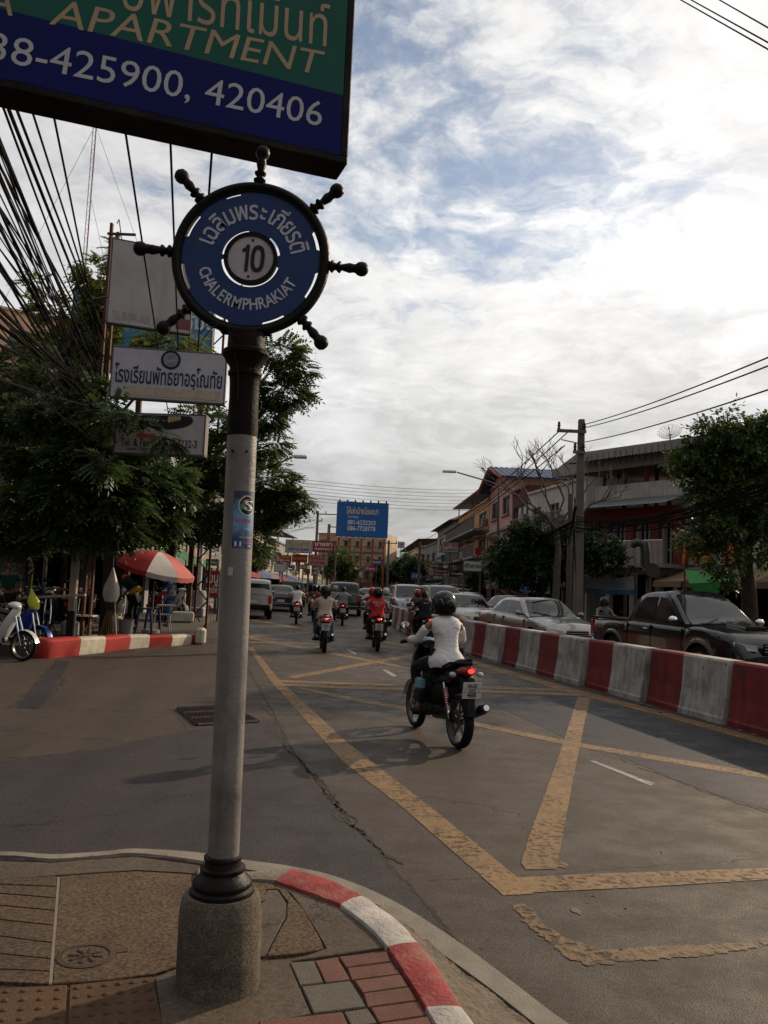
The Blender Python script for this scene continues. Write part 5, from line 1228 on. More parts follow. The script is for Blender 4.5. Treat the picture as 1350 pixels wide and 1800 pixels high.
def helmet(parent, c, m, yaw=0.0, swirl=None, vis=True, full=False):
    Mx = Matrix.Translation(c) @ Matrix.Rotation(yaw, 4, 'Z')
    a = MB(); rows = []
    for i in range(15):
        ph = PI*(.26+.74*i/14); z = -math.cos(ph)*.148; r0 = math.sin(ph)**.82; row = []
        for k in range(25):
            t = R(38)+R(284)*k/24
            if z > .045: t = 2*PI*k/24
            f = min(1, max(0, (z-.02)/.04)); t0 = R(38)+R(284)*k/24; t1 = R(0)+R(360)*k/24; t = t0*(1-f)+t1*f
            fl = 1+.05*max(0, (-z-.06)/.09)
            row.append((math.cos(t)*.152*r0*fl-.006, math.sin(t)*.130*r0*fl, z))
        rows.append(row)
    a.grid(rows, m, True, M=Mx)
    o = a.build('helmet', m, parent)
    md = o.modifiers.new('solid', 'SOLIDIFY'); md.thickness = .022; md.offset = -1
    b = MB(); b.tube([Vector((math.cos(R(38)+R(284)*k/16)*.152*.83-.006, math.sin(R(38)+R(284)*k/16)*.130*.83, -.100)) for k in range(17)], .010, M_dark, 6, Mx); b.build('rim', M_dark, o)
    if vis:
        b = MB(); rows = []
        for i in range(6):
            z = .055-.026*i; rows.append([(math.cos(R(-60+120*k/12))*(.158)*(1-.25*abs(z/.148)**2), math.sin(R(-60+120*k/12))*.138, z) for k in range(13)])
        b.grid(rows, M_glass, True, M=Mx); b.build('visor', M_glass, o)
    if swirl:
        for (t0, t1, z0, z1, wv) in ((200, 150, .02, .09, .010), (215, 165, -.02, .045, .008), (150, 120, .0, .06, .007), (190, 165, .09, .12, .006), (235, 205, .0, .04, .006)):
            b = MB(); pts = []
            for k in range(13):
                q = k/12; t = R(t0+(t1-t0)*q); z = z0+(z1-z0)*math.sin(q*PI*.8); r0 = math.sqrt(max(0, 1-(z/.148)**2))**.82
                pts.append((math.cos(t)*.1535*r0-.006, math.sin(t)*.1315*r0, z))
            b.tube(pts, [wv*math.sin(PI*(k+.5)/13) for k in range(13)], swirl, 6, Mx, flat=1); b.build('stripe', swirl, o)
    return o
def rider(label, mo, top, legs=C_black, sleeve=None, skin_m=M_skin, helm=None, hair=None, swirl=None, group=None, dx=0.0, s=1.0, passenger=False, shortarm=True, dress=False, turn=0.0, fing=True, armc=None, longh=0, arms=True, lean=0.0, wide=1.0, cold=False, feet=None):
    """person sitting astride a motorbike, drawn in the bike's own frame; own top-level object at the same place"""
    t = thing('person', label, 'person', tuple(mo.location), mo.rotation_euler.z, group)
    W = .175*s*wide; x0 = -.22+dx; ln = lean
    pel = (x0, 0, .865); spine = (x0+.02+ln*.3, 0, 1.02); chest = (x0+.06+ln*.7, 0, 1.18); nb = (x0+.085+ln, 0, 1.29); nk = (x0+.10+ln, 0, 1.345)
    H = (x0+.115+ln, 0, 1.43)
    def arm(sg):
        sh = (x0+.07+ln, sg*W, 1.255)
        if passenger: el = (x0+.12, sg*(W+.08), 1.04); hd = (x0+.28, sg*.15, .98)
        else: el = (x0+.20+ln*.5, sg*(W+.095), 1.05); hd = (.285, sg*.285, 1.03)
        if not arms: el = (x0+.05, sg*(W+.07), 1.03); hd = (x0+.26, sg*(W-.03), .93)
        return sh, el, hd
    # bare body, one continuous surface: torso, arms, hands with fingers, legs
    J = [(pel, .10), (spine, .085), (chest, .09), (nb, .055), (nk, .048), ((H[0]-.01, 0, H[2]-.02), .05)]; E_ = [(0, 1), (1, 2), (2, 3), (3, 4), (4, 5)]
    for sg in (-1, 1):
        sh, el, hd = arm(sg); b0 = len(J); sh2 = (sh[0], sh[1]*.97, sh[2]-.01)
        mid = tuple((Vector(el)*.45+Vector(hd)*.55)); wr = tuple(Vector(el).lerp(Vector(hd), .88)); pm_ = tuple(Vector(el).lerp(Vector(hd), 1.02))
        J += [(sh2, .043), (el, .037), (mid, .033), (wr, .024), (pm_, (.036, .020))]; E_ += [(2, b0), (b0, b0+1), (b0+1, b0+2), (b0+2, b0+3), (b0+3, b0+4)]
        if fing:
            d = (Vector(hd)-Vector(el)).normalized(); sd = Vector((0, sg, 0)); sd = (sd-d*sd.dot(d)).normalized(); P0 = Vector(pm_)
            for k, ln_ in enumerate((.034, .040, .037, .028)):
                o_ = sd*((k-1.5)*.019); b1_ = len(J); p1 = P0+o_+d*.022; p2 = p1+d*ln_*.7+Vector((0, 0, -.012)); p3 = p2+Vector((0, 0, -.026))-d*.010
                J += [(tuple(p1), .0095), (tuple(p2), .0088), (tuple(p3), .0080)]; E_ += [(b0+4, b1_), (b1_, b1_+1), (b1_+1, b1_+2)]
            b1_ = len(J); p1 = P0-sd*.034-d*.01; p2 = p1+d*.028+Vector((0, 0, -.022)); J += [(tuple(p1), .0105), (tuple(p2), .009)]; E_ += [(b0+4, b1_), (b1_, b1_+1)]
        hip = (x0+.04, sg*.085, .83); kn = (x0+.42, sg*(.19 if not passenger else .25), .74) if not passenger else (x0+.38, sg*.26, .72); an = (x0+.24, sg*(.20 if not passenger else .24), .35)
        if feet is not None and sg == feet: an = (x0+.32, sg*.34, .12)
        b0 = len(J); J += [(hip, .085), (kn, .058), (tuple(Vector(kn).lerp(Vector(an), .4)), .052), (an, .034), ((an[0]+.03, an[1], an[2]-.05), .036), ((an[0]+.15, an[1]+sg*.01, an[2]-.06), .030)]; E_ += [(0, b0), (b0, b0+1), (b0+1, b0+2), (b0+2, b0+3), (b0+3, b0+4), (b0+4, b0+5)]
    skin('body', J, E_, skin_m, t)
    sl_m = sleeve or top
    # shirt
    r_w = wide
    tp = MB(); rows = []; k_ = wide*s
    prof = [(.775, .175, .150, -.01), (.82, .192, .158, -.01), (.88, .182, .142, 0), (.96, .155, .115, .012), (1.04, .148, .108, .025+ln*.3), (1.12, .160, .112, .045+ln*.5), (1.19, .176, .116, .06+ln*.7), (1.245, .182, .104, .068+ln*.85), (1.28, .160, .088, .075+ln*.95), (1.305, .115, .072, .08+ln), (1.325, .070, .060, .085+ln)]
    if dress: prof = [(z, w_*(1.08 if z < .9 else .88 if .93 < z < 1.13 else .98), d_*(1.06 if z < .9 else .9 if z < 1.13 else 1), o_) for z, w_, d_, o_ in prof]
    if not dress: prof = [(z, w_ if z > 1.1 else w_*.93, d_*.95, o_) for z, w_, d_, o_ in prof]
    for z, w_, d_, o_ in prof:
        row = []
        for k in range(28):
            an = 2*PI*k/28; wr_ = 1+.018*math.sin(an*5+z*23)*(z < 1.2)
            row.append((x0+o_+d_*math.copysign(abs(math.cos(an))**.85, math.cos(an))*k_*wr_, w_*math.copysign(abs(math.sin(an))**.85, math.sin(an))*k_*wr_, z+(.012*math.sin(an*3+1) if z < .8 else 0)))
        rows.append(row)
    tp.grid(rows, top, True, close=True); tp.add(rows[-1], [tuple(range(28))], top, True); tp.build('shirt', top, t)
    for sg in (-1, 1):
        sh, el, hd = arm(sg); S0 = Vector((x0+.06+ln, sg*W*.70, 1.235)); frac = .55 if shortarm else .98
        e1 = Vector(sh).lerp(Vector(el), frac); JS = [(tuple(S0), .056), ((sh[0], sh[1]*1.0, sh[2]-.025), .058), (tuple(e1), .050)]; ES = [(0, 1), (1, 2)]
        if dress: JS = [(tuple(Vector(sh).lerp(Vector(el), .26)), .056), (tuple(Vector(sh).lerp(Vector(el), .7)), .054), (el, .052)]
        if not shortarm and sleeve is None:
            q = .74 if dress else .86
            JS += [(tuple(Vector(el).lerp(Vector(hd), .45)), .052 if dress else .046), (tuple(Vector(el).lerp(Vector(hd), q)), .034 if dress else .040)]; ES += [(2, 3), (3, 4)]
        skin('sleeve', JS, ES, sl_m, t)
    if sleeve is not None:
        for sg in (-1, 1):
            sh, el, hd = arm(sg); e1 = Vector(sh).lerp(Vector(el), .25)
            skin('sleeve', [(tuple(e1), .054), (el, .050), (tuple(Vector(el).lerp(Vector(hd), .5)), .043), (tuple(Vector(el).lerp(Vector(hd), .86)), .034)], [(0, 1), (1, 2), (2, 3)], sleeve, t)
    # trousers
    JT = [((x0-.01, 0, .85), (.115, .155))]; ET = []
    for sg in (-1, 1):
        kn = (x0+.42, sg*(.19 if not passenger else .25), .74); an = (x0+.24, sg*(.20 if not passenger else .24), .35)
        if feet is not None and sg == feet: an = (x0+.32, sg*.34, .12)
        b0 = len(JT); JT += [((x0+.06, sg*.09, .83), .098), (kn, .074), (tuple(Vector(kn).lerp(Vector(an), .4)), .066), (tuple(Vector(kn).lerp(Vector(an), .92 if not dress else .5)), .052)]; ET += [(0, b0), (b0, b0+1), (b0+1, b0+2), (b0+2, b0+3)]
        a = MB(); shell(a, [(an[0]-.05, an[2]-.062, .035, .03, an[1]), (an[0]+.02, an[2]-.05, .043, .042, an[1]), (an[0]+.10, an[2]-.062, .046, .032, an[1]+sg*.01), (an[0]+.18, an[2]-.072, .034, .02, an[1]+sg*.01)], M_shoe, 10); a.build('shoe', M_shoe, t)
    skin('trousers', JT, ET, legs, t)
    hd_ = head(t, H, turn, 0.08, skin_m, hair if (hair or not helm) else None, 1.0, longh)
    if helm: helmet(t, (H[0]+.0, 0, H[2]+.012), helm, turn, swirl)
    if hair and helm and longh:
        a = MB(); a.tube([(H[0]-.07, 0, H[2]-.10), (H[0]-.10, 0, H[2]-.17), (H[0]-.08, 0, H[2]-.17-longh)], [.055, .06, .02], M_hair, 10); a.build('hair', M_hair, hd_)
    return t
H_blk = mat('black_helmet_gloss', (.006, .006, .007), .2, bump=0, coat=.2, spec=.2, obj=True); H_silver = mat('silver_helmet_decal', (.20, .20, .19), .3, bump=0, obj=True, metal=.3); H_red = mat('red_helmet', (.25, .015, .015), .2, bump=0, coat=.6, obj=True); H_wht = mat('white_helmet', (.42, .42, .42), .2, bump=0, coat=.6, obj=True); H_gry = mat('grey_helmet', (.15, .14, .13), .3, bump=0, coat=.4, obj=True)
# -- woman in white, nearest rider
r0, f0 = G(807, 1316), G(727, 1277); d = (f0-r0); d.z = 0; hd0 = math.atan2(d.y, d.x)
c0 = r0 + d.normalized()*.62; c0.z = 0
M_k = R(-8)
mo = moto('motorbike', 'black motorbike with lit red tail light and plate 488 carrying the woman in white', c0, hd0, M_blk_b, M_wht_b, group='motorbikes riding away in the traffic', plate=('จบธ', 'ชลบุรี', '488'))
wp_ = rider('woman on a motorbike in a white cold shoulder top and a black swirl helmet', mo, C_white, C_black, helm=H_blk, swirl=H_silver, group='people riding motorbikes', shortarm=False, dress=True, hair=M_hair, longh=.0, wide=.97)
# bare shoulders of the cold shoulder top
M_bagb = mat('light_blue_plastic', (.14, .28, .36), .4, bump=.2, obj=True)
hb = thing('handbag', 'small light blue and black bag hanging at the knee of the woman in white', 'bag', tuple(mo.location), hd0)
a = MB(); a.box((.02, .20, .58), (.16, .08, .12), M_bagb, None, .02); a.build('bag_top', M_bagb, hb); a = MB(); a.box((.02, .20, .45), (.18, .09, .14), C_black, None, .02); a.build('bag_body', C_black, hb); a = MB(); a.tube([(-.04, .20, .63), (.0, .18, .78), (.08, .20, .63)], .006, M_dark, 5); a.build('strap', M_dark, hb)
def ride(px_, Y, hdg, mlabel, plabel, bm, fm=None, mk=None, **kw):
    p = G(px_, 1100); p = D(px_, 1060, Y); mo = moto('motorbike', mlabel, (p.x, Y, 0), R(hdg), bm, fm, group='motorbikes riding away in the traffic', **(mk or {}))
    return mo, rider(plabel, mo, group='people riding motorbikes', **kw)
mo_b, pb_ = ride(571, 20.4, 97, 'pinkish grey scooter with white plate under the rider in beige', 'rider in a beige long sleeve jacket with dark hair down the back', M_pink_b, None, dict(scooter=True, plate=('กขค', 'ชลบุรี', '11')), top=C_beige, legs=C_jean, helm=H_blk, hair=M_hair, longh=.10, shortarm=False, wide=1.12)
mo_r, pr_ = ride(663, 21.5, 95, 'black motorbike with a bright tail light under the red vest rider', 'motorcycle taxi rider in a red vest with a number 9 over grey sleeves', M_blk_b, None, dict(plate=('123', 'ชลบุรี', '456')), top=C_red, sleeve=C_lgrey, legs=C_black, helm=H_blk, wide=1.15)
mo_k, pk_ = ride(744, 22.5, 101, 'dark motorbike with lit tail light between the barriers and the red vest rider', 'rider in a black shirt with dark hair riding near the barriers', M_blk_b, None, dict(plate=('ฟฟ1', 'ชลบุรี', '77')), top=C_black, legs=C_black, hair=M_hair, wide=1.1, skin_m=M_skin2)
mo_w, pw_ = ride(522, 33.5, 96, 'red motorbike with red tail light under the bare headed rider in white', 'bare headed rider in a white t-shirt and dark trousers', M_red_b, None, dict(scooter=False), top=C_white, legs=C_black, hair=M_hair, wide=1.15)
mo_g, pg_ = ride(603, 34.0, 93, 'black motorbike with red light under the rider in a grey shirt', 'rider in a loose grey shirt in the middle of the street', M_blk_b, None, dict(plate=None), top=C_grey, legs=C_black, hair=M_hair, wide=1.2, shortarm=False)
mo_2, p2_ = ride(567, 29.5, 95, 'red scooter just ahead of the rider in beige', 'rider in a red jacket with a white helmet ahead of the beige rider', M_red_b, None, None, top=C_red, legs=C_jean, helm=H_wht, shortarm=False)
mo_3, p3_ = ride(552, 36.0, 97, 'cream scooter between the white shirt and red jacket riders', 'rider in brown with a black helmet beside the white shirt rider', M_tan_b, None, dict(scooter=True), top=C_brown, legs=C_black, helm=H_blk)
mo_4, p4_ = ride(589, 38.0, 92, 'grey scooter ahead of the rider in the grey shirt', 'rider with a beige helmet ahead of the grey shirt rider', M_pink_b, None, dict(scooter=True), top=C_lgrey, legs=C_jean, helm=mat('beige_helmet', (.26, .20, .14), .3, bump=0, coat=.4, obj=True))
mo_5, p5_ = ride(654, 26.5, 93, 'red motorbike hidden just ahead of the red vest rider', 'rider in dark red ahead of the red vest rider', M_red_b, None, None, top=C_red, legs=C_black, helm=H_red)
mo_6, p6_ = ride(678, 30.0, 92, 'white scooter near the far end of the barriers', 'rider with a white helmet near the far end of the barriers', M_wht_b, None, dict(scooter=True), top=C_lgrey, legs=C_black, helm=H_wht)
mo_7, p7_ = ride(733, 29.5, 98, 'red motorbike ahead of the rider in black', 'rider with a round red helmet ahead of the rider in black', M_red_b, None, None, top=C_brown, legs=C_black, helm=H_red)
mo_8, p8_ = ride(628, 58, 90, 'dark motorbike far away in the street gap', 'far rider in dark clothes beyond the four wheel drive car', M_blk_b, None, dict(detail=False), top=C_black, legs=C_black, helm=H_blk, fing=False)
# two riders behind the barriers, coming towards us
def come(px_, Y, hdg, ml, pl2, bm, **kw):
    p = D(px_, 1040, Y); mo = moto('motorbike', ml, (p.x, Y, 0), R(hdg), bm, group='motorbikes coming along behind the barriers', lit=False)
    return mo, rider(pl2, mo, group='people riding motorbikes', **kw)
come(1066, 23.5, -78, 'dark scooter behind the tail of the black pickup', 'rider with a dark helmet passing behind the tail of the black pickup', M_blk_b, top=C_grey, legs=C_black, helm=H_blk)
come(800, 47, -82, 'dark motorbike between the far oncoming cars', 'rider in dark red between the far oncoming cars', M_blk_b, top=C_brown, legs=C_black, hair=M_hair, skin_m=M_skin2, fing=False)
# back prints
def backtext(person, body, size, x, z, m, **kw):
    me = text_data(body, size, m, **kw); me.transform(Matrix.Translation((x, 0, z)) @ Matrix(((0, 0, -1, 0), (-1, 0, 0, 0), (0, 1, 0, 0), (0, 0, 0, 1)))); return link('lettering', me, person)
C_pw = mat('vest_print', (.50, .46, .44), .7, bump=0)
backtext(pr_, 'FOCUS', .085, -.300, 1.20, C_pw, bold=.01); backtext(pr_, 'พัทยา', .06, -.297, 1.13, C_pw, bold=.01); backtext(pr_, '9', .15, -.300, 1.03, C_pw, bold=.01); backtext(pk_, 'TEAM', .055, -.296, 1.22, C_pw)

# =================================================================== buildings
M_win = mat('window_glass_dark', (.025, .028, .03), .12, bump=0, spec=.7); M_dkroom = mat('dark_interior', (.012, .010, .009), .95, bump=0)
M_wfr = mat('window_frame_paint', (.20, .19, .18), .6, bump=0); M_wood = mat('dark_wood', (.06, .035, .022), .7, bump=.3)
def wallm(name, c, d=.45):
    c = tuple(v*1.35 for v in c)
    return mat(name, c, .88, var=.14, vs=.5, bump=.35, bs=18, dirt=(c[0]*.42, c[1]*.40, c[2]*.38), dirt_amt=d, ds=.55, streak=.45)
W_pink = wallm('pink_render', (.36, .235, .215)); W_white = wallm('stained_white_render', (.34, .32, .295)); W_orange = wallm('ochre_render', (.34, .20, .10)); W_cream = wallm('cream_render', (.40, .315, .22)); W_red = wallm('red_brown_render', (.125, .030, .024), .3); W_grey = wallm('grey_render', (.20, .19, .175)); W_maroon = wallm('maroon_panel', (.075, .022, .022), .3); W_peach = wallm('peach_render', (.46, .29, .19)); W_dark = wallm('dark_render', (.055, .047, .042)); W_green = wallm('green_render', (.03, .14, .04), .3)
R_blue = mat('blue_roof_sheet', (.012, .028, .085), .5, var=.15, vs=1, bump=.2); R_tin = mat('grey_tin_roof', (.24, .25, .26), .45, metal=.4, var=.15, vs=.6, bump=.2, dirt=(.13, .11, .10), dirt_amt=.5, ds=.6, streak=.3); R_rust = mat('rusted_roof_sheet', (.13, .075, .05), .8, var=.3, vs=1, bump=.3); R_tile = mat('brown_roof_tile', (.10, .055, .042), .8, var=.25, vs=2, bump=.4)
M_shut = mat('roller_shutter', (.16, .155, .15), .5, metal=.3, var=.15, vs=1, bump=.2)
def wall_open(W, H, ops, m, th=.18, mb=None, z0=0.0):
    """front wall (facing -y) with real openings cut through"""
    mb = mb or MB(); xs = sorted(set([0, W]+[v for o in ops for v in (o[0], o[2])])); zs = sorted(set([z0, H]+[v for o in ops for v in (o[1], o[3])]))
    for i in range(len(xs)-1):
        for k in range(len(zs)-1):
            xc, zc_ = (xs[i]+xs[i+1])/2, (zs[k]+zs[k+1])/2
            if any(o[0] < xc < o[2] and o[1] < zc_ < o[3] for o in ops): continue
            mb.quad((xs[i], 0, zs[k]), (xs[i+1], 0, zs[k]), (xs[i+1], 0, zs[k+1]), (xs[i], 0, zs[k+1]), m)
    for o in ops:
        a, b, c, d = o[:4]
        mb.quad((a, 0, b), (a, 0, d), (a, th, d), (a, th, b), m); mb.quad((c, 0, b), (c, th, b), (c, th, d), (c, 0, d), m); mb.quad((a, 0, d), (c, 0, d), (c, th, d), (a, th, d), m); mb.quad((a, 0, b), (a, th, b), (c, th, b), (c, 0, b), m)
    return mb
def bld(label, A, B_, H, depth, wall, floors=3, bays=3, ground='shop', win=(.55, .5), roof='flat', rm=None, side=None, parapet=.35, balcony=(), group=None, name='shophouse', awn=None, sidewin=False, bandm=None, ac=True, seed=0):
    r_ = random.Random(seed+11); A = Vector(A).to_2d(); B2_ = Vector(B_).to_2d(); d = B2_-A; W = d.length; ang = math.atan2(d.y, d.x)
    t = thing(name, label, 'building', (A.x, A.y, 0), ang, group); side = side or wall
    fh = (H-parapet)/floors; ops = []; wins = []; bw = W/bays
    for f in range(floors):
        for b in range(bays):
            if f == 0 and ground == 'shop': ops.append((b*bw+bw*.06, .12, (b+1)*bw-bw*.06, fh*.86)); wins.append((ops[-1], 'shop')); continue
            w_, h_ = bw*win[0], fh*win[1]; cx_ = (b+.5)*bw; cz = f*fh+fh*.52
            ops.append((cx_-w_/2, cz-h_/2, cx_+w_/2, cz+h_/2)); wins.append((ops[-1], 'win'))
    mb = wall_open(W, H, [o for o in ops], wall); e = .0
    mb.quad((0, 0, 0), (0, 0, H), (0, depth, H), (0, depth, 0), side); mb.quad((W, 0, 0), (W, depth, 0), (W, depth, H), (W, 0, H), side); mb.quad((0, depth, 0), (0, depth, H), (W, depth, H), (W, depth, 0), side)
    mb.quad((0, 0, H-parapet*.6), (W, 0, H-parapet*.6), (W, depth, H-parapet*.6), (0, depth, H-parapet*.6), W_grey)
    mb.box((W/2, -.04, H-.06), (W+.1, .14, .12), wall); mb.build('wall', wall, t)
    for f in range(1, floors):
        q = MB(); q.box((W/2, -.09, f*fh), (W+.02, .22, .16), bandm or W_grey); q.build('floor_band', W_grey, t)
    for (o, k) in wins:
        a, b, c, d_ = o
        if k == 'shop':
            q = MB(); sh = r_.random()
            if sh < .4:
                for i in range(12): q.box(((a+c)/2, .12, b+(d_-b)*(i+.5)/12), (c-a, .03, (d_-b)/12*.8), M_shut)
                q.box(((a+c)/2, .16, (b+d_)/2), (c-a, .02, d_-b), M_shut); q.build('roller_shutter', M_shut, t)
            else:
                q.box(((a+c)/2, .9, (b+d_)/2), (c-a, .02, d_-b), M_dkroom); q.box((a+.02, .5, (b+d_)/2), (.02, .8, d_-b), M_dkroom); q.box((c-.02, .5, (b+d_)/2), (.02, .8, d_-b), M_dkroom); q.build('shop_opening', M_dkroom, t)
        else:
            q = MB(); q.box(((a+c)/2, .15, (b+d_)/2), (c-a, .02, d_-b), M_win); fr = q.build('pane', M_win, t)
            q = MB(); w_ = .05
            q.box(((a+c)/2, .10, b+w_/2), (c-a, .06, w_), M_wfr); q.box(((a+c)/2, .10, d_-w_/2), (c-a, .06, w_), M_wfr)
            for x in (a+w_/2, (a+c)/2, c-w_/2): q.box((x, .10, (b+d_)/2), (w_, .058, d_-b-2*w_), M_wfr)
            fo = q.build('window_frame', M_wfr, t)
            q = MB(); q.box(((a+c)/2, -.06, b-.04), (c-a+.16, .2, .07), bandm or wall); q.build('window_sill', wall, t)
            if r_.random() < .35: q = MB(); q.box(((a+c)/2, -.30, d_+.10), (c-a+.3, .6, .05), W_grey, Matrix.Identity(4)); q.build('sun_shade', W_grey, t)
            if ac and r_.random() < .35: q = MB(); q.box((c+.35, -.22, b+.1), (.7, .35, .5), M_wfr, None, .03); q.build('air_conditioner', M_wfr, t)
    for f in balcony:
        z = f*fh; q = MB(); q.box((W/2, -.55, z+.06), (W*.98, 1.1, .14), bandm or W_grey); q.build('balcony_slab', W_grey, t)
        q = MB(); q.tube([(.05, -1.05, z+1.0), (W-.05, -1.05, z+1.0)], .03, M_wfr, 5)
        n = int(W/.18)
        for i in range(n+1): q.tube([(.05+(W-.1)*i/n, -1.05, z+.12), (.05+(W-.1)*i/n, -1.05, z+1.0)], .012, M_wfr, 4)
        q.build('railing', M_wfr, t)
    if ground == 'shop' and awn:
        for b in range(bays):
            q = MB(); x0_, x1_ = b*bw+.06, (b+1)*bw-.06; z = fh*.92; q.add([(x0_, -.02, z+.25), (x1_, -.02, z+.25), (x1_, -1.5, z-.25), (x0_, -1.5, z-.25), (x0_, -.02, z+.21), (x1_, -.02, z+.21), (x1_, -1.5, z-.29), (x0_, -1.5, z-.29)], [(0, 1, 2, 3)[::-1], (4, 5, 6, 7), (3, 2, 6, 7), (0, 3, 7, 4), (1, 5, 6, 2)], awn[b % len(awn)])
            q.add([(x0_, -1.5, z-.25), (x1_, -1.5, z-.25), (x1_, -1.52, z-.48), (x0_, -1.52, z-.48)], [(0, 1, 2, 3)], awn[b % len(awn)]); q.build('awning', awn[0], t)
    if roof == 'gable':      # gable end on the street front, ridge running back
        rh = W*.13; q = MB(); o_ = .6
        for s_ in (0, 1):
            xe = -o_ if s_ == 0 else W+o_; ze = H-.15
            ze = H-rh*o_/(W/2)
            q.add([(xe, -o_*1.3, ze), (W/2, -o_*1.3, H+rh), (W/2, depth+.3, H+rh), (xe, depth+.3, ze), (xe, -o_*1.3, ze-.1), (W/2, -o_*1.3, H+rh-.1), (W/2, depth+.3, H+rh-.1), (xe, depth+.3, ze-.1)], [(0, 1, 2, 3) if s_ == 0 else (3, 2, 1, 0), (4, 7, 6, 5), (0, 4, 5, 1), (0, 3, 7, 4), (2, 6, 7, 3)], rm)
            n = int(depth/.35)
            for i in range(n): y = -o_*1.3+i*.35; q.add([(xe, y, ze+.012), (W/2, y, H+rh+.012), (W/2, y+.08, H+rh+.04), (xe, y+.08, ze+.04), (W/2, y+.16, H+rh+.012), (xe, y+.16, ze+.012)], [(0, 1, 2, 3), (3, 2, 4, 5)], rm)
        q.build('roof', rm, t)
        q = MB(); q.add([(0, .0, H), (W, .0, H), (W/2, .0, H+rh-.1)], [(0, 1, 2)], wall); q.add([(0, depth, H), (W, depth, H), (W/2, depth, H+rh-.1)], [(2, 1, 0)], wall); q.build('gable_wall', wall, t)
        q = MB()
        for s_ in (0, 1):
            xe = -o_ if s_ == 0 else W+o_; ze = H-rh*o_/(W/2); q.tube([(xe, -o_*1.34, ze-.10), (W/2, -o_*1.34, H+rh-.10)], .11, W_bargeb, 4)
        q.build('bargeboard', W_bargeb, t)
    if roof == 'hip':
        o_ = .8; rh = 1.7; q = MB(); q.add([(-o_, -o_, H+.05), (W+o_, -o_, H+.05), (W+o_, depth*.6, H+.05), (-o_, depth*.6, H+.05), (W*.35, depth*.28, H+rh), (W*.65, depth*.28, H+rh)], [(0, 1, 5, 4), (1, 2, 5), (2, 3, 4, 5), (3, 0, 4), (3, 2, 1, 0)], rm); q.build('roof', rm, t)
    if roof == 'tin':
        q = MB(); z = H+.7; q.box((W/2, depth*.3, z+.15), (W+.5, depth*.6, .08), rm, Matrix.Rotation(R(3), 4, 'X'))
        q.build('roof', rm, t); q = MB()
        for x in (.1, W*.5, W-.1): q.tube([(x, .1, H), (x, .1, z+.1)], .05, M_tgrey, 5); q.tube([(x, depth*.6, H), (x, depth*.6, z+.35)], .05, M_tgrey, 5)
        q.build('roof_post', M_tgrey, t)
    return t
W_bargeb = mat('orange_bargeboard', (.26, .075, .035), .7, bump=.1)
def gp(px_, Y): p = D(px_, 1040, Y); return (p.x, Y)
A_mix = [mat('awning_%s' % n_, c, .8, bump=.1) for n_, c in (('red', (.20, .03, .03)), ('blue', (.03, .07, .18)), ('grey', (.12, .12, .12)), ('green', (.03, .12, .05)), ('tan', (.22, .15, .09)))]
RG = 'shophouses along the right side of the street'
# ---- right: the restaurant with arches
A, B_ = gp(1028, 38.5), gp(1203, 34.0)
Av, Bv = Vector(A), Vector(B_); RW = (Bv-Av).length; rang = math.atan2((Bv-Av).y, (Bv-Av).x)
rs = thing('restaurant', 'red and white two storey restaurant with arches and a tin roofed terrace on top', 'building', (A[0], A[1], 0), rang)
H1, H2, H3 = 2.95, 5.5, 7.0
ops = []; nb = 4; bw = RW/nb
ar = [(b*bw+bw*.22, H1+.05, (b+1)*bw-bw*.22, H2-.55) for b in range(nb)]; gr0 = [(b*bw+.12, .1, (b+1)*bw-.12, H1-.35) for b in range(nb)]
mb = wall_open(RW, H2, ar+gr0, W_white, .25)
mb.quad((0, 0, 0), (0, 0, H2), (0, 9, H2), (0, 9, 0), W_white); mb.quad((RW, 0, 0), (RW, 9, 0), (RW, 9, H2), (RW, 0, H2), W_white); mb.quad((0, .3, H2), (RW, .3, H2), (RW, 9, H2), (0, 9, H2), W_grey); mb.build('wall', W_white, rs)
for b, (a_, z0_, c_, z1_) in enumerate(ar):
    q = MB(); n = 14; xc = (a_+c_)/2; rr = (c_-a_)/2; zs = z1_-rr   # fill the corners above a round arch
    for s_ in (-1, 1):
        pts = [(xc+s_*rr, z1_), (xc, z1_)]+[(xc+s_*rr*math.sin(PI/2*k/n), zs+rr*math.cos(PI/2*k/n)) for k in range(n+1)]
        q.prism([(x, z) for x, z in pts], -.0, -.25, W_white, FACE_S)
    q.build('arch_spandrel', W_white, rs)
    q = MB()
    for k in range(n*2): 
        t0, t1 = PI*k/(2*n), PI*(k+1)/(2*n); q.add([(xc+rr*math.cos(t0), -.03, zs+rr*math.sin(t0)), (xc+(rr+.16)*math.cos(t0), -.03, zs+(rr+.16)*math.sin(t0)), (xc+(rr+.16)*math.cos(t1), -.03, zs+(rr+.16)*math.sin(t1)), (xc+rr*math.cos(t1), -.03, zs+rr*math.sin(t1))], [(0, 1, 2, 3)], W_red)
    q.build('arch_trim', W_red, rs)
    q = MB(); q.box((xc, .35, (z0_+z1_)/2), (c_-a_+.1, .02, z1_-z0_), M_win); q.build('pane', M_win, rs)
    for xx in (-.5, 0, .5): q = MB(); q.box((xc+xx*(c_-a_)*.6, .30, (z0_+z1_)/2), (.05, .05, z1_-z0_), M_pw); q.build('window_bar', M_pw, rs)
for b in range(nb+1):
    q = MB(); q.box((min(max(b*bw, .2), RW-.2), -.08, (H1+H2)/2), (.42, .3, H2-H1), W_red, None, .02); q.build('red_column', W_red, rs)
q = MB(); q.box((RW/2, -.12, H2-.30), (RW+.1, .28, .62), W_red, None, .02); q.build('red_band', W_red, rs)
q = MB(); q.box((RW/2, -.75, H1-.02), (RW+.3, 1.6, .16), W_grey); q.build('balcony_slab', W_grey, rs)
q = MB(); q.tube([(0, -1.45, H1+1.0), (RW, -1.45, H1+1.0)], .03, M_pw, 5)
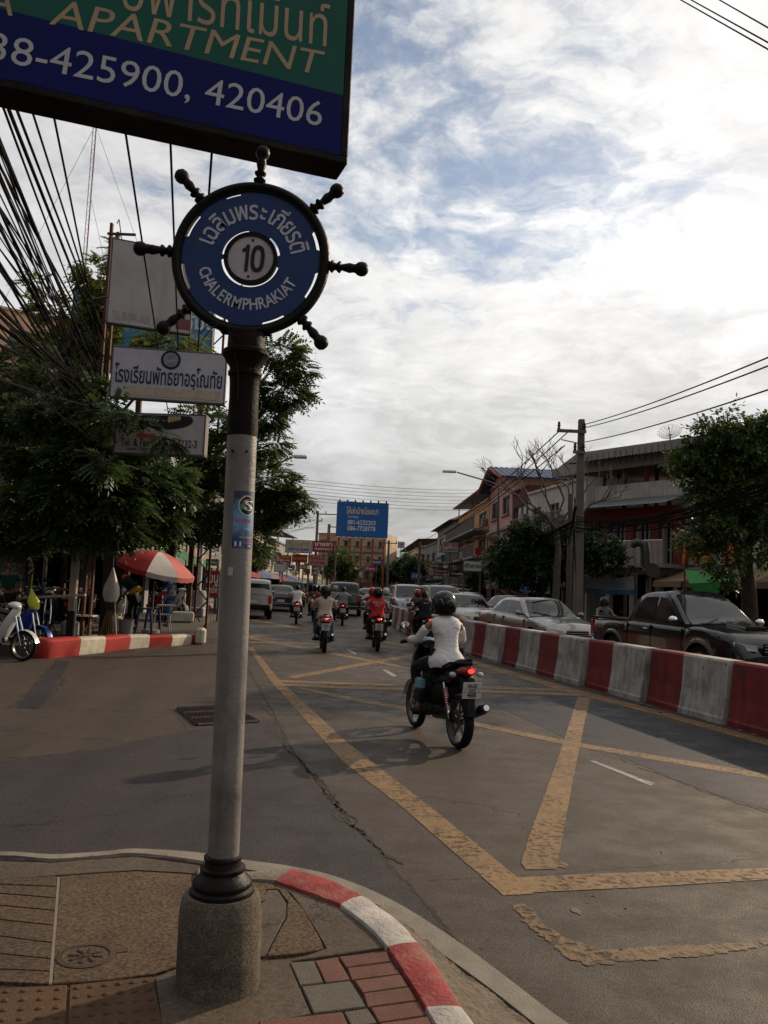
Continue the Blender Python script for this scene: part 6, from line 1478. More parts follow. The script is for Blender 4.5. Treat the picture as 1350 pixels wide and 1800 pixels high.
for i in range(90): q.tube([(RW*i/89, -1.45, H1+.06), (RW*i/89, -1.45, H1+1.0)], .012, M_pw, 4)
q.build('railing', M_pw, rs)
for b, g_ in enumerate(gr0):
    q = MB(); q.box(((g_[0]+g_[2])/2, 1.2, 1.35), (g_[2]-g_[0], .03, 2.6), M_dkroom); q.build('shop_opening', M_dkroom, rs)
# sloping white corrugated awning between first floor and terrace
q = MB(); rows = []
for i in range(61):
    x = RW*1.04*i/60-.2; o_ = .03*(i % 2); rows.append([(x, -1.5, H2-.05+o_), (x, .4, H2+.5+o_)])
q.grid(rows, R_tin, False, flip=False); q.build('corrugated_awning', R_tin, rs)
q = MB(); q.box((RW/2, .5, H2+.75), (RW, .12, .9), W_white); q.build('terrace_wall', W_white, rs)
zt0 = 8.15
for i in range(5): q = MB(); q.box((RW*(.04+.23*i), .9, (H2+zt0)/2-.1), (.16, .16, zt0-H2), W_red); q.build('terrace_post', W_red, rs)
q = MB(); q.tube([(-.5, .9, zt0-1.3), (RW*.5, .9, zt0-.25)], .07, W_red, 4); q.tube([(RW*.5, .9, zt0-.25), (RW+.5, .9, zt0-1.0)], .07, W_red, 4); q.build('roof_beam', W_red, rs)
q = MB(); rows = []
for i in range(81):
    x = -1.2+(RW+2.4)*i/80; o_ = .035*(i % 2); rows.append([(x, -.4, zt0-.35+o_), (x, 5.5, zt0+.45+o_)])
q.grid(rows, R_rust, False); q.build('low_roof', R_rust, rs)
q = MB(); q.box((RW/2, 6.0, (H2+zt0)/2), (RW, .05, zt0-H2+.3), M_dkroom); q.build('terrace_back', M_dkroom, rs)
# big grey roof above
q = MB(); zz = D(1100, 786, 38).z; zl = zz-.95
q.add([(-2.9, .6, zl-.15), (RW+2.5, .6, zl-.1), (RW+2.5, .6, zz-.1), (-1.2, .6, zz-.05), (-2.9, .6, zl+.1)], [(0, 1, 2, 3, 4)], R_tin)
q.add([(-2.9, .6, zl-.15), (RW+2.5, .6, zl-.1), (RW+2.5, 7, zl+.2), (-2.4, 7, zl+.2)], [(3, 2, 1, 0)], R_rust); q.add([(-1.2, .6, zz-.05), (RW+2.5, .6, zz-.1), (RW+2.5, 7, zz+.3), (-1, 7, zz+.3)], [(0, 1, 2, 3)], R_tin); q.build('upper_roof', R_tin, rs)
for x in (-2.2, .5, RW*.5, RW-.5): q = MB(); q.box((x, 1.6, zl*.5+.1), (.12, .12, zl), M_dark); q.build('roof_post', M_dark, rs)
for k in range(26):
    q = MB(); q.box((-1.0+(RW+3.3)*k/25, .585, (zl+zz)/2-.05), (.03, .03, zz-zl-.3), R_tin); q.build('roof_rib', R_tin, rs)
# ventilation duct on the restaurant front
dp = D(1128, 1000, 32.6); vd = thing('ventilation_duct', 'fat grey bent ventilation duct on the restaurant canopy', 'duct', (dp.x, 32.6, 0)); M_duct = mat('duct_steel', (.07, .066, .062), .5, metal=.5, bump=.3)
z_ = dp.z; q = MB(); q.tube([(-.35, .2, z_+.95), (-.12, .1, z_+1.05), (.08, 0, z_+.95), (.12, 0, z_+.6), (.12, 0, z_+.1)], .17, M_duct, 12); q.build('duct_pipe', M_duct, vd); q = MB(); q.lathe([(.28, -.2), (.31, 0), (.28, .2)], M_duct, 18, Matrix.Translation((.35, -.05, z_-.05)) @ UP); q.build('fan_housing', M_duct, vd); q = MB(); q.box((.3, .2, (z_-.4)/2), (.1, .1, z_-.4), M_tgrey); q.build('stand', M_tgrey, vd)
# banner on the ground floor
q0, q1 = D(1030, 1010, 33.4), D(1115, 1006, 31.6)
bn = thing('banner', 'sagging white banner with a blue lower edge hung on the restaurant front', 'banner', (q0.x, q0.y, 0), math.atan2(q1.y-q0.y, q1.x-q0.x)); bwid = (Vector((q1.x, q1.y))-Vector((q0.x, q0.y))).length
M_ban = mat('banner_cloth', (.28, .29, .31), .8, bump=.3, bs=8); M_banb = mat('banner_blue', (.06, .16, .30), .8, bump=.3, bs=8)
for (m_, f0_, f1_) in ((M_ban, 0, .72), (M_banb, .72, 1)):
    q = MB(); rows = []
    for i in range(21):
        u = i/20; sgg = .10*math.sin(PI*u); rows.append([(bwid*u, -.02-.04*math.sin(u*9+f*3), q0.z-.02-sgg-.72*f*(1-.12*math.sin(PI*u*1.0))) for f in (f0_, (f0_+f1_)/2, f1_)])
    q.grid(rows, m_, True); q.build('cloth', m_, bn)
text('ร้านอาหาร พัทยา', .14, M_banb, bn, (bwid*.6, -.09, q0.z-.33), width=bwid*.5); text('อาหารไทย ซีฟู้ด', .12, M_banb, bn, (bwid*.6, -.09, q0.z-.47), width=bwid*.45)
q = MB(); q.tube([(-.1, 0, 0), (-.1, 0, q0.z+.1)], .03, M_tgrey, 6); q.tube([(bwid+.1, 0, 0), (bwid+.1, 0, q0.z+.1)], .03, M_tgrey, 6); q.tube([(-.1, 0, q0.z+.03), (bwid+.1, 0, q0.z+.03)], .02, M_tgrey, 6); q.build('banner_frame', M_tgrey, bn)
# white building with orange letters
C_ = gp(1203, 34.0); Dd = gp(1470, 26.5)
wl_ = bld('white two storey shop with big orange letters behind the right hand tree', C_, Dd, 5.9, 8, W_white, 2, 4, awn=[A_mix[4], R_rust], roof='flat', seed=3, ac=False)
Cv, Dv = Vector(C_), Vector(Dd); wang = math.atan2((Dv-Cv).y, (Dv-Cv).x); M_orl = mat('orange_sign_letters', (.55, .15, .02), .5, bump=.05)
os_ = thing('sign_letters', 'large slanted orange letters WA on the white shop wall', 'sign', (C_[0], C_[1], 0), wang)
me = text_data('/W', 1.45, M_orl, bold=.05, ext=.06); me.transform(Matrix.Translation((1.0, -.12, 3.55)) @ FACE_S); link('lettering', me, os_)
me = text_data('A', 1.2, M_orl, bold=.04, ext=.06); me.transform(Matrix.Translation((2.9, -.12, 3.4)) @ FACE_S); link('lettering', me, os_)
q = MB(); q.box((1.6, -.05, 3.0), (3.8, .05, .06), M_tgrey); q.build('mounting_rail', M_tgrey, os_)
os_['label'] = 'large slanted orange letters on the white shop wall behind the right tree'
# green shade cloth and signs in front of that shop
gpn = D(1245, 1040, 29); gc = thing('green_awning', 'bright green awning sheet hung in front of the shop under the right tree', 'awning', (gpn.x, 29, 0), R(-50)); M_grn = mat('green_sheet', (.02, .17, .03), .6, bump=.2)
q = MB(); zt_ = D(1245, 1015, 29).z; q.add([(-.9, 0, zt_+.25), (1.2, 0, zt_+.1), (1.0, -.9, zt_-.15), (-.2, -.9, zt_-.25)], [(0, 1, 2, 3)], M_grn); q.add([(-.2, -.9, zt_-.25), (1.0, -.9, zt_-.15), (.8, -.92, zt_-.7), (.1, -.92, zt_-.75)], [(0, 1, 2, 3)], M_grn); q.build('sheet', M_grn, gc)
for x in (-.9, 1.2): q = MB(); q.tube([(x, 0, 0), (x, 0, zt_+.3)], .03, M_tgrey, 6); q.build('pole', M_tgrey, gc)
# rest of the right row
bld('grey white shophouse with arched shade windows left of the restaurant', gp(925, 46), gp(1026, 38.6), D(980, 852, 42).z, 8, W_white, 3, 3, win=(.5, .45), group=RG, awn=A_mix, balcony=(2,), seed=1)
bld('narrow shophouse faced with a maroon metal panel and a white window', gp(897, 50), gp(924, 46.1), D(905, 858, 48).z, 8, W_maroon, 3, 1, win=(.8, .42), group=RG, awn=A_mix[2:], seed=2)
pk = bld('tall pink house with blue gable roof and orange bargeboards', gp(857, 58), gp(896, 50.1), D(880, 852, 55).z, 13, W_pink, 3, 2, win=(.6, .42), group=RG, roof='gable', rm=R_blue, side=W_peach, awn=A_mix, seed=4)
bld('ochre four storey shophouse with dark balconies', gp(800, 76), gp(856, 58.2), D(830, 893, 66).z, 9, W_orange, 4, 3, win=(.6, .5), group=RG, balcony=(1, 2, 3), roof='tin', rm=R_tin, awn=A_mix, seed=5)
bld('white house with a brown hipped roof left of the ochre shophouse', gp(766, 92), gp(799, 76.2), D(785, 925, 83).z, 9, W_white, 3, 2, group=RG, roof='hip', rm=R_tile, balcony=(1,), awn=A_mix[1:], seed=6)
bld('low pale shophouse beyond the white hipped house', gp(738, 108), gp(765, 92.2), D(750, 958, 100).z, 9, W_grey, 2, 3, group=RG, awn=A_mix, seed=7)
bld('distant pale shop row at the far end on the right', gp(703, 150), gp(737, 108.3), D(715, 968, 125).z, 9, W_cream, 2, 6, group=RG, roof='tin', rm=R_rust, awn=A_mix, seed=8)
# yellow house seen above the grey roof edge
bld('small yellow house standing behind the terrace roof', gp(960, 58), gp(1030, 54), D(990, 820, 56).z, 6, wallm('yellow_render', (.42, .32, .13)), 3, 2, seed=9, roof='flat', ground='', ac=False)
# ---- left row
LGp = 'shophouses along the left side of the street'
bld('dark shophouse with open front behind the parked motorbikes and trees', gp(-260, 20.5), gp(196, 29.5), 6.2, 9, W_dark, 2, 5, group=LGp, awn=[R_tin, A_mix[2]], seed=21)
bld('shophouse behind the parasol with red poster boards on its front', gp(198, 29.7), gp(384, 42), 6.0, 9, W_grey, 2, 4, group=LGp, awn=A_mix[2:], seed=22)
bld('tall pink building rising behind the left hand trees', gp(-420, 36), gp(150, 44), D(60, 552, 42).z, 12, W_peach, 5, 8, group=LGp, seed=23, balcony=(2, 3, 4), name='apartment_building')
bld('pale shop with red fascia behind the silver beige pickup', gp(386, 44), gp(452, 58), 5.4, 9, W_cream, 2, 3, group=LGp, awn=A_mix, seed=24)
bld('shop with a wide tin roof beside the far left cars', gp(453, 60), gp(512, 78), 5.0, 9, W_grey, 2, 3, group=LGp, roof='tin', rm=R_rust, awn=A_mix, seed=25)
bld('brown shop row left of the red pharmacy sign', gp(513, 78.5), gp(566, 98), 4.6, 9, W_cream, 2, 4, group=LGp, awn=A_mix[1:], seed=26)
og = bld('peach coloured building with red scaffold frame below the blue billboard', (D(556, 1030, 116).x, 116), (D(676, 1030, 112).x, 112), D(640, 938, 112).z, 4, W_cream, 4, 6, win=(.32, .36), ground='', seed=27, name='apartment_building', ac=False)
Wg = (Vector((D(556, 1030, 116).x, 116))-Vector((D(676, 1030, 112).x, 112))).length; Hg = D(640, 938, 112).z
for i in range(7):
    q = MB(); q.box((Wg*i/6, -.6, Hg/2+.5), (.14, .14, Hg+1), W_bargeb); q.build('scaffold_post', W_bargeb, og)
for k in range(5):
    q = MB(); q.box((Wg/2, -.6, Hg*(k+1)/5), (Wg, .13, .13), W_bargeb); q.build('scaffold_beam', W_bargeb, og)
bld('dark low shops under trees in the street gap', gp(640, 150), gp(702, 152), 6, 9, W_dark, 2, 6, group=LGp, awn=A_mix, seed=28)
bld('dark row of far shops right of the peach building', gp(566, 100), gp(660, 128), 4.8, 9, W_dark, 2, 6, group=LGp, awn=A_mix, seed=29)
# ---- the blue billboard
M_bbl = mat('billboard_blue', (.018, .10, .30), .5, var=.05, vs=.3, bump=.02)
bbd, BWd, BHd = px_sign('billboard', 'big blue billboard with white Thai lettering and two phone numbers', (592, 881), (683, 887), (681, 946), (590, 942), 98, .35, M_bbl, mat('billboard_blue_edge', (.02, .07, .2), .5, bump=0), .08, yaw=0, cat_='billboard')
text('ไห้เช่าป้ายโฆษณา', 1, mat('print_cream', (.58, .52, .34), .5, bump=0), bbd, (BWd*.50, -.02, BHd*.73), width=BWd*.62, bold=.01)
text('YO MEGI', .42, M_pw, bbd, (BWd*.32, -.02, BHd*.56), width=BWd*.2); text('081-6232203', .75, M_pw, bbd, (BWd*.49, -.02, BHd*.405), width=BWd*.54, bold=.01); text('086-7728778', .75, M_pw, bbd, (BWd*.49, -.02, BHd*.235), width=BWd*.54, bold=.01)
for i in range(5):
    q = MB(); q.box((BWd*(.06+.22*i), .5, -bbd.location.z/2+BHd/2), (.22, .22, bbd.location.z+BHd-.3), W_bargeb); q.build('leg', W_bargeb, bbd)
for i in range(9): q = MB(); q.box((BWd*(.05+.112*i), -.3, -.12), (.34, .5, .10), M_pw); q.build('floodlight', M_pw, bbd)
for i in range(7): q = MB(); q.box((BWd*(.05+.15*i), .1, BHd+.12), (.18, .12, .25), M_dark); q.build('lamp_bracket', M_dark, bbd)

# ---- street signs on posts, placed by their real distance
def s_sign(label, x0, y0, x1, y1, Y, m, txt=None, tm=None, th=.15, post=True, tw=.8, two=None, name='shop_sign', m2=None, txt2=None, tm2=None, postx=.5, frame=M_tgrey, fallback=None):
    t, W, H = px_sign(name, label, (x0, y0), (x1, y0), (x1, y1), (x0, y1), Y, th, m, frame, .04 if Y < 60 else .06)
    if m2: q = MB(); q.box((W/2, -.004, H*.25), (W*.94, .01, H*.40), m2); q.build('panel', m2, t)
    if txt: text(txt, H*.5, tm, t, (W/2, -.02, H*(.5 if not txt2 else .70)), width=W*tw, bold=.02)
    if txt2: text(txt2, H*.3, tm2 or tm, t, (W/2, -.02, H*.27), width=W*tw, bold=.02)
    if post:
        z = t.location.z
        for xx in ([postx] if not two else two): q = MB(); q.tube([(W*xx, th+.06, -z), (W*xx, th+.06, H*.9)], .05, M_tgrey, 7); q.build('post', M_tgrey, t)
    return t
M_sred = mat('sign_red', (.26, .02, .025), .5, bump=0); M_sbl = mat('sign_blue', (.03, .09, .24), .5, bump=0); M_swh = mat('sign_white', (.40, .39, .37), .5, bump=0); M_sgr = mat('sign_green', (.02, .15, .06), .5, bump=0); M_syl = mat('sign_yellow', (.42, .28, .04), .5, bump=0); M_smg = mat('sign_magenta', (.28, .02, .10), .5, bump=0); M_sbr = mat('sign_brown', (.14, .06, .03), .5, bump=0); M_spk = mat('sign_pink', (.42, .22, .18), .5, bump=0)
s_sign('white shop sign with dark Thai lettering beside the right hand trees', 814, 985, 847, 1004, 44, M_swh, 'ตำถาด', M_pb, tw=.85, two=(.05, .95))
s_sign('white sign reading British Law in red and blue', 777, 952, 806, 971, 66, M_swh, 'BRITISH', mat('print_dred', (.40, .02, .03), .5, bump=0), two=None, txt2='LAW', tm2=M_navy)
s_sign('red pharmacy sign with white Thai letters left of the billboard', 549, 950, 588, 970, 74, M_sred, 'ขายยา', M_pw, txt2='PHARMACY', tm2=M_pw)
s_sign('large pale sign with orange print and a blue strip beside the pharmacy sign', 501, 948, 549, 971, 68, M_swh, 'ทันตแพทย์', M_syl, m2=None, txt2='DENTAL CLINIC', tm2=M_sbl, two=(.1, .9))
s_sign('long red shop sign below the pale clinic sign', 482, 975, 512, 988, 60, M_sred, 'ร้านพัทยา', M_syl, txt2='PATTAYA', tm2=M_pw)
s_sign('orange red shop sign right of the long red one', 513, 974, 540, 988, 62, M_sred, 'อาหาร', M_syl)
s_sign('plain white sign box standing among the left shops', 481, 990, 502, 1005, 58, M_swh)
s_sign('patchwork of pale posters on a frame behind the left traffic', 541, 974, 575, 994, 72, M_spk, 'SALE', M_sred, txt2='50%', tm2=M_sred)
s_sign('small white notice with black letter near the left traffic', 548, 997, 558, 1010, 70, M_swh, 'P', M_pb)
s_sign('red shop board at the left edge of the street near the pickup', 448, 983, 470, 1000, 56, M_sred, 'ขาย', M_pw)
s_sign('blue sign with pale lettering right of the billboard legs', 652, 983, 672, 993, 100, M_sbl, 'BAR', M_pw)
s_sign('magenta sign above the far traffic', 640, 994, 660, 1005, 95, M_smg, 'บ้าน', M_pw)
s_sign('white empty sign far in the middle of the street', 630, 1004, 638, 1016, 92, M_swh)
s_sign('seven sign on a white square far down the street', 699, 952, 711, 963, 110, M_swh, '7', M_sred)
s_sign('blue sign among the far shops right of the centre', 722, 1006, 742, 1019, 84, M_sbl, 'ATM', M_pw)
s_sign('pale grey sign above the oncoming cars', 756, 986, 772, 997, 76, M_swh, 'OPEN', M_sbl)
s_sign('red and white fascia sign above the far cars', 767, 998, 788, 1008, 70, M_sred, 'ราคาถูก', M_pw)
s_sign('pale sign with dark lettering near the far white pickup', 722, 995, 738, 1004, 90, M_swh, 'Thai', M_sred)
s_sign('green sign low among the far shops', 760, 1010, 780, 1020, 66, M_sgr, 'SPA', M_pw)
s_sign('dark sign with pale script above the far pickup', 790, 1002, 822, 1014, 58, M_dark, 'Coffee', M_pw)
s_sign('tall framed picture sign on a pole left of the dark tree', 855, 942, 873, 972, 46, M_sbr, 'Bar', M_spk)
s_sign('pale blue sign half hidden left of the dark tree', 874, 948, 896, 962, 47, M_ban, 'ห้อง', M_navy)
s_sign('small blue sign beneath the picture sign', 856, 990, 872, 1004, 45, M_sbl, 'TOUR', M_pw)
s_sign('tall dark red poster board under the trees by the parasol', 358, 1002, 384, 1050, 33, M_sred, 'เมนู', M_pw, th=.06, txt2='อาหารไทย', tm2=M_pw, two=(.03, .97))
s_sign('small green sign above the dark red poster board', 362, 982, 383, 994, 34, M_sgr, 'ประถม', M_pw, th=.06, two=(.03, .97))
s_sign('faded blue shop sign with a white letter S in the left tree', 24, 855, 84, 900, 19.5, M_navy, 'S', M_pw, tw=.22, two=(.05, .95))
s_sign('yellow and white shop sign seen under the branches near the parasol', 310, 920, 345, 945, 36, M_syl, 'ขนม', M_sred)

r_s = random.Random(4); cols = [M_sred, M_swh, M_sbl, M_syl, M_spk, M_sgr, M_ban, M_smg, M_sbr]; nm_ = ['red', 'white', 'blue', 'yellow', 'pink', 'green', 'pale grey', 'magenta', 'brown']
for i, (x, y, w_, h_, Y, c, where) in enumerate([(705, 1000, 10, 12, 104, 1, 'left of the ragged far tree'), (716, 1012, 12, 8, 96, 0, 'low beside the ragged far tree'), (745, 985, 9, 14, 92, 3, 'high left of the far pale sign'), (752, 1003, 13, 9, 84, 4, 'above the far white pickup'), (775, 975, 8, 12, 78, 2, 'under the British Law sign'), (792, 985, 14, 8, 70, 8, 'below the ochre shophouse'), (806, 968, 8, 15, 64, 1, 'hung upright on the ochre shophouse'), (835, 962, 10, 12, 56, 0, 'on the front of the pink house'), (688, 1012, 9, 8, 110, 6, 'right of the street end pole'), (646, 1008, 11, 7, 104, 5, 'below the magenta sign'), (618, 1000, 9, 9, 98, 3, 'left of the white empty sign'), (604, 1012, 8, 8, 92, 0, 'below the round green tree'), (525, 992, 15, 8, 66, 6, 'under the orange red shop sign'), (463, 1004, 12, 9, 60, 5, 'just right of the silver beige pickup'), (536, 1000, 9, 9, 74, 8, 'left of the small white notice')]):
    s_sign('small plain %s shop sign %s' % (nm_[c], where), x, y, x+w_, y+h_, Y, cols[c], th=.12)

# =================================================================== left island, kerb, stall
M_isl = mat('island_paving', (0.07225, 0.0578, 0.04675), .9, var=.25, vs=2, bump=.5, bs=60, dirt=(.045, .035, .03), dirt_amt=.6, ds=1.5)
LZ = .24
kl = [(2, 1128), (40, 1150), (82, 1158), (140, 1152), (184, 1147), (228, 1141), (262, 1138), (302, 1136), (336, 1133), (358, 1131)]
KL = [Vector(tuple(G(x, y, 0))[:2]) for x, y in kl]
nrm = Vector((-.92, .39)).normalized()
back = [p+Vector((-.30, .10)) for p in KL[2:]]
P_end = KL[-1]; mainl = [P_end+Vector((-.15, .5)), Vector((-6.3, 30)), Vector((-7.5, 44)), Vector((-8.2, 60)), Vector((-7.0, 90)), Vector((-6.0, 160)), Vector((-60, 160)), Vector((-60, 16.5)), KL[2]+Vector((-2.2, .15)), KL[2]+Vector((-.45, .1))]
isl = [tuple(p) for p in back]+[tuple(p) for p in mainl]
mb = MB(); mb.prism(isl, -.02, LZ-.015); isl_o = mb.build('pavement', M_isl, kind='structure')
rpv = [(8.6, 15), (7.4, 30), (6.3, 42), (5.6, 58), (4.8, 76), (3.4, 110), (1.9, 150), (60, 150), (60, 15)]
rpv = [(x+(1.5 if y < 60 else .6), y) for x, y in rpv]
mb = MB(); mb.prism(rpv, -.02, .14); mb.build('pavement', M_isl, kind='structure')
lk = thing('kerb', 'tall kerb painted bright red and white at the corner beyond the side street', 'kerb', (0, 0, 0))
M_kred2 = mat('bright_kerb_red', (0.289, 0.02167, 0.01589), .7, var=.18, vs=3, bump=.5, bs=30, dirt=(.16, .04, .03), dirt_amt=.4, ds=4); M_kwht2 = mat('cream_kerb_paint', (0.442, 0.3995, 0.3145), .75, var=.15, vs=4, bump=.6, bs=30, dirt=(.22, .18, .13), dirt_amt=.6, ds=5)
segs = [(1, 3), (3, 4), (4, 5), (5, 6), (6, 7), (7, 8), (8, 9)]
first = [KL[2]+Vector((-.40, .20)), KL[2], KL[3]]
lists = [first]+[[KL[a], KL[b]] for a, b in segs[1:]]
for i, L in enumerate(lists):
    c_ = cat([(p.x, p.y) for p in L], 6 if i == 0 else 4); rows = []; hh = .36-.022*i
    for j, p in enumerate(c_):
        d = (c_[min(j+1, len(c_)-1)]-c_[max(0, j-1)]).normalized(); nn = Vector((-d.y, d.x))
        row = []
        for q_, z in ((.02, -.02), (.0, hh*.35), (-.012, hh-.05), (.02, hh-.012), (.07, hh), (.28, hh), (.33, hh-.02), (.34, LZ-.05)):
            q2 = p+nn*q_; row.append((q2.x, q2.y, z+.006*mnoise.noise(Vector((q2.x*6, q2.y*6, z*9)))))
        rows.append(row)
    m = M_kred2 if i % 2 == 0 else M_kwht2; q = MB(); q.grid(rows, m, True); q.add(rows[0], [tuple(range(8))], m); q.add(rows[-1], [tuple(reversed(range(8)))], m); q.build('kerb_stone', m, lk)
e_ = G(350, 1133); q = MB(); q.box((e_.x, e_.y+.1, .20), (.24, .34, .40), M_kwht2, None, .05); t_ = q.build('kerb_end_block', M_kwht2); t_['label'] = 'broken cream concrete block at the street end of the bright kerb'; t_['category'] = 'concrete block'
fk = thing('kerb', 'short far kerb striped red and white near the lamp post by the parasol', 'kerb', (0, 0, 0))
fa, fb = Vector(tuple(G(352, 1082, 0))[:2]), Vector(tuple(G(384, 1070, 0))[:2])
for i in range(9):
    a_, b2 = fa.lerp(fb, i/9), fa.lerp(fb, (i+1)/9); m = M_kred2 if i % 2 == 0 else M_kwht2; q = MB(); c_ = (a_+b2)/2; ang = math.atan2((b2-a_).y, (b2-a_).x); q.box((0, 0, .19), ((b2-a_).length*.98, .3, .40), m, Matrix.Translation((c_.x, c_.y, 0)) @ Matrix.Rotation(ang, 4, 'Z'), .03); q.build('kerb_stone', m, fk)
def L3(px_, py_, z=LZ): g = G(px_, py_, z); return g
def at(px_, Y, z=LZ): p = D(px_, 1040, Y); return (p.x, Y, z)
# low concrete blocks on the island edge
for i, (x, Y, s_, lab) in enumerate([(345, 30.5, (.7, .5, .35), 'low concrete block standing before the far striped kerb'), (322, 26.5, (.75, .5, .32), 'whitish low concrete block right of the plastic chair'), (128, 18.4, (.34, .3, .34), 'rough grey concrete lump under the small plank table')]):
    q = MB(); q.box((0, 0, s_[2]/2), s_, M_kwht2 if i == 1 else W_grey, None, .04); o = q.build('concrete_block', W_grey, loc=at(x, Y), rz=.3*i, label=lab, cat='concrete block')
# parasol
pa = thing('parasol', 'red and white tilted advertising parasol over the street stall', 'parasol', at(270, 20.6)); M_prd = mat('parasol_red_cloth', (.32, .028, .025), .8, bump=.2, bs=10); M_pwh = mat('parasol_white_cloth', (.42, .38, .35), .8, bump=.2, bs=10); M_ppk = mat('parasol_faded_red', (.36, .10, .09), .8, bump=.2, bs=10)
tilt = Matrix.Translation((0, 0, 1.62)) @ Matrix.Rotation(R(13), 4, 'Y') @ Matrix.Rotation(R(6), 4, 'X')
for k in range(8):
    a0, a1 = 2*PI*k/8+.1, 2*PI*(k+1)/8+.1; rows = []
    for i in range(7):
        r_ = 1.0*i/6; z = .40*(1-(r_)**1.9); row = []
        for j in range(6):
            u = j/5; a_ = a0+(a1-a0)*u; rr = r_*(1-.055*math.sin(PI*u)*r_); row.append((rr*math.cos(a_), rr*math.sin(a_), z-.02*math.sin(PI*u)*r_))
        rows.append(row)
    last = rows[-1]; rows.append([(x*1.0, y*1.0, z-.11-.015*(j % 2)) for j, (x, y, z) in enumerate(last)])
    m = M_pwh if k in (6, 2) else M_ppk if k == 7 else M_prd
    q = MB(); q.grid(rows, m, True, M=tilt); q.build('cloth_panel', m, pa)
q = MB(); q.tube([(0, 0, 0), (0, 0, 1.62)], .022, M_tgrey, 8); q.tube([(0, 0, 1.62), tuple(tilt @ Vector((0, 0, .46)))], .02, M_tgrey, 8); q.build('pole', M_tgrey, pa)
q = MB()
for k in range(8): a0 = 2*PI*k/8+.1; q.tube([tuple(tilt @ Vector((0, 0, .30))), tuple(tilt @ Vector((.99*math.cos(a0), .99*math.sin(a0), -.02)))], .008, M_tgrey, 4)
q.build('rib', M_tgrey, pa)
q = MB(); q.lathe([(.22, 0), (.22, .08), (.05, .10)], W_grey, 16); q.build('base', W_grey, pa)
# bending vendor
def stander(label, loc, rz, J, E_, top_m, leg_m, headc, yaw, pitch, extra=None, skin_m=M_skin2, tops=None, legs=None):
    t = thing('person', label, 'person', loc, rz); skin('body', J, E_, skin_m, t); 
    for nm, jj, ee, mm in (('shirt', tops[0], tops[1], top_m), ('trousers', legs[0], legs[1], leg_m)): skin(nm, jj, ee, mm, t, sub=2)
    h = head(t, headc, yaw, pitch, skin_m, M_hair); return t
vl = at(238, 21.2)
hipz = .92
J = [((0, 0, hipz), .11), ((.10, 0, 1.08), .10), ((.26, 0, 1.24), .11), ((.38, 0, 1.33), .055), ((.44, 0, 1.36), .048)]; E_ = [(0, 1), (1, 2), (2, 3), (3, 4)]
for sg in (-1, 1):
    b0 = len(J); J += [((.30, sg*.17, 1.24), .045), ((.36, sg*.20, .98), .036), ((.50, sg*.12, .80), .026), ((.56, sg*.09, .76), (.034, .02))]; E_ += [(2, b0), (b0, b0+1), (b0+1, b0+2), (b0+2, b0+3)]
    for k in range(4): b1_ = len(J); J += [((.60, sg*(.09+(k-1.5)*.019), .745), .009), ((.625, sg*(.09+(k-1.5)*.019), .72), .008)]; E_ += [(b0+3, b1_), (b1_, b1_+1)]
    b0 = len(J); J += [((0, sg*.09, .86), .085), ((.05, sg*.11, .50), .056), ((-.03, sg*.12, .09), .036), ((.10, sg*.13, .04), .032)]; E_ += [(0, b0), (b0, b0+1), (b0+1, b0+2), (b0+2, b0+3)]
tops = ([((-.03, 0, .93), (.15, .17)), ((.09, 0, 1.09), (.13, .15)), ((.26, 0, 1.25), (.14, .16)), ((.36, 0, 1.32), (.09, .10))], [(0, 1), (1, 2), (2, 3)])
for sg in (-1, 1): b0 = len(tops[0]); tops[0].extend([((.30, sg*.18, 1.23), .065), ((.35, sg*.21, 1.04), .055)]); tops[1].extend([(2, b0), (b0, b0+1)])
legs = ([((-.0, 0, .88), (.14, .17))], [])
for sg in (-1, 1): b0 = len(legs[0]); legs[0].extend([((0, sg*.095, .80), .10), ((.05, sg*.115, .50), .075), ((-.02, sg*.125, .14), .058)]); legs[1].extend([(0, b0), (b0, b0+1), (b0+1, b0+2)])
vd_ = stander('person bending over under the parasol in a dark green shirt with yellow apron waist', vl, R(165), J, E_, C_dkg, C_black, (.52, 0, 1.40), 0, .7, tops=tops, legs=legs)
q = MB(); q.tube([(-.02, 0, .96), (.04, 0, 1.02)], [.185, .18], C_yel, 18); q.build('yellow_waistband', C_yel, vd_); q = MB(); q.tube([(.30, 0, 1.28), (.38, 0, 1.34)], [.15, .09], C_or, 14); q.build('orange_collar', C_or, vd_)
for sg in (-1, 1): q = MB(); q.ball((.05, sg*.125, .04), .06, M_shoe, 10, sc=(1.9, .8, .7)); q.build('shoe', M_shoe, vd_)
# stools, chair, table, buckets, bags, water jug
M_bstool = mat('dark_blue_plastic', (.012, .022, .07), .4, bump=.05); M_wplas = mat('cream_plastic', (.40, .36, .28), .45, bump=.05); M_gplas = mat('grey_bucket_plastic', (.15, .145, .15), .5, bump=.05); M_jug = mat('milky_jug_plastic', (.44, .42, .34), .4, bump=.05)
def stool(loc, lab, m, h=.46):
    t = thing('plastic_stool', lab, 'stool', loc, .3); q = MB(); q.box((0, 0, h), (.34, .34, .035), m, None, .012); q.build('seat', m, t)
    for sx in (-1, 1):
        for sy in (-1, 1): q = MB(); q.tube([(sx*.13, sy*.13, h-.02), (sx*.19, sy*.19, 0)], [.030, .024], m, 6); q.build('leg', m, t)
    return t
stool(at(257, 19.8), 'dark blue plastic stool directly below the parasol edge', M_bstool, .62); stool(at(272, 20.8), 'second dark blue stool half behind the first one', M_bstool, .60)
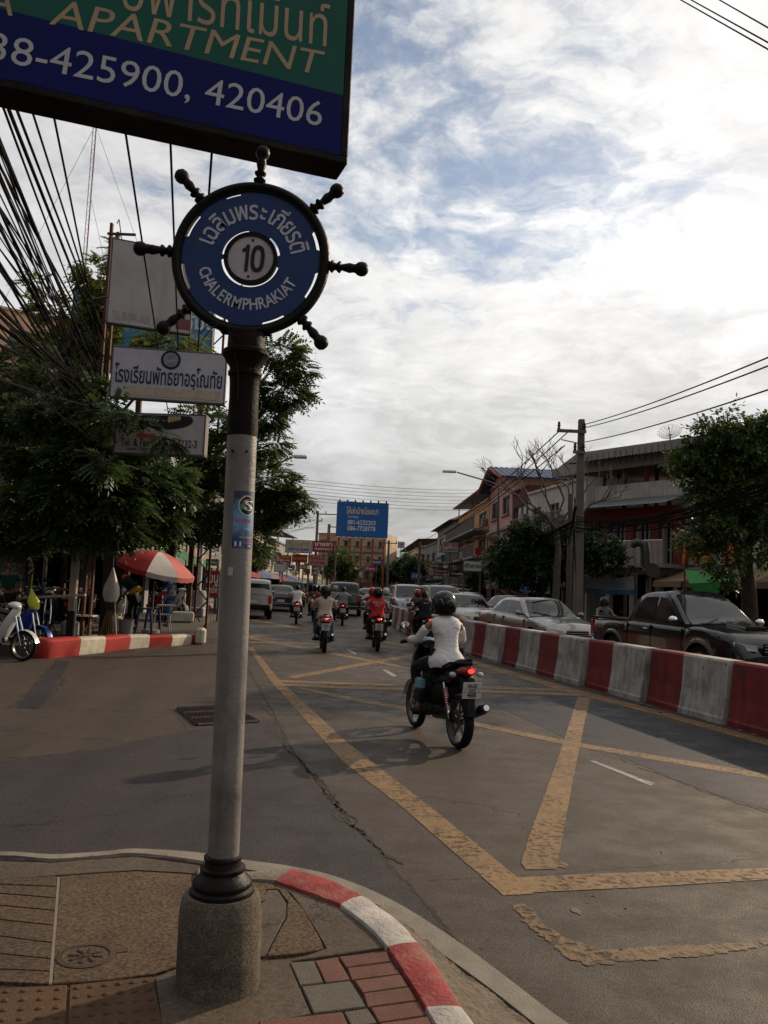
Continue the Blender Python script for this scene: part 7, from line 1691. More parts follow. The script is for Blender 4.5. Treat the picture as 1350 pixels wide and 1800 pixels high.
def pchair(loc, rz, lab, m):
    t = thing('plastic_chair', lab, 'chair', loc, rz); q = MB(); q.box((0, 0, .43), (.44, .44, .03), m, None, .012); q.build('seat', m, t)
    for sx in (-1, 1):
        for sy in (-1, 1): q = MB(); q.tube([(sx*.17, sy*.18, .43), (sx*.23, sy*.23, 0)], [.026, .02], m, 6); q.build('leg', m, t)
    q = MB(); rows = [[(-.20-.20*u, y, .44+.42*u) for y in (-.20, -.1, 0, .1, .20)] for u in (0, .33, .66, 1)]; q.grid(rows, m, True); q.grid([[(x-.02, y, z) for x, y, z in r_] for r_ in rows], m, True, flip=True); q.build('backrest', m, t)
    for sy in (-1, 1): q = MB(); q.tube([(-.32, sy*.22, .66), (.10, sy*.25, .66), (.19, sy*.23, .43)], .02, m, 6); q.build('armrest', m, t)
    return t
pchair(at(287, 21.4), R(200), 'cream plastic chair right of the blue stools below the parasol', M_wplas)
bk = thing('bucket', 'grey plastic bucket left of the blue stools', 'bucket', at(226, 19.5)); q = MB(); q.lathe([(.15, 0), (.175, .34), (.185, .36), (.17, .36), (.14, .02)], M_gplas, 20); q.build('tub', M_gplas, bk); q = MB(); q.tube([(-.18, 0, .34), (-.1, -.12, .40), (.1, -.12, .40), (.18, 0, .34)], .005, M_tgrey, 4); q.build('handle', M_tgrey, bk)
jg = thing('water_jug', 'milky plastic water jug standing left of the grey bucket', 'jug', at(208, 20.2)); q = MB(); q.box((0, 0, .20), (.28, .22, .40), M_jug, None, .05); q.lathe([(.04, .40), (.04, .47)], M_jug, 10, Matrix.Translation((-.06, 0, 0))); q.build('canister', M_jug, jg); q = MB(); q.tube([(.0, 0, .40), (.03, 0, .46), (.10, 0, .46), (.11, 0, .39)], .016, M_jug, 6); q.build('handle', M_jug, jg)
def bag(loc, lab, m, h=.62, w_=.20, sl=.0, z0=0.0):
    t = thing('plastic_bag', lab, 'plastic bag', loc); q = MB(); q.lathe([(.02, z0), (w_*.75, z0+.02), (w_, z0+h*.22), (w_*.92, z0+h*.45), (w_*.35, z0+h*.8), (.02, z0+h)], m, 16, Matrix.Identity(4), sy=.7)
    q.v = [(x+.02*mnoise.noise(Vector((x*9, y*9, z*9)))+sl*(z-z0), y+.02*mnoise.noise(Vector((x*9+4, y*9, z*9))), z) for x, y, z in q.v]; q.build('sack', m, t); q = MB(); q.tube([(sl*h, 0, z0+h), (sl*h, 0, z0+h+.28)], .006, m, 4); q.build('cord', m, t); return t
M_bagw = mat('white_bag_film', (.46, .43, .38), .5, bump=.5, bs=14); M_bagy = mat('yellow_green_bag_film', (.42, .46, .05), .5, bump=.5, bs=14)
bag((at(196, 19.2)[0], 19.2, LZ+.75), 'big white plastic bag hanging on the tree trunk above the brooms', M_bagw, .80, .19, 0)
bag((at(64, 16.6)[0], 16.6, LZ+.62), 'yellow green plastic bag hanging over the parked motorbikes', M_bagy, .42, .12, -.25)
# brooms leaning on the tree
bro = thing('broom', 'twig broom with a pale stick leaning against the tree trunk', 'broom', at(205, 19.0)); q = MB(); q.tube([(.06, 0, .02), (-.10, .15, 1.05)], .014, M_wplas, 6); q.build('stick', M_wplas, bro); M_twig = mat('broom_twigs', (.12, .065, .035), .9, bump=.4); q = MB()
for k in range(36): x = rnd.uniform(-.35, .05); q.tube([(x, rnd.uniform(-.1, .1), .0), (x*.3-.12, .1, .55)], .008, M_twig, 4)
q.build('twigs', M_twig, bro)
# plank bench in front of the post
tb = thing('plank_table', 'small plank table with curved metal legs at the kerb', 'table', at(146, 17.6)); q = MB(); q.box((0, 0, .50), (.58, .30, .035), M_wplas, None, .006); q.build('table_top', M_wood, tb)
for sx in (-1, 1): q = MB(); q.tube([(sx*.20, 0, .48), (sx*.13, 0, .25), (sx*.17, 0, 0)], .014, M_chrome, 6); q.tube([(sx*.25, .1, .48), (sx*.18, .1, .25), (sx*.22, .1, 0)], .014, M_chrome, 6); q.build('leg', M_chrome, tb)
# square post and long board by the bikes
cp = thing('concrete_post', 'square concrete post with dark base between the parked bikes and the plank table', 'post', at(129, 17.3)); q = MB(); q.box((0, 0, .30), (.15, .15, .60), M_dark, None, .01); q.build('dark_base', M_dark, cp); q = MB(); q.box((0, 0, 1.75), (.14, .14, 2.3), mat('greyed_post_paint', (.20, .17, .14), .8, bump=.4), None, .01); q.build('shaft', M_tgrey, cp); q = MB(); q.box((0, 0, 3.0), (.20, .20, .3), M_rust, None, .01, top=(.42, .3)); q.build('capital', M_rust, cp)
bdp = D(103, 1048, 16.9); bd = thing('wooden_board', 'long pale board resting across the parked motorbikes beside the post', 'board', (bdp.x, 16.9, bdp.z), R(8)); q = MB(); q.box((-.1, 0, 0), (1.25, .18, .05), mat('weathered_board', (.19, .16, .13), .85, bump=.5), Matrix.Rotation(R(-5), 4, 'Y'), .006); q.build('plank', M_wplas, bd)
q = MB(); q.tube([(.35, 0, -bdp.z+LZ), (.35, 0, -.03)], .02, M_tgrey, 6); q.build('prop', M_tgrey, bd)
# parked motorbikes on the left
PG = 'motorbikes parked on the left pavement'
def park(px_, Y, hdg, lab, bm, fm=None, z=0, **kw):
    p = D(px_, 1040, Y); return moto('parked_motorbike', lab, (p.x, Y, z), R(hdg), bm, fm, group=PG, lit=False, stand=True, **kw)
park(-4, 15.3, -14, 'white motorbike parked on the road in front of the bright red kerb', M_wht_b, M_wht_b, z=0)
park(34, 16.9, -24, 'blue fendered motorbike parked just behind the white one', M_blk_b, M_blu_b, z=0)
park(88, 18.6, -70, 'dark motorbike parked behind the long pale board', M_blk_b, M_blk_b, z=LZ)
park(112, 19.6, -100, 'motorbike with red and chrome tail parked left of the tree trunk', M_red_b, M_blk_b, z=LZ)
park(152, 20.2, -80, 'dark red scooter with bright tail parked behind the plank table', M_maroonb if False else M_red_b, M_blk_b, z=LZ, scooter=True)
park(60, 20.0, -65, 'black motorbike with front basket far left under the shop awning', M_blk_b, M_blk_b, z=LZ, basket=True)
park(222, 24.8, -80, 'motorbike parked behind the bending person', M_blk_b, M_tan_b, z=LZ)
park(282, 27.0, -60, 'motorbike with yellow bag parked right of the parasol', M_blk_b, M_red_b, z=LZ)
park(312, 27.6, -55, 'light coloured motorbike parked beyond the plastic chair', M_wht_b, M_wht_b, z=LZ)
park(880, 43, -100, 'motorbike parked in the row under the dark right tree', M_blk_b, M_red_b, z=.14); park(898, 41, -95, 'second motorbike of the row under the dark right tree, beside the maroon car', M_blk_b, M_blk_b, z=.14); park(868, 47, -100, 'farthest motorbike of the row under the dark right tree', M_red_b, M_red_b, z=.14)
# lamp-like short post with round base on the far pavement
lp = thing('white_post', 'slim white post in a round concrete base beyond the parasol', 'post', at(350, 31)); q = MB(); q.lathe([(.30, 0), (.28, .85), (.22, .95), (.07, .97)], W_grey, 18); q.build('base', W_grey, lp); q = MB(); q.tube([(0, 0, .9), (0, 0, 4.2)], .07, M_pw, 10); q.build('pole', M_pw, lp)
# person sitting in the dark shop on the left edge
def simple_stand(lab, loc, rz, tm, lm, h=1.62, arms_in=.0):
    s_ = h/1.7; J = [((0, 0, .95*s_), .11), ((0, 0, 1.15*s_), .10), ((0, 0, 1.33*s_), .12), ((0, 0, 1.44*s_), .055), ((0, 0, 1.50*s_), .048)]; E_ = [(0, 1), (1, 2), (2, 3), (3, 4)]; tops = ([((0, 0, .93*s_), (.125, .16)), ((0, 0, 1.13*s_), (.115, .145)), ((0, 0, 1.32*s_), (.12, .16)), ((0, 0, 1.42*s_), .07)], [(0, 1), (1, 2), (2, 3)]); legs = ([((0, 0, .93*s_), (.12, .155))], [])
    for sg in (-1, 1):
        b0 = len(J); J += [((0, sg*.18, 1.36*s_), .046), ((.02, sg*.24, 1.08*s_), .036), ((.14, sg*.22, .88*s_), .026), ((.18, sg*.21, .83*s_), (.032, .02))]; E_ += [(2, b0), (b0, b0+1), (b0+1, b0+2), (b0+2, b0+3)]
        for k in range(4): b1_ = len(J); J += [((.21, sg*(.21+(k-1.5)*.018), .81*s_), .009), ((.23, sg*(.21+(k-1.5)*.018), .78*s_), .008)]; E_ += [(b0+3, b1_), (b1_, b1_+1)]
        b0 = len(J); J += [((0, sg*.09, .88*s_), .085), ((.02, sg*.10, .50*s_), .056), ((-.02, sg*.11, .09), .036), ((.12, sg*.12, .04), .034)]; E_ += [(0, b0), (b0, b0+1), (b0+1, b0+2), (b0+2, b0+3)]
        b0 = len(tops[0]); tops[0].extend([((0, sg*.19, 1.35*s_), .065), ((.01, sg*.23, 1.18*s_), .056)]); tops[1].extend([(2, b0), (b0, b0+1)])
        b0 = len(legs[0]); legs[0].extend([((0, sg*.095, .84*s_), .10), ((.02, sg*.105, .5*s_), .074), ((-.01, sg*.115, .14), .055)]); legs[1].extend([(0, b0), (b0, b0+1), (b0+1, b0+2)])
    t = stander(lab, loc, rz, J, E_, tm, lm, (.02, 0, 1.59*s_), 0, .05, tops=tops, legs=legs)
    for sg in (-1, 1): q = MB(); q.ball((.05, sg*.115, .04), .055, M_shoe, 10, sc=(1.9, .8, .7)); q.build('shoe', M_shoe, t)
    return t
simple_stand('person in dark clothes standing in the shade at the left edge behind the bikes', at(14, 18.6), R(-60), C_dkg, C_black)
simple_stand('person in blue clothes standing under the parasol edge beside the chair', at(299, 23.6), R(200), C_blu, C_blu, 1.5)
simple_stand('pedestrian in dark clothes among the far cars on the right pavement', (D(852, 1040, 50).x+1, 50, .14), R(-90), C_black, C_jean)

# =================================================================== trees
def leafmat(name, c, tr=.30):
    m = bpy.data.materials.new(name); m.use_nodes = True; t = NT(m.node_tree); b = t.n['Principled BSDF']; pos = t.add('ShaderNodeNewGeometry')
    n = t.noise(pos.outputs['Position'], 1.6, 3, .6); n2 = t.add('ShaderNodeTexWhiteNoise'); 
    v = t.add('ShaderNodeVectorMath', operation='SCALE'); v.inputs[0].default_value = c; rr = t.math('ADD', t.ramp(n, .3, .7, .62, 1.25), t.math('MULTIPLY', pos.outputs['Random Per Island'], .45)); t.link(rr, v.inputs['Scale'])
    col_ = t.mix(t.ramp(pos.outputs['Random Per Island'], .90, .99), v.outputs[0], (c[0]*3.2, c[1]*1.5, c[2]*.9))
    t.link(col_, b.inputs['Base Color']); b.inputs['Roughness'].default_value = .5; b.inputs['Specular IOR Level'].default_value = .3
    tl = t.add('ShaderNodeBsdfTranslucent'); t.link(t.scale(col_, 1.5), tl.inputs['Color']); mx = t.add('ShaderNodeMixShader'); mx.inputs[0].default_value = tr
    out = [x for x in t.n if x.type == 'OUTPUT_MATERIAL'][0]; t.link(b.outputs[0], mx.inputs[1]); t.link(tl.outputs[0], mx.inputs[2]); t.link(mx.outputs[0], out.inputs['Surface']); return m
F_dark = leafmat('dark_green_leaves', (.027, .047, .012)); F_mid = leafmat('mid_green_leaves', (.036, .060, .014)); F_deep = leafmat('deep_green_leaves', (.018, .040, .009)); F_yel = leafmat('yellow_green_leaves', (.075, .095, .018), .35)
M_bark = mat('dark_bark', (.050, .036, .027), .95, var=.3, vs=5, bump=1.0, bs=22, dirt=(.025, .02, .015), dirt_amt=.5, streak=.4); M_bark2 = mat('grey_bark', (.085, .070, .060), .95, var=.3, vs=6, bump=.8, bs=25)
def sprig(kind):
    V = []; F = []
    def leaf(p, d, l, w_, up):
        d = d/np.linalg.norm(d); s = np.cross(d, up); s = s/(np.linalg.norm(s)+1e-9); k = len(V)
        V.extend([p, p+d*l*.5+s*w_-up*l*.04, p+d*l-up*l*.10, p+d*l*.5-s*w_-up*l*.04]); F.append((k, k+1, k+2, k+3))
    up = np.array([0, 0, 1.])
    if kind == 'pinnate':
        n = 5
        for i in range(n):
            u = (i+.6)/n; p = np.array([.40*u, 0, .05*u-.14*u*u]); L_ = .185*(1-.35*abs(u-.45))
            for s_ in (-1, 1): leaf(p, np.array([.55, s_*.95, -.18]), L_, L_*.24, up)
        leaf(np.array([.46, 0, -.11]), np.array([1., 0, -.3]), .13, .024, up)
    elif kind == 'broad':
        for i in range(6):
            a = i*2.4; p = np.array([.05+.05*i, 0, .0]); leaf(p, np.array([.6, math.sin(a)*.9, math.cos(a)*.4]), .15, .042, up)
    return np.array(V), np.array(F)
SPR = {k: sprig(k) for k in ('pinnate', 'broad')}
def tree(name, label, base, trunk_r, top, clumps, m, kind='pinnate', dens=1.0, scale=1.0, bark=None, seed=0, cat_='tree', lean=(0, 0), group=None):
    """clumps: (x, y, z, rx, ry, rz, count) in world metres"""
    rg = np.random.RandomState(seed+5); r_ = random.Random(seed); bark = bark or M_bark; base = Vector(base)
    t = thing(name, label, cat_, base, 0, group); SV, SF = SPR[kind]; P = []; Dr = []
    tv = Vector(top)-base
    q = MB(); pts = [Vector((0, 0, -.05))]; n = 6
    for i in range(1, n+1): u = i/n; pts.append(Vector((tv.x*u**1.3+r_.uniform(-.06, .06), tv.y*u**1.3+r_.uniform(-.06, .06), tv.z*u)))
    q.tube(pts, [trunk_r*1.35]+[trunk_r*(1-.5*i/n) for i in range(1, n+1)], bark, 10); q.v = [(x+.03*mnoise.noise(Vector((x*5, y*5, z*2))), y+.03*mnoise.noise(Vector((x*5, y*5+7, z*2))), z) for x, y, z in q.v]; q.build('trunk', bark, t)
    for c in clumps:
        cc = Vector(c[:3])-base; s0 = pts[r_.choice([3, 4, 5, 6])] if cc.z > tv.z*.5 else pts[3]; mid = s0.lerp(cc, .5)+Vector((r_.uniform(-.2, .2), r_.uniform(-.2, .2), r_.uniform(0, .35)))
        q = MB(); q.tube([s0, mid, cc], [trunk_r*.38, trunk_r*.22, trunk_r*.08], bark, 6)
        for k in range(5):
            e_ = cc+Vector((r_.uniform(-1, 1)*c[3], r_.uniform(-1, 1)*c[4], r_.uniform(-.8, 1)*c[5]))*.75; q.tube([mid.lerp(cc, r_.uniform(.2, 1)), e_], [trunk_r*.10, .008], bark, 4)
        q.build('limb', bark, t)
        N = int(c[6]*dens); u = rg.normal(size=(N, 3)); u /= np.linalg.norm(u, axis=1)[:, None]; rad = rg.uniform(.35, 1.0, N)**.55
        # uneven clump: push some directions in and out
        ph = rg.uniform(0, 6.28, 3); bump = 1+.28*np.sin(3.1*u[:, 0]+ph[0])*np.sin(3.7*u[:, 1]+ph[1])+.16*np.sin(7*u[:, 2]+ph[2]+4*u[:, 0])
        P.append(np.array(c[:3])[None]+u*np.array(c[3:6])[None]*(rad*bump)[:, None]); Dr.append(u+rg.normal(size=(N, 3))*.45)
    P = np.concatenate(P); Dr = np.concatenate(Dr); Dr[:, 2] = Dr[:, 2]*.45-.18; Dr /= np.linalg.norm(Dr, axis=1)[:, None]
    upv = np.array([0, 0, 1.])[None]+rg.normal(size=Dr.shape)*.35; S = np.cross(upv, Dr); S /= (np.linalg.norm(S, axis=1)[:, None]+1e-9); U = np.cross(Dr, S); sc = rg.uniform(.7, 1.25, len(P))*scale
    V = (P[:, None]+(SV[None, :, 0, None]*Dr[:, None]+SV[None, :, 1, None]*S[:, None]+SV[None, :, 2, None]*U[:, None])*sc[:, None, None])-np.array(base)[None, None]
    F = SF[None]+(np.arange(len(P))*len(SV))[:, None, None]
    me = np_mesh('crown', V.reshape(-1, 3), F.reshape(-1, 4), m); link('crown', me, t, kind='stuff')
    return t
def cl(px_, py_, Y, r_px, rz_px=None, n=260, dy=0.8):
    """clump seen round a point of the photograph at distance Y"""
    p = D(px_, py_, Y); r_ = r_px*Y/FPX; rz_ = (rz_px or r_px)*Y/FPX; return (p.x, p.y, p.z, r_, max(r_*dy, .5), rz_, n)
TL = at(203, 20.4)
tree('roadside_tree', 'big dark green feathery leaved tree with its trunk between the parked bikes and the parasol', TL, .26, (TL[0]-.5, TL[1]-.3, 5.2),
     [cl(40, 895, 17.0, 56, 34, 280), cl(120, 870, 16.6, 56, 34, 300), cl(205, 880, 17.0, 50, 32, 260), cl(60, 810, 17.5, 52, 30, 260), cl(150, 805, 16.6, 52, 30, 300), cl(20, 735, 18.0, 52, 30, 230), cl(95, 735, 17.0, 50, 28, 240), cl(160, 735, 16.8, 32, 30, 170), cl(245, 845, 17.6, 44, 24, 230), cl(10, 660, 19.5, 50, 24, 120), cl(80, 665, 19.0, 44, 20, 120), cl(150, 675, 17.6, 32, 22, 110), cl(200, 930, 17.2, 50, 18, 200), cl(120, 935, 17, 52, 20, 200), cl(30, 950, 17.2, 44, 16, 130), cl(290, 860, 18.5, 40, 24, 210), cl(275, 915, 18.4, 42, 20, 190), cl(230, 790, 17.8, 40, 18, 140), cl(300, 835, 18.5, 34, 14, 110), cl(60, 615, 20, 40, 14, 60),
      cl(206, 716, 14.2, 13, 7, 16), cl(246, 738, 14.3, 13, 5, 12), cl(292, 770, 14.3, 11, 9, 12), cl(186, 815, 14.9, 16, 12, 36), cl(186, 740, 14.8, 12, 14, 24)], F_dark, seed=1, dens=1.3, scale=.80)
TL2 = at(292, 27.5)
tree('roadside_tree', 'second feathery leaved tree behind the grey post reaching out over the traffic', TL2, .22, (TL2[0]+.3, TL2[1], 5.4),
     [cl(300, 900, 26, 60, 40, 330), cl(360, 880, 25.5, 60, 45, 360), cl(330, 820, 26, 60, 48, 360), cl(400, 800, 25.5, 60, 48, 330), cl(470, 850, 25, 52, 32, 300), cl(505, 880, 25, 38, 24, 190), cl(450, 905, 25.5, 42, 26, 220), cl(390, 930, 26, 50, 22, 240), cl(300, 850, 27, 60, 50, 300), cl(360, 745, 26, 42, 36, 170), cl(280, 930, 27, 50, 20, 160), cl(500, 690, 25, 44, 24, 190), cl(520, 650, 25, 26, 18, 90), cl(495, 620, 25, 36, 20, 130), cl(470, 730, 25.3, 28, 26, 120), cl(480, 780, 25.5, 22, 26, 70), cl(455, 960, 25.6, 20, 16, 60)], F_mid, seed=2, dens=1.15, scale=.92)
TL3 = at(150, 26)
tree('roadside_tree', 'taller feathery leaved tree top showing behind the rusty post and blank signboard', TL3, .2, (TL3[0], TL3[1], 8.5),
     [cl(165, 490, 24.5, 26, 30, 130), cl(185, 540, 24.5, 30, 40, 190), cl(150, 590, 24.8, 46, 34, 220), cl(95, 545, 25, 34, 18, 90), cl(60, 500, 25.5, 18, 12, 30), cl(110, 620, 25, 60, 34, 220), cl(225, 620, 24.8, 44, 20, 120), cl(300, 600, 24.6, 44, 18, 110), cl(340, 620, 24.6, 32, 14, 60), cl(205, 450, 24.5, 12, 26, 40)], F_yel, seed=3, dens=1.0, scale=.95)
TR = (D(1322, 1040, 21).x, 21, .14)
tree('roadside_tree', 'tall leafy tree with a dark trunk at the right edge beside the black pickup', TR, .22, (TR[0]-.3, 21, 5.2),
     [cl(1290, 815, 20.5, 52, 26, 230), cl(1225, 805, 20.5, 34, 16, 130), cl(1205, 820, 20.5, 20, 9, 40), cl(1345, 770, 21, 46, 30, 240), cl(1238, 765, 20.5, 20, 14, 60), cl(1262, 782, 20.5, 24, 16, 80), cl(1300, 770, 20.5, 30, 24, 130), cl(1340, 850, 20.5, 44, 30, 200), cl(1265, 862, 20.3, 46, 24, 200), cl(1310, 905, 20.5, 46, 32, 220), cl(1262, 930, 20, 34, 20, 130), cl(1225, 948, 20, 22, 15, 70), cl(1225, 880, 20.2, 20, 14, 40), cl(1275, 985, 20, 18, 38, 120), cl(1345, 940, 20.5, 30, 40, 150), cl(1252, 742, 20.6, 12, 9, 22), cl(1278, 728, 20.6, 7, 12, 16), cl(1330, 745, 20.6, 22, 12, 50), cl(1245, 835, 20.5, 30, 12, 70), cl(1400, 850, 21, 70, 90, 260), cl(1395, 760, 21, 60, 40, 200)], F_mid, kind='broad', seed=4, dens=1.45, scale=.92, bark=M_bark)
q0_ = TR
TR2 = (D(962, 1040, 33).x+.2, 33, .14)
tree('roadside_tree', 'dense dark round tree behind the silver sedan left of the utility pole', TR2, .16, (TR2[0], 33, 3.6),
     [cl(915, 960, 33, 36, 30, 380), cl(955, 945, 33, 38, 34, 430), cl(900, 1005, 33, 34, 24, 300), cl(945, 1000, 32.5, 42, 32, 420), cl(990, 985, 32.5, 34, 36, 340), cl(1000, 940, 33, 22, 20, 150), cl(880, 985, 33, 16, 20, 90), cl(1050, 960, 32, 34, 26, 250), cl(1060, 985, 31.8, 36, 18, 200)], F_deep, kind='broad', seed=5, dens=1.35, scale=1.1)
tree('street_tree', 'round green tree beside the green lamp post below the billboard', (D(598, 1040, 82).x, 82, 0), .2, (D(598, 1040, 82).x, 82, 4), [cl(600, 985, 82, 20, 18, 260), cl(590, 1002, 82, 18, 14, 200), cl(612, 1003, 82, 14, 12, 140)], F_mid, kind='broad', seed=6, scale=2.0)
for i, (x, y, Y, rr, lab) in enumerate([(693, 1005, 105, 15, 'green tree among the far shops just right of the street end'), (712, 992, 95, 14, 'tree with a ragged top in front of the far pale shops'), (727, 1000, 88, 12, 'small dark tree left of the far blue sign'), (668, 1003, 112, 10, 'dark far tree left of the street end pole'), (470, 905, 60, 26, 'tree crown behind the left hand street signs'), (835, 1010, 48, 14, 'small bush like tree by the shop signs on the right'), (440, 985, 48, 16, 'low tree behind the silver beige pickup')]):
    p = D(x, y, Y); tree('street_tree', lab, (p.x, Y, 0), .14, (p.x, Y, p.z-.3), [cl(x, y, Y, rr, rr*.9, 260), cl(x-rr*.6, y+rr*.5, Y, rr*.6, rr*.5, 120), cl(x+rr*.6, y+rr*.4, Y, rr*.6, rr*.5, 120)], (F_deep, F_mid)[i % 2], kind='broad', seed=20+i, scale=1.3*Y/60)
# bare branched tree between the poles
def bare(label, base, h, seed, top):
    r_ = random.Random(seed); t = thing('bare_tree', label, 'tree', base); M_ = M_bark2
    q = MB(); q.tube([(0, 0, 0), (.1, 0, h*.5), (top[0]*.4, 0, h*.62)], [.16, .12, .10], M_, 8); q.build('trunk', M_, t)
    def rec(p, d, L_, rr, lv, q):
        e_ = p+d*L_; mid = p.lerp(e_, .5)+Vector((r_.uniform(-.1, .1), r_.uniform(-.1, .1), r_.uniform(-.02, .12)))*L_; q.tube([p, mid, e_], [rr, rr*.85, rr*.65], M_, 5)
        if lv <= 0: return
        for k in range(r_.choice([2, 3])):
            nd = (d+Vector((r_.uniform(-.9, .9), r_.uniform(-.5, .5), r_.uniform(-.15, .7)))).normalized(); rec(e_, nd, L_*r_.uniform(.6, .82), rr*.62, lv-1, q)
    for k in range(6):
        q = MB(); d = Vector((-1.1+.44*k, r_.uniform(-.3, .3), .55+.3*r_.random())).normalized(); rec(Vector((top[0]*.4, 0, h*.62)), d, h*.20, .055, 4, q); q.build('limb', M_, t)
    return t
bp = D(975, 1040, 31); bare('bare branched tree rising above the dense dark tree left of the utility pole', (bp.x, 31, .14), 6.3, 5, (0, 0))

# =================================================================== poles and wires
M_conc = mat('pole_concrete', (0.1403, 0.1232, 0.1062), .9, var=.15, vs=1.5, bump=.4, bs=40, dirt=(.08, .07, .06), dirt_amt=.5, ds=2, streak=.3); M_ins = mat('brown_insulator', (.035, .018, .014), .3, bump=0); M_cab = mat('black_cable', (.006, .005, .005), .8, bump=0, spec=.03)
def pole(label, px_, Y, ytop, w_=.26, arms=(), z0=.14, pxt=None):
    p = D(px_, 1040, Y); zt_ = D(pxt or px_, ytop, Y).z; t = thing('utility_pole', label, 'utility pole', (p.x, Y, z0)); H = zt_-z0
    q = MB(); q.box((0, 0, H/2), (w_*1.15, w_*1.15, H), M_conc, None, .02, top=(w_*.72, w_*.72)); q.build('shaft', M_conc, t)
    for (dz, x0_, x1_) in arms:
        q = MB(); q.box(((x0_+x1_)/2, -.18, H-dz), (x1_-x0_, .09, .10), M_conc); q.build('crossarm', M_conc, t)
        for x in (x0_+.06, x1_-.06) if abs(x1_-x0_) < 1.8 else (x0_+.06, (x0_+x1_)/2-.1, x1_-.06):
            q = MB(); q.lathe([(.02, 0), (.06, .05), (.035, .09), (.065, .14), (.035, .18), (.055, .22), (.02, .27)], M_ins, 10, Matrix.Translation((x, -.18, H-dz+.04))); q.build('insulator', M_ins, t)
    return t, p.x, H+z0
up, ux, uz = pole('square concrete utility pole standing behind the silver sedan on the right', 1016, 27.5, 737, .27, [(.45, -.85, .12), (1.15, -.3, .1)])
q = MB(); q.tube([(-.7, -.18, uz-.14-.75+.0), (-.05, -.1, uz-.14-.85)], .02, M_tgrey, 5); q.build('brace', M_tgrey, up)
q = MB()
for k in range(5): q.tube([(-.22+.02*k, -.2, 4.4), (-.30-.03*k, -.25, 3.9-.2*k), (-.2, -.22, 3.4), (-.16, -.2, 2.6-.1*k)], .014, M_cab, 5)
q.build('cable_drop', M_cab, up)
gp2 = thing('grey_pole', 'round grey steel pole beside the square utility pole', 'pole', (D(1000, 1040, 28.4).x, 28.4, .14)); q = MB(); q.tube([(0, 0, 0), (0, 0, D(992, 875, 28.4).z)], .10, M_tgrey, 10); q.build('shaft', M_tgrey, gp2)
q = MB(); zz_ = D(992, 875, 28.4).z; q.tube([(0, 0, zz_-.2), (-.1, 0, zz_+.25), (-.35, 0, zz_+.42), (-.6, 0, zz_+.35)], .035, M_conc, 6); q.build('bent_top', M_conc, gp2)
pole('far utility pole with a crossarm left of the billboard', 552, 82, 898, .3, [(.3, -.2, 2.0), (1.0, -.1, .5)], 0)
pole('thin far utility pole just left of the billboard', 574, 86, 921, .26, [(.3, -.2, 1.1)], 0)
pole('far utility pole right of the billboard', 680, 90, 950, .3, [(.3, -.9, .9)], 0)
pole('far concrete pole beyond the seven sign', 735, 84, 953, .3, [(.5, -.6, .4)], 0)
pole('green lamp post standing below the red pharmacy sign', 587, 70, 972, .16, (), 0)
def lamp(label, px_, Y, ytop, xarm, yarm):
    p = D(px_, 1040, Y); b = D(px_, ytop, Y).z; e_ = D(xarm, yarm, Y); t = thing('street_lamp', label, 'street lamp', (p.x, Y, .14)); q = MB(); q.tube([(0, 0, 0), (0, 0, b-.14)], [.09, .05], M_tgrey, 8); q.build('pole', M_tgrey, t)
    dx_ = e_.x-p.x; q = MB(); q.tube([(0, 0, b-.16), (dx_*.2, 0, b+.05), (dx_*.85, 0, e_.z-.16)], .04, M_tgrey, 6); q.build('arm', M_tgrey, t)
    q = MB(); q.box((dx_, 0, e_.z-.14), (abs(dx_)*.28, .26, .13), M_pw, None, .05); q.build('lamp_head', M_pw, t)
lamp('street lamp with a long curved arm reaching left over the oncoming lane', 872, 47, 853, 790, 829)
lamp('street lamp whose arm shows above the tree behind the grey post', 428, 33, 835, 528, 803)
# main overhead cable bundle on the left
CG = 'overhead cables above the left pavement'
rr_ = random.Random(3); E0 = D(206, 850, 27)
ends = []
starts = []
for k in range(46):
    y0 = 190+k*9.6+rr_.uniform(-8, 8); starts.append((0, y0))
for i, (x0_, y0_) in enumerate(starts):
    Y0 = rr_.uniform(6.2, 9.5); a_ = D(x0_-6, y0_, Y0); b_ = D(206+rr_.uniform(-26, 26), 700+rr_.uniform(0, 150)-(.28*(600-y0_) if y0_ < 450 else 0)*.4, 25+rr_.uniform(-1, 1)); 
    ext = a_+(a_-b_)*.55; thick = .0085 if i % 6 else .019
    sg = rr_.uniform(.05, .35); q = MB(); q.tube(sag(ext-Vector((0, 0, 0)), b_, sg, 26), thick*rr_.uniform(.8, 1.3), M_cab, 5)
    o = q.build('overhead_cable', M_cab, label='one of the many black cables sweeping down past the rusty post on the left', cat='cable', group=CG)
for i, (x0_, y0_, x1_, y1_, Y0, Y1, th_) in enumerate([(28, 208, 196, 640, 8, 24, .020), (40, 205, 190, 600, 8.4, 24, .016), (18, 205, 178, 640, 7.8, 24, .013)]):
    a_, b_ = D(x0_, y0_, Y0), D(x1_, y1_, Y1); q = MB(); q.tube(sag(a_+(a_-b_)*.4, b_, .1, 24), th_, M_cab, 6); q.build('overhead_cable', M_cab, label='thick black cable bundle running down behind the apartment signboard', cat='cable', group='thick cable bundles behind the apartment signboard')
singles = [(62, 213, 172, 560, 'first thin cable right of the thick bundles under the apartment signboard'), (97, 217, 150, 480, 'second thin cable right of the thick bundles, ending by the rusty post'), (222, 243, 252, 440, 'thin cable dropping to the left handle of the ship wheel sign'), (300, 260, 306, 420, 'thin cable crossing the upper left handle of the ship wheel sign'), (372, 273, 368, 330, 'short visible thin cable just above the ship wheel rim')]
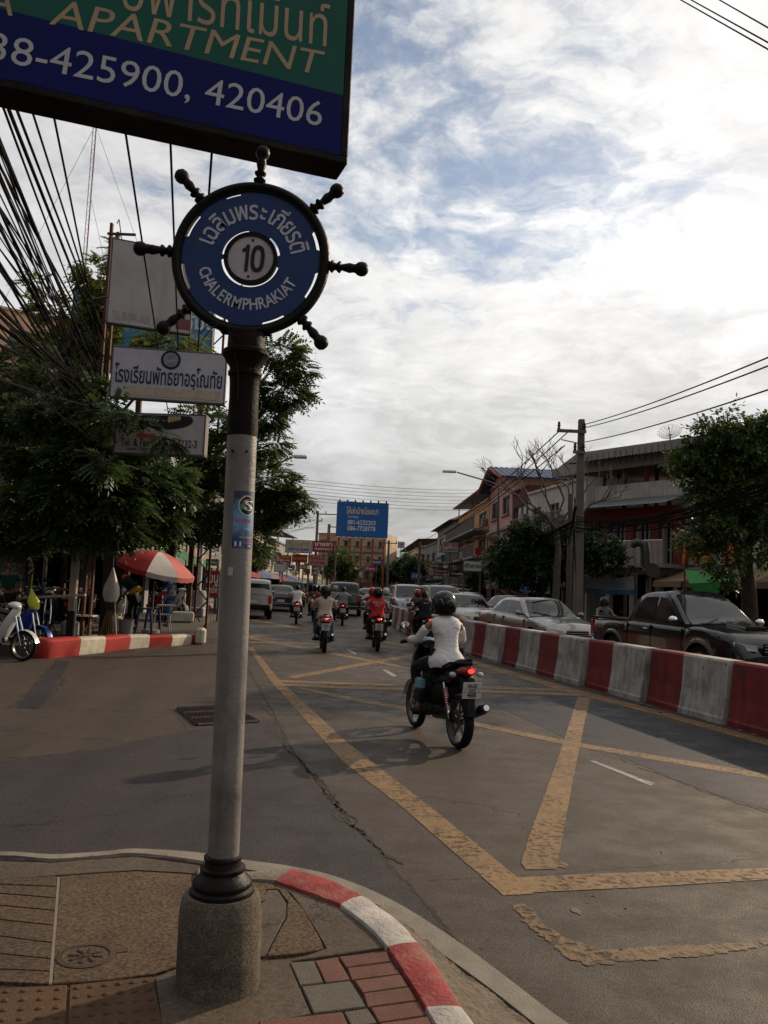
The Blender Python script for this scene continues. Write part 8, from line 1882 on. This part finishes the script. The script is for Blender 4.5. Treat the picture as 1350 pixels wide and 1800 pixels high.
for x0_, y0_, x1_, y1_, lab in singles:
    Y0 = 8.5; Y1 = 30; dx_, dy_ = x1_-x0_, y1_-y0_; k_ = (900-y0_)/dy_; a_ = D(x0_, y0_, Y0); b_ = D(x0_+dx_*k_, 900, 52)
    q = MB(); q.tube([a_+(a_-b_)*.15, b_], .014, M_cab, 5); q.build('overhead_cable', M_cab, label=lab, cat='cable')
# right side wires
def wire(p, q_, s_, r_, lab, grp=None, n=16): m_ = MB(); m_.tube(sag(p, q_, s_, n), r_, M_cab, 5); return m_.build('overhead_cable', M_cab, label=lab, cat='cable', group=grp)
L_ = ['upper', 'middle', 'lowest']
for i, ((x0_, y0_), (x1_, y1_), lab) in enumerate([((1028, 746), (1352, 619), 'uppermost of three cables climbing right from the utility pole'), ((1028, 752), (1352, 634), 'middle of three cables climbing right from the utility pole'), ((1028, 777), (1352, 676), 'lowest of three cables climbing right from the utility pole')]):
    a_, b_ = D(x0_, y0_, 27.3), D(x1_, y1_, 12.5); wire(a_, b_+(b_-a_)*.25, .12, .014, lab)
for i, ((x0_, y0_), (x1_, y1_), lab) in enumerate([((986, 755), (735, 953), 'first cable running from the utility pole down towards the far poles'), ((1003, 755), (745, 956), 'second cable running from the utility pole down towards the far poles'), ((993, 783), (728, 962), 'third and lowest cable running from the utility pole to the far poles')]):
    wire(D(x0_, y0_, 27.3), D(x1_, y1_, 84), .55, .020, lab)
for i, ((x0_, y0_), (x1_, y1_), lab) in enumerate([((1190, -4), (1356, 90), 'lower of the close cable pair in the top right corner of the sky'), ((1208, -4), (1356, 78), 'upper of the close cable pair in the top right corner of the sky'), ((1258, -4), (1356, 52), 'single cable nearest the top right corner of the sky')]):
    a_, b_ = D(x0_, y0_, 9), D(x1_, y1_, 6.5); wire(a_+(a_-b_)*.5, b_+(b_-a_)*.5, .0, .007, lab)
# tangle of service wires on the right
for i in range(16):
    y0_ = 915+rr_.uniform(-12, 22); y1_ = 855+rr_.uniform(-10, 45); wire(D(1012, y0_, 27.3), D(1356, y1_-10, 15.5), rr_.uniform(.1, .45), .012, 'black service wire sagging across the restaurant front from the utility pole', 'service wires across the restaurant front')
for i in range(10):
    y0_ = 920+rr_.uniform(-10, 25); wire(D(1008, y0_, 27.4), D(742+rr_.uniform(-4, 8), 985+rr_.uniform(-6, 10), 84), rr_.uniform(.5, 1.1), .018, 'black service wire sagging from the utility pole over the right pavement', 'service wires over the right pavement')
for i in range(7):
    y0_ = 838+i*6; wire(D(430, y0_-8, 40), D(880, y0_+22, 62), .35, .011, 'thin cable crossing high over the whole street in the distance', 'thin cables crossing over the street')
for i in range(8): wire(D(552+rr_.uniform(-4, 20), 902+rr_.uniform(0, 30), 82), D(440, 890+i*8, 40), .3, .013, 'thin cable from the far pole to the trees on the left', 'thin cables from the far pole')
# satellite dish on the roof
dpp = D(1178, 765, 40); ds_ = thing('satellite_dish', 'big mesh satellite dish on the grey roof of the restaurant', 'satellite dish', (dpp.x, 40, dpp.z-1.25)); q = MB(); Md = Matrix.Translation((0, 0, 1.25)) @ Matrix.Rotation(R(-28), 4, 'X')
for k in range(7): r__ = .56*(k+1)/7; zz_ = .22*(r__/.56)**2; q.tube([(r__*math.cos(2*PI*j/28), r__*math.sin(2*PI*j/28), zz_) for j in range(29)], .007, M_tgrey, 4, Md, caps=False)
for j in range(16): q.tube([(r__*.14*0+.56*u*math.cos(2*PI*j/16), .56*u*math.sin(2*PI*j/16), .22*u*u) for u in (0, .33, .66, 1)], .008, M_tgrey, 4, Md)
q.build('dish_mesh', M_tgrey, ds_); q = MB(); q.tube([(0, 0, 0), (0, 0, 1.2)], .035, M_rust, 6); q.tube([(-.45, 0, 0), (0, 0, .5)], .02, M_rust, 4); q.tube([(.45, 0, 0), (0, 0, .5)], .02, M_rust, 4); q.build('mast', M_rust, ds_)
q = MB(); q.tube([(0, 0, .05), (0, 0, .42)], .02, M_dark, 6, Md); q.ball((0, 0, .42), .05, M_dark, 8, Md); q.build('receiver', M_dark, ds_)
yl = D(1252, 912, 20); lt_ = thing('hanging_lamp', 'yellow green lamp shade hanging in the right hand tree', 'lamp', (yl.x, yl.y, yl.z)); q = MB(); q.lathe([(.03, .16), (.05, .10), (.14, -.02), (.13, -.05), (.04, -.09), (0, -.09)], M_bagy, 14); q.build('shade', M_bagy, lt_); q = MB(); q.tube([(0, 0, .14), (0, 0, 1.3)], .006, M_cab, 4); q.build('cord', M_cab, lt_)
# radio mast far behind on the left
mp0 = D(150, 450, 130); mt = thing('radio_mast', 'very tall slim red and white guyed radio mast behind the cables', 'mast', (mp0.x, 130, 0)); M_mr = mat('mast_red', (.30, .12, .08), .6, bump=0); M_mw = mat('mast_white', (.36, .32, .30), .6, bump=0); Hm = D(164, 180, 130).z; W_m = .55
for k in range(int(Hm/6)+1):
    q = MB(); z0_, z1_ = k*6, min((k+1)*6, Hm); m_ = M_mr if k % 2 else M_mw
    for (x, y) in ((-.5, -.3), (.5, -.3), (0, .55)): q.tube([(x*W_m, y*W_m, z0_), (x*W_m, y*W_m, z1_)], .06, m_, 4)
    for j in range(4): zq = z0_+j*1.5; q.tube([(-.5*W_m, -.3*W_m, zq), (.5*W_m, -.3*W_m, zq+.75), (-.5*W_m, -.3*W_m, zq+1.5)], .03, m_, 3)
    q.build('lattice_section', m_, mt)
for (dx_, dz_) in ((-34, .95), (30, .95), (-26, .6), (24, .6), (16, .8)): q = MB(); q.tube([(0, 0, Hm*dz_), (dx_, 6, 2)], .035, M_tgrey, 3); q.build('guy_wire', M_tgrey, mt)
# wandering hose, rubble by the barriers, litter
M_rub = mat('rubble', (.12, .10, .085), .95, bump=.6); q = MB(); r_ = random.Random(9)
for k in range(60):
    s__ = r_.uniform(5, 26); p, d = along(bpath, s__); nn = Vector((-d.y, d.x)); pp = p+nn*(.30+abs(r_.gauss(0, .09))); sz = r_.uniform(.008, .035)
    q.ball((pp.x, pp.y, sz*.4), sz, M_rub, 6, sc=(1.2, 1, .6))
q.build('rubble', M_rub, kind='stuff', label='small crumbs of rubble along the foot of the barriers')
M_leaf = mat('fallen_leaf', (.10, .06, .025), .8, bump=0); q = MB()
for k in range(140):
    a_ = r_.uniform(0, 1); x = r_.uniform(-4.5, 2.5); y = r_.uniform(3.2, 13); an = r_.uniform(0, 6.28); L2 = r_.uniform(.010, .026)
    z_ = .125 if False else .02
    if y < 5 and x < .4: continue
    q.add([(x, y, z_), (x+L2*math.cos(an), y+L2*math.sin(an), z_+.006), (x+L2*1.6*math.cos(an+.5), y+L2*1.6*math.sin(an+.5), z_), (x+L2*math.cos(an+1), y+L2*math.sin(an+1), z_+.004)], [(0, 1, 2, 3)], M_leaf)
q.build('litter', M_leaf, kind='stuff', label='tiny dry leaves and bits scattered on the road')
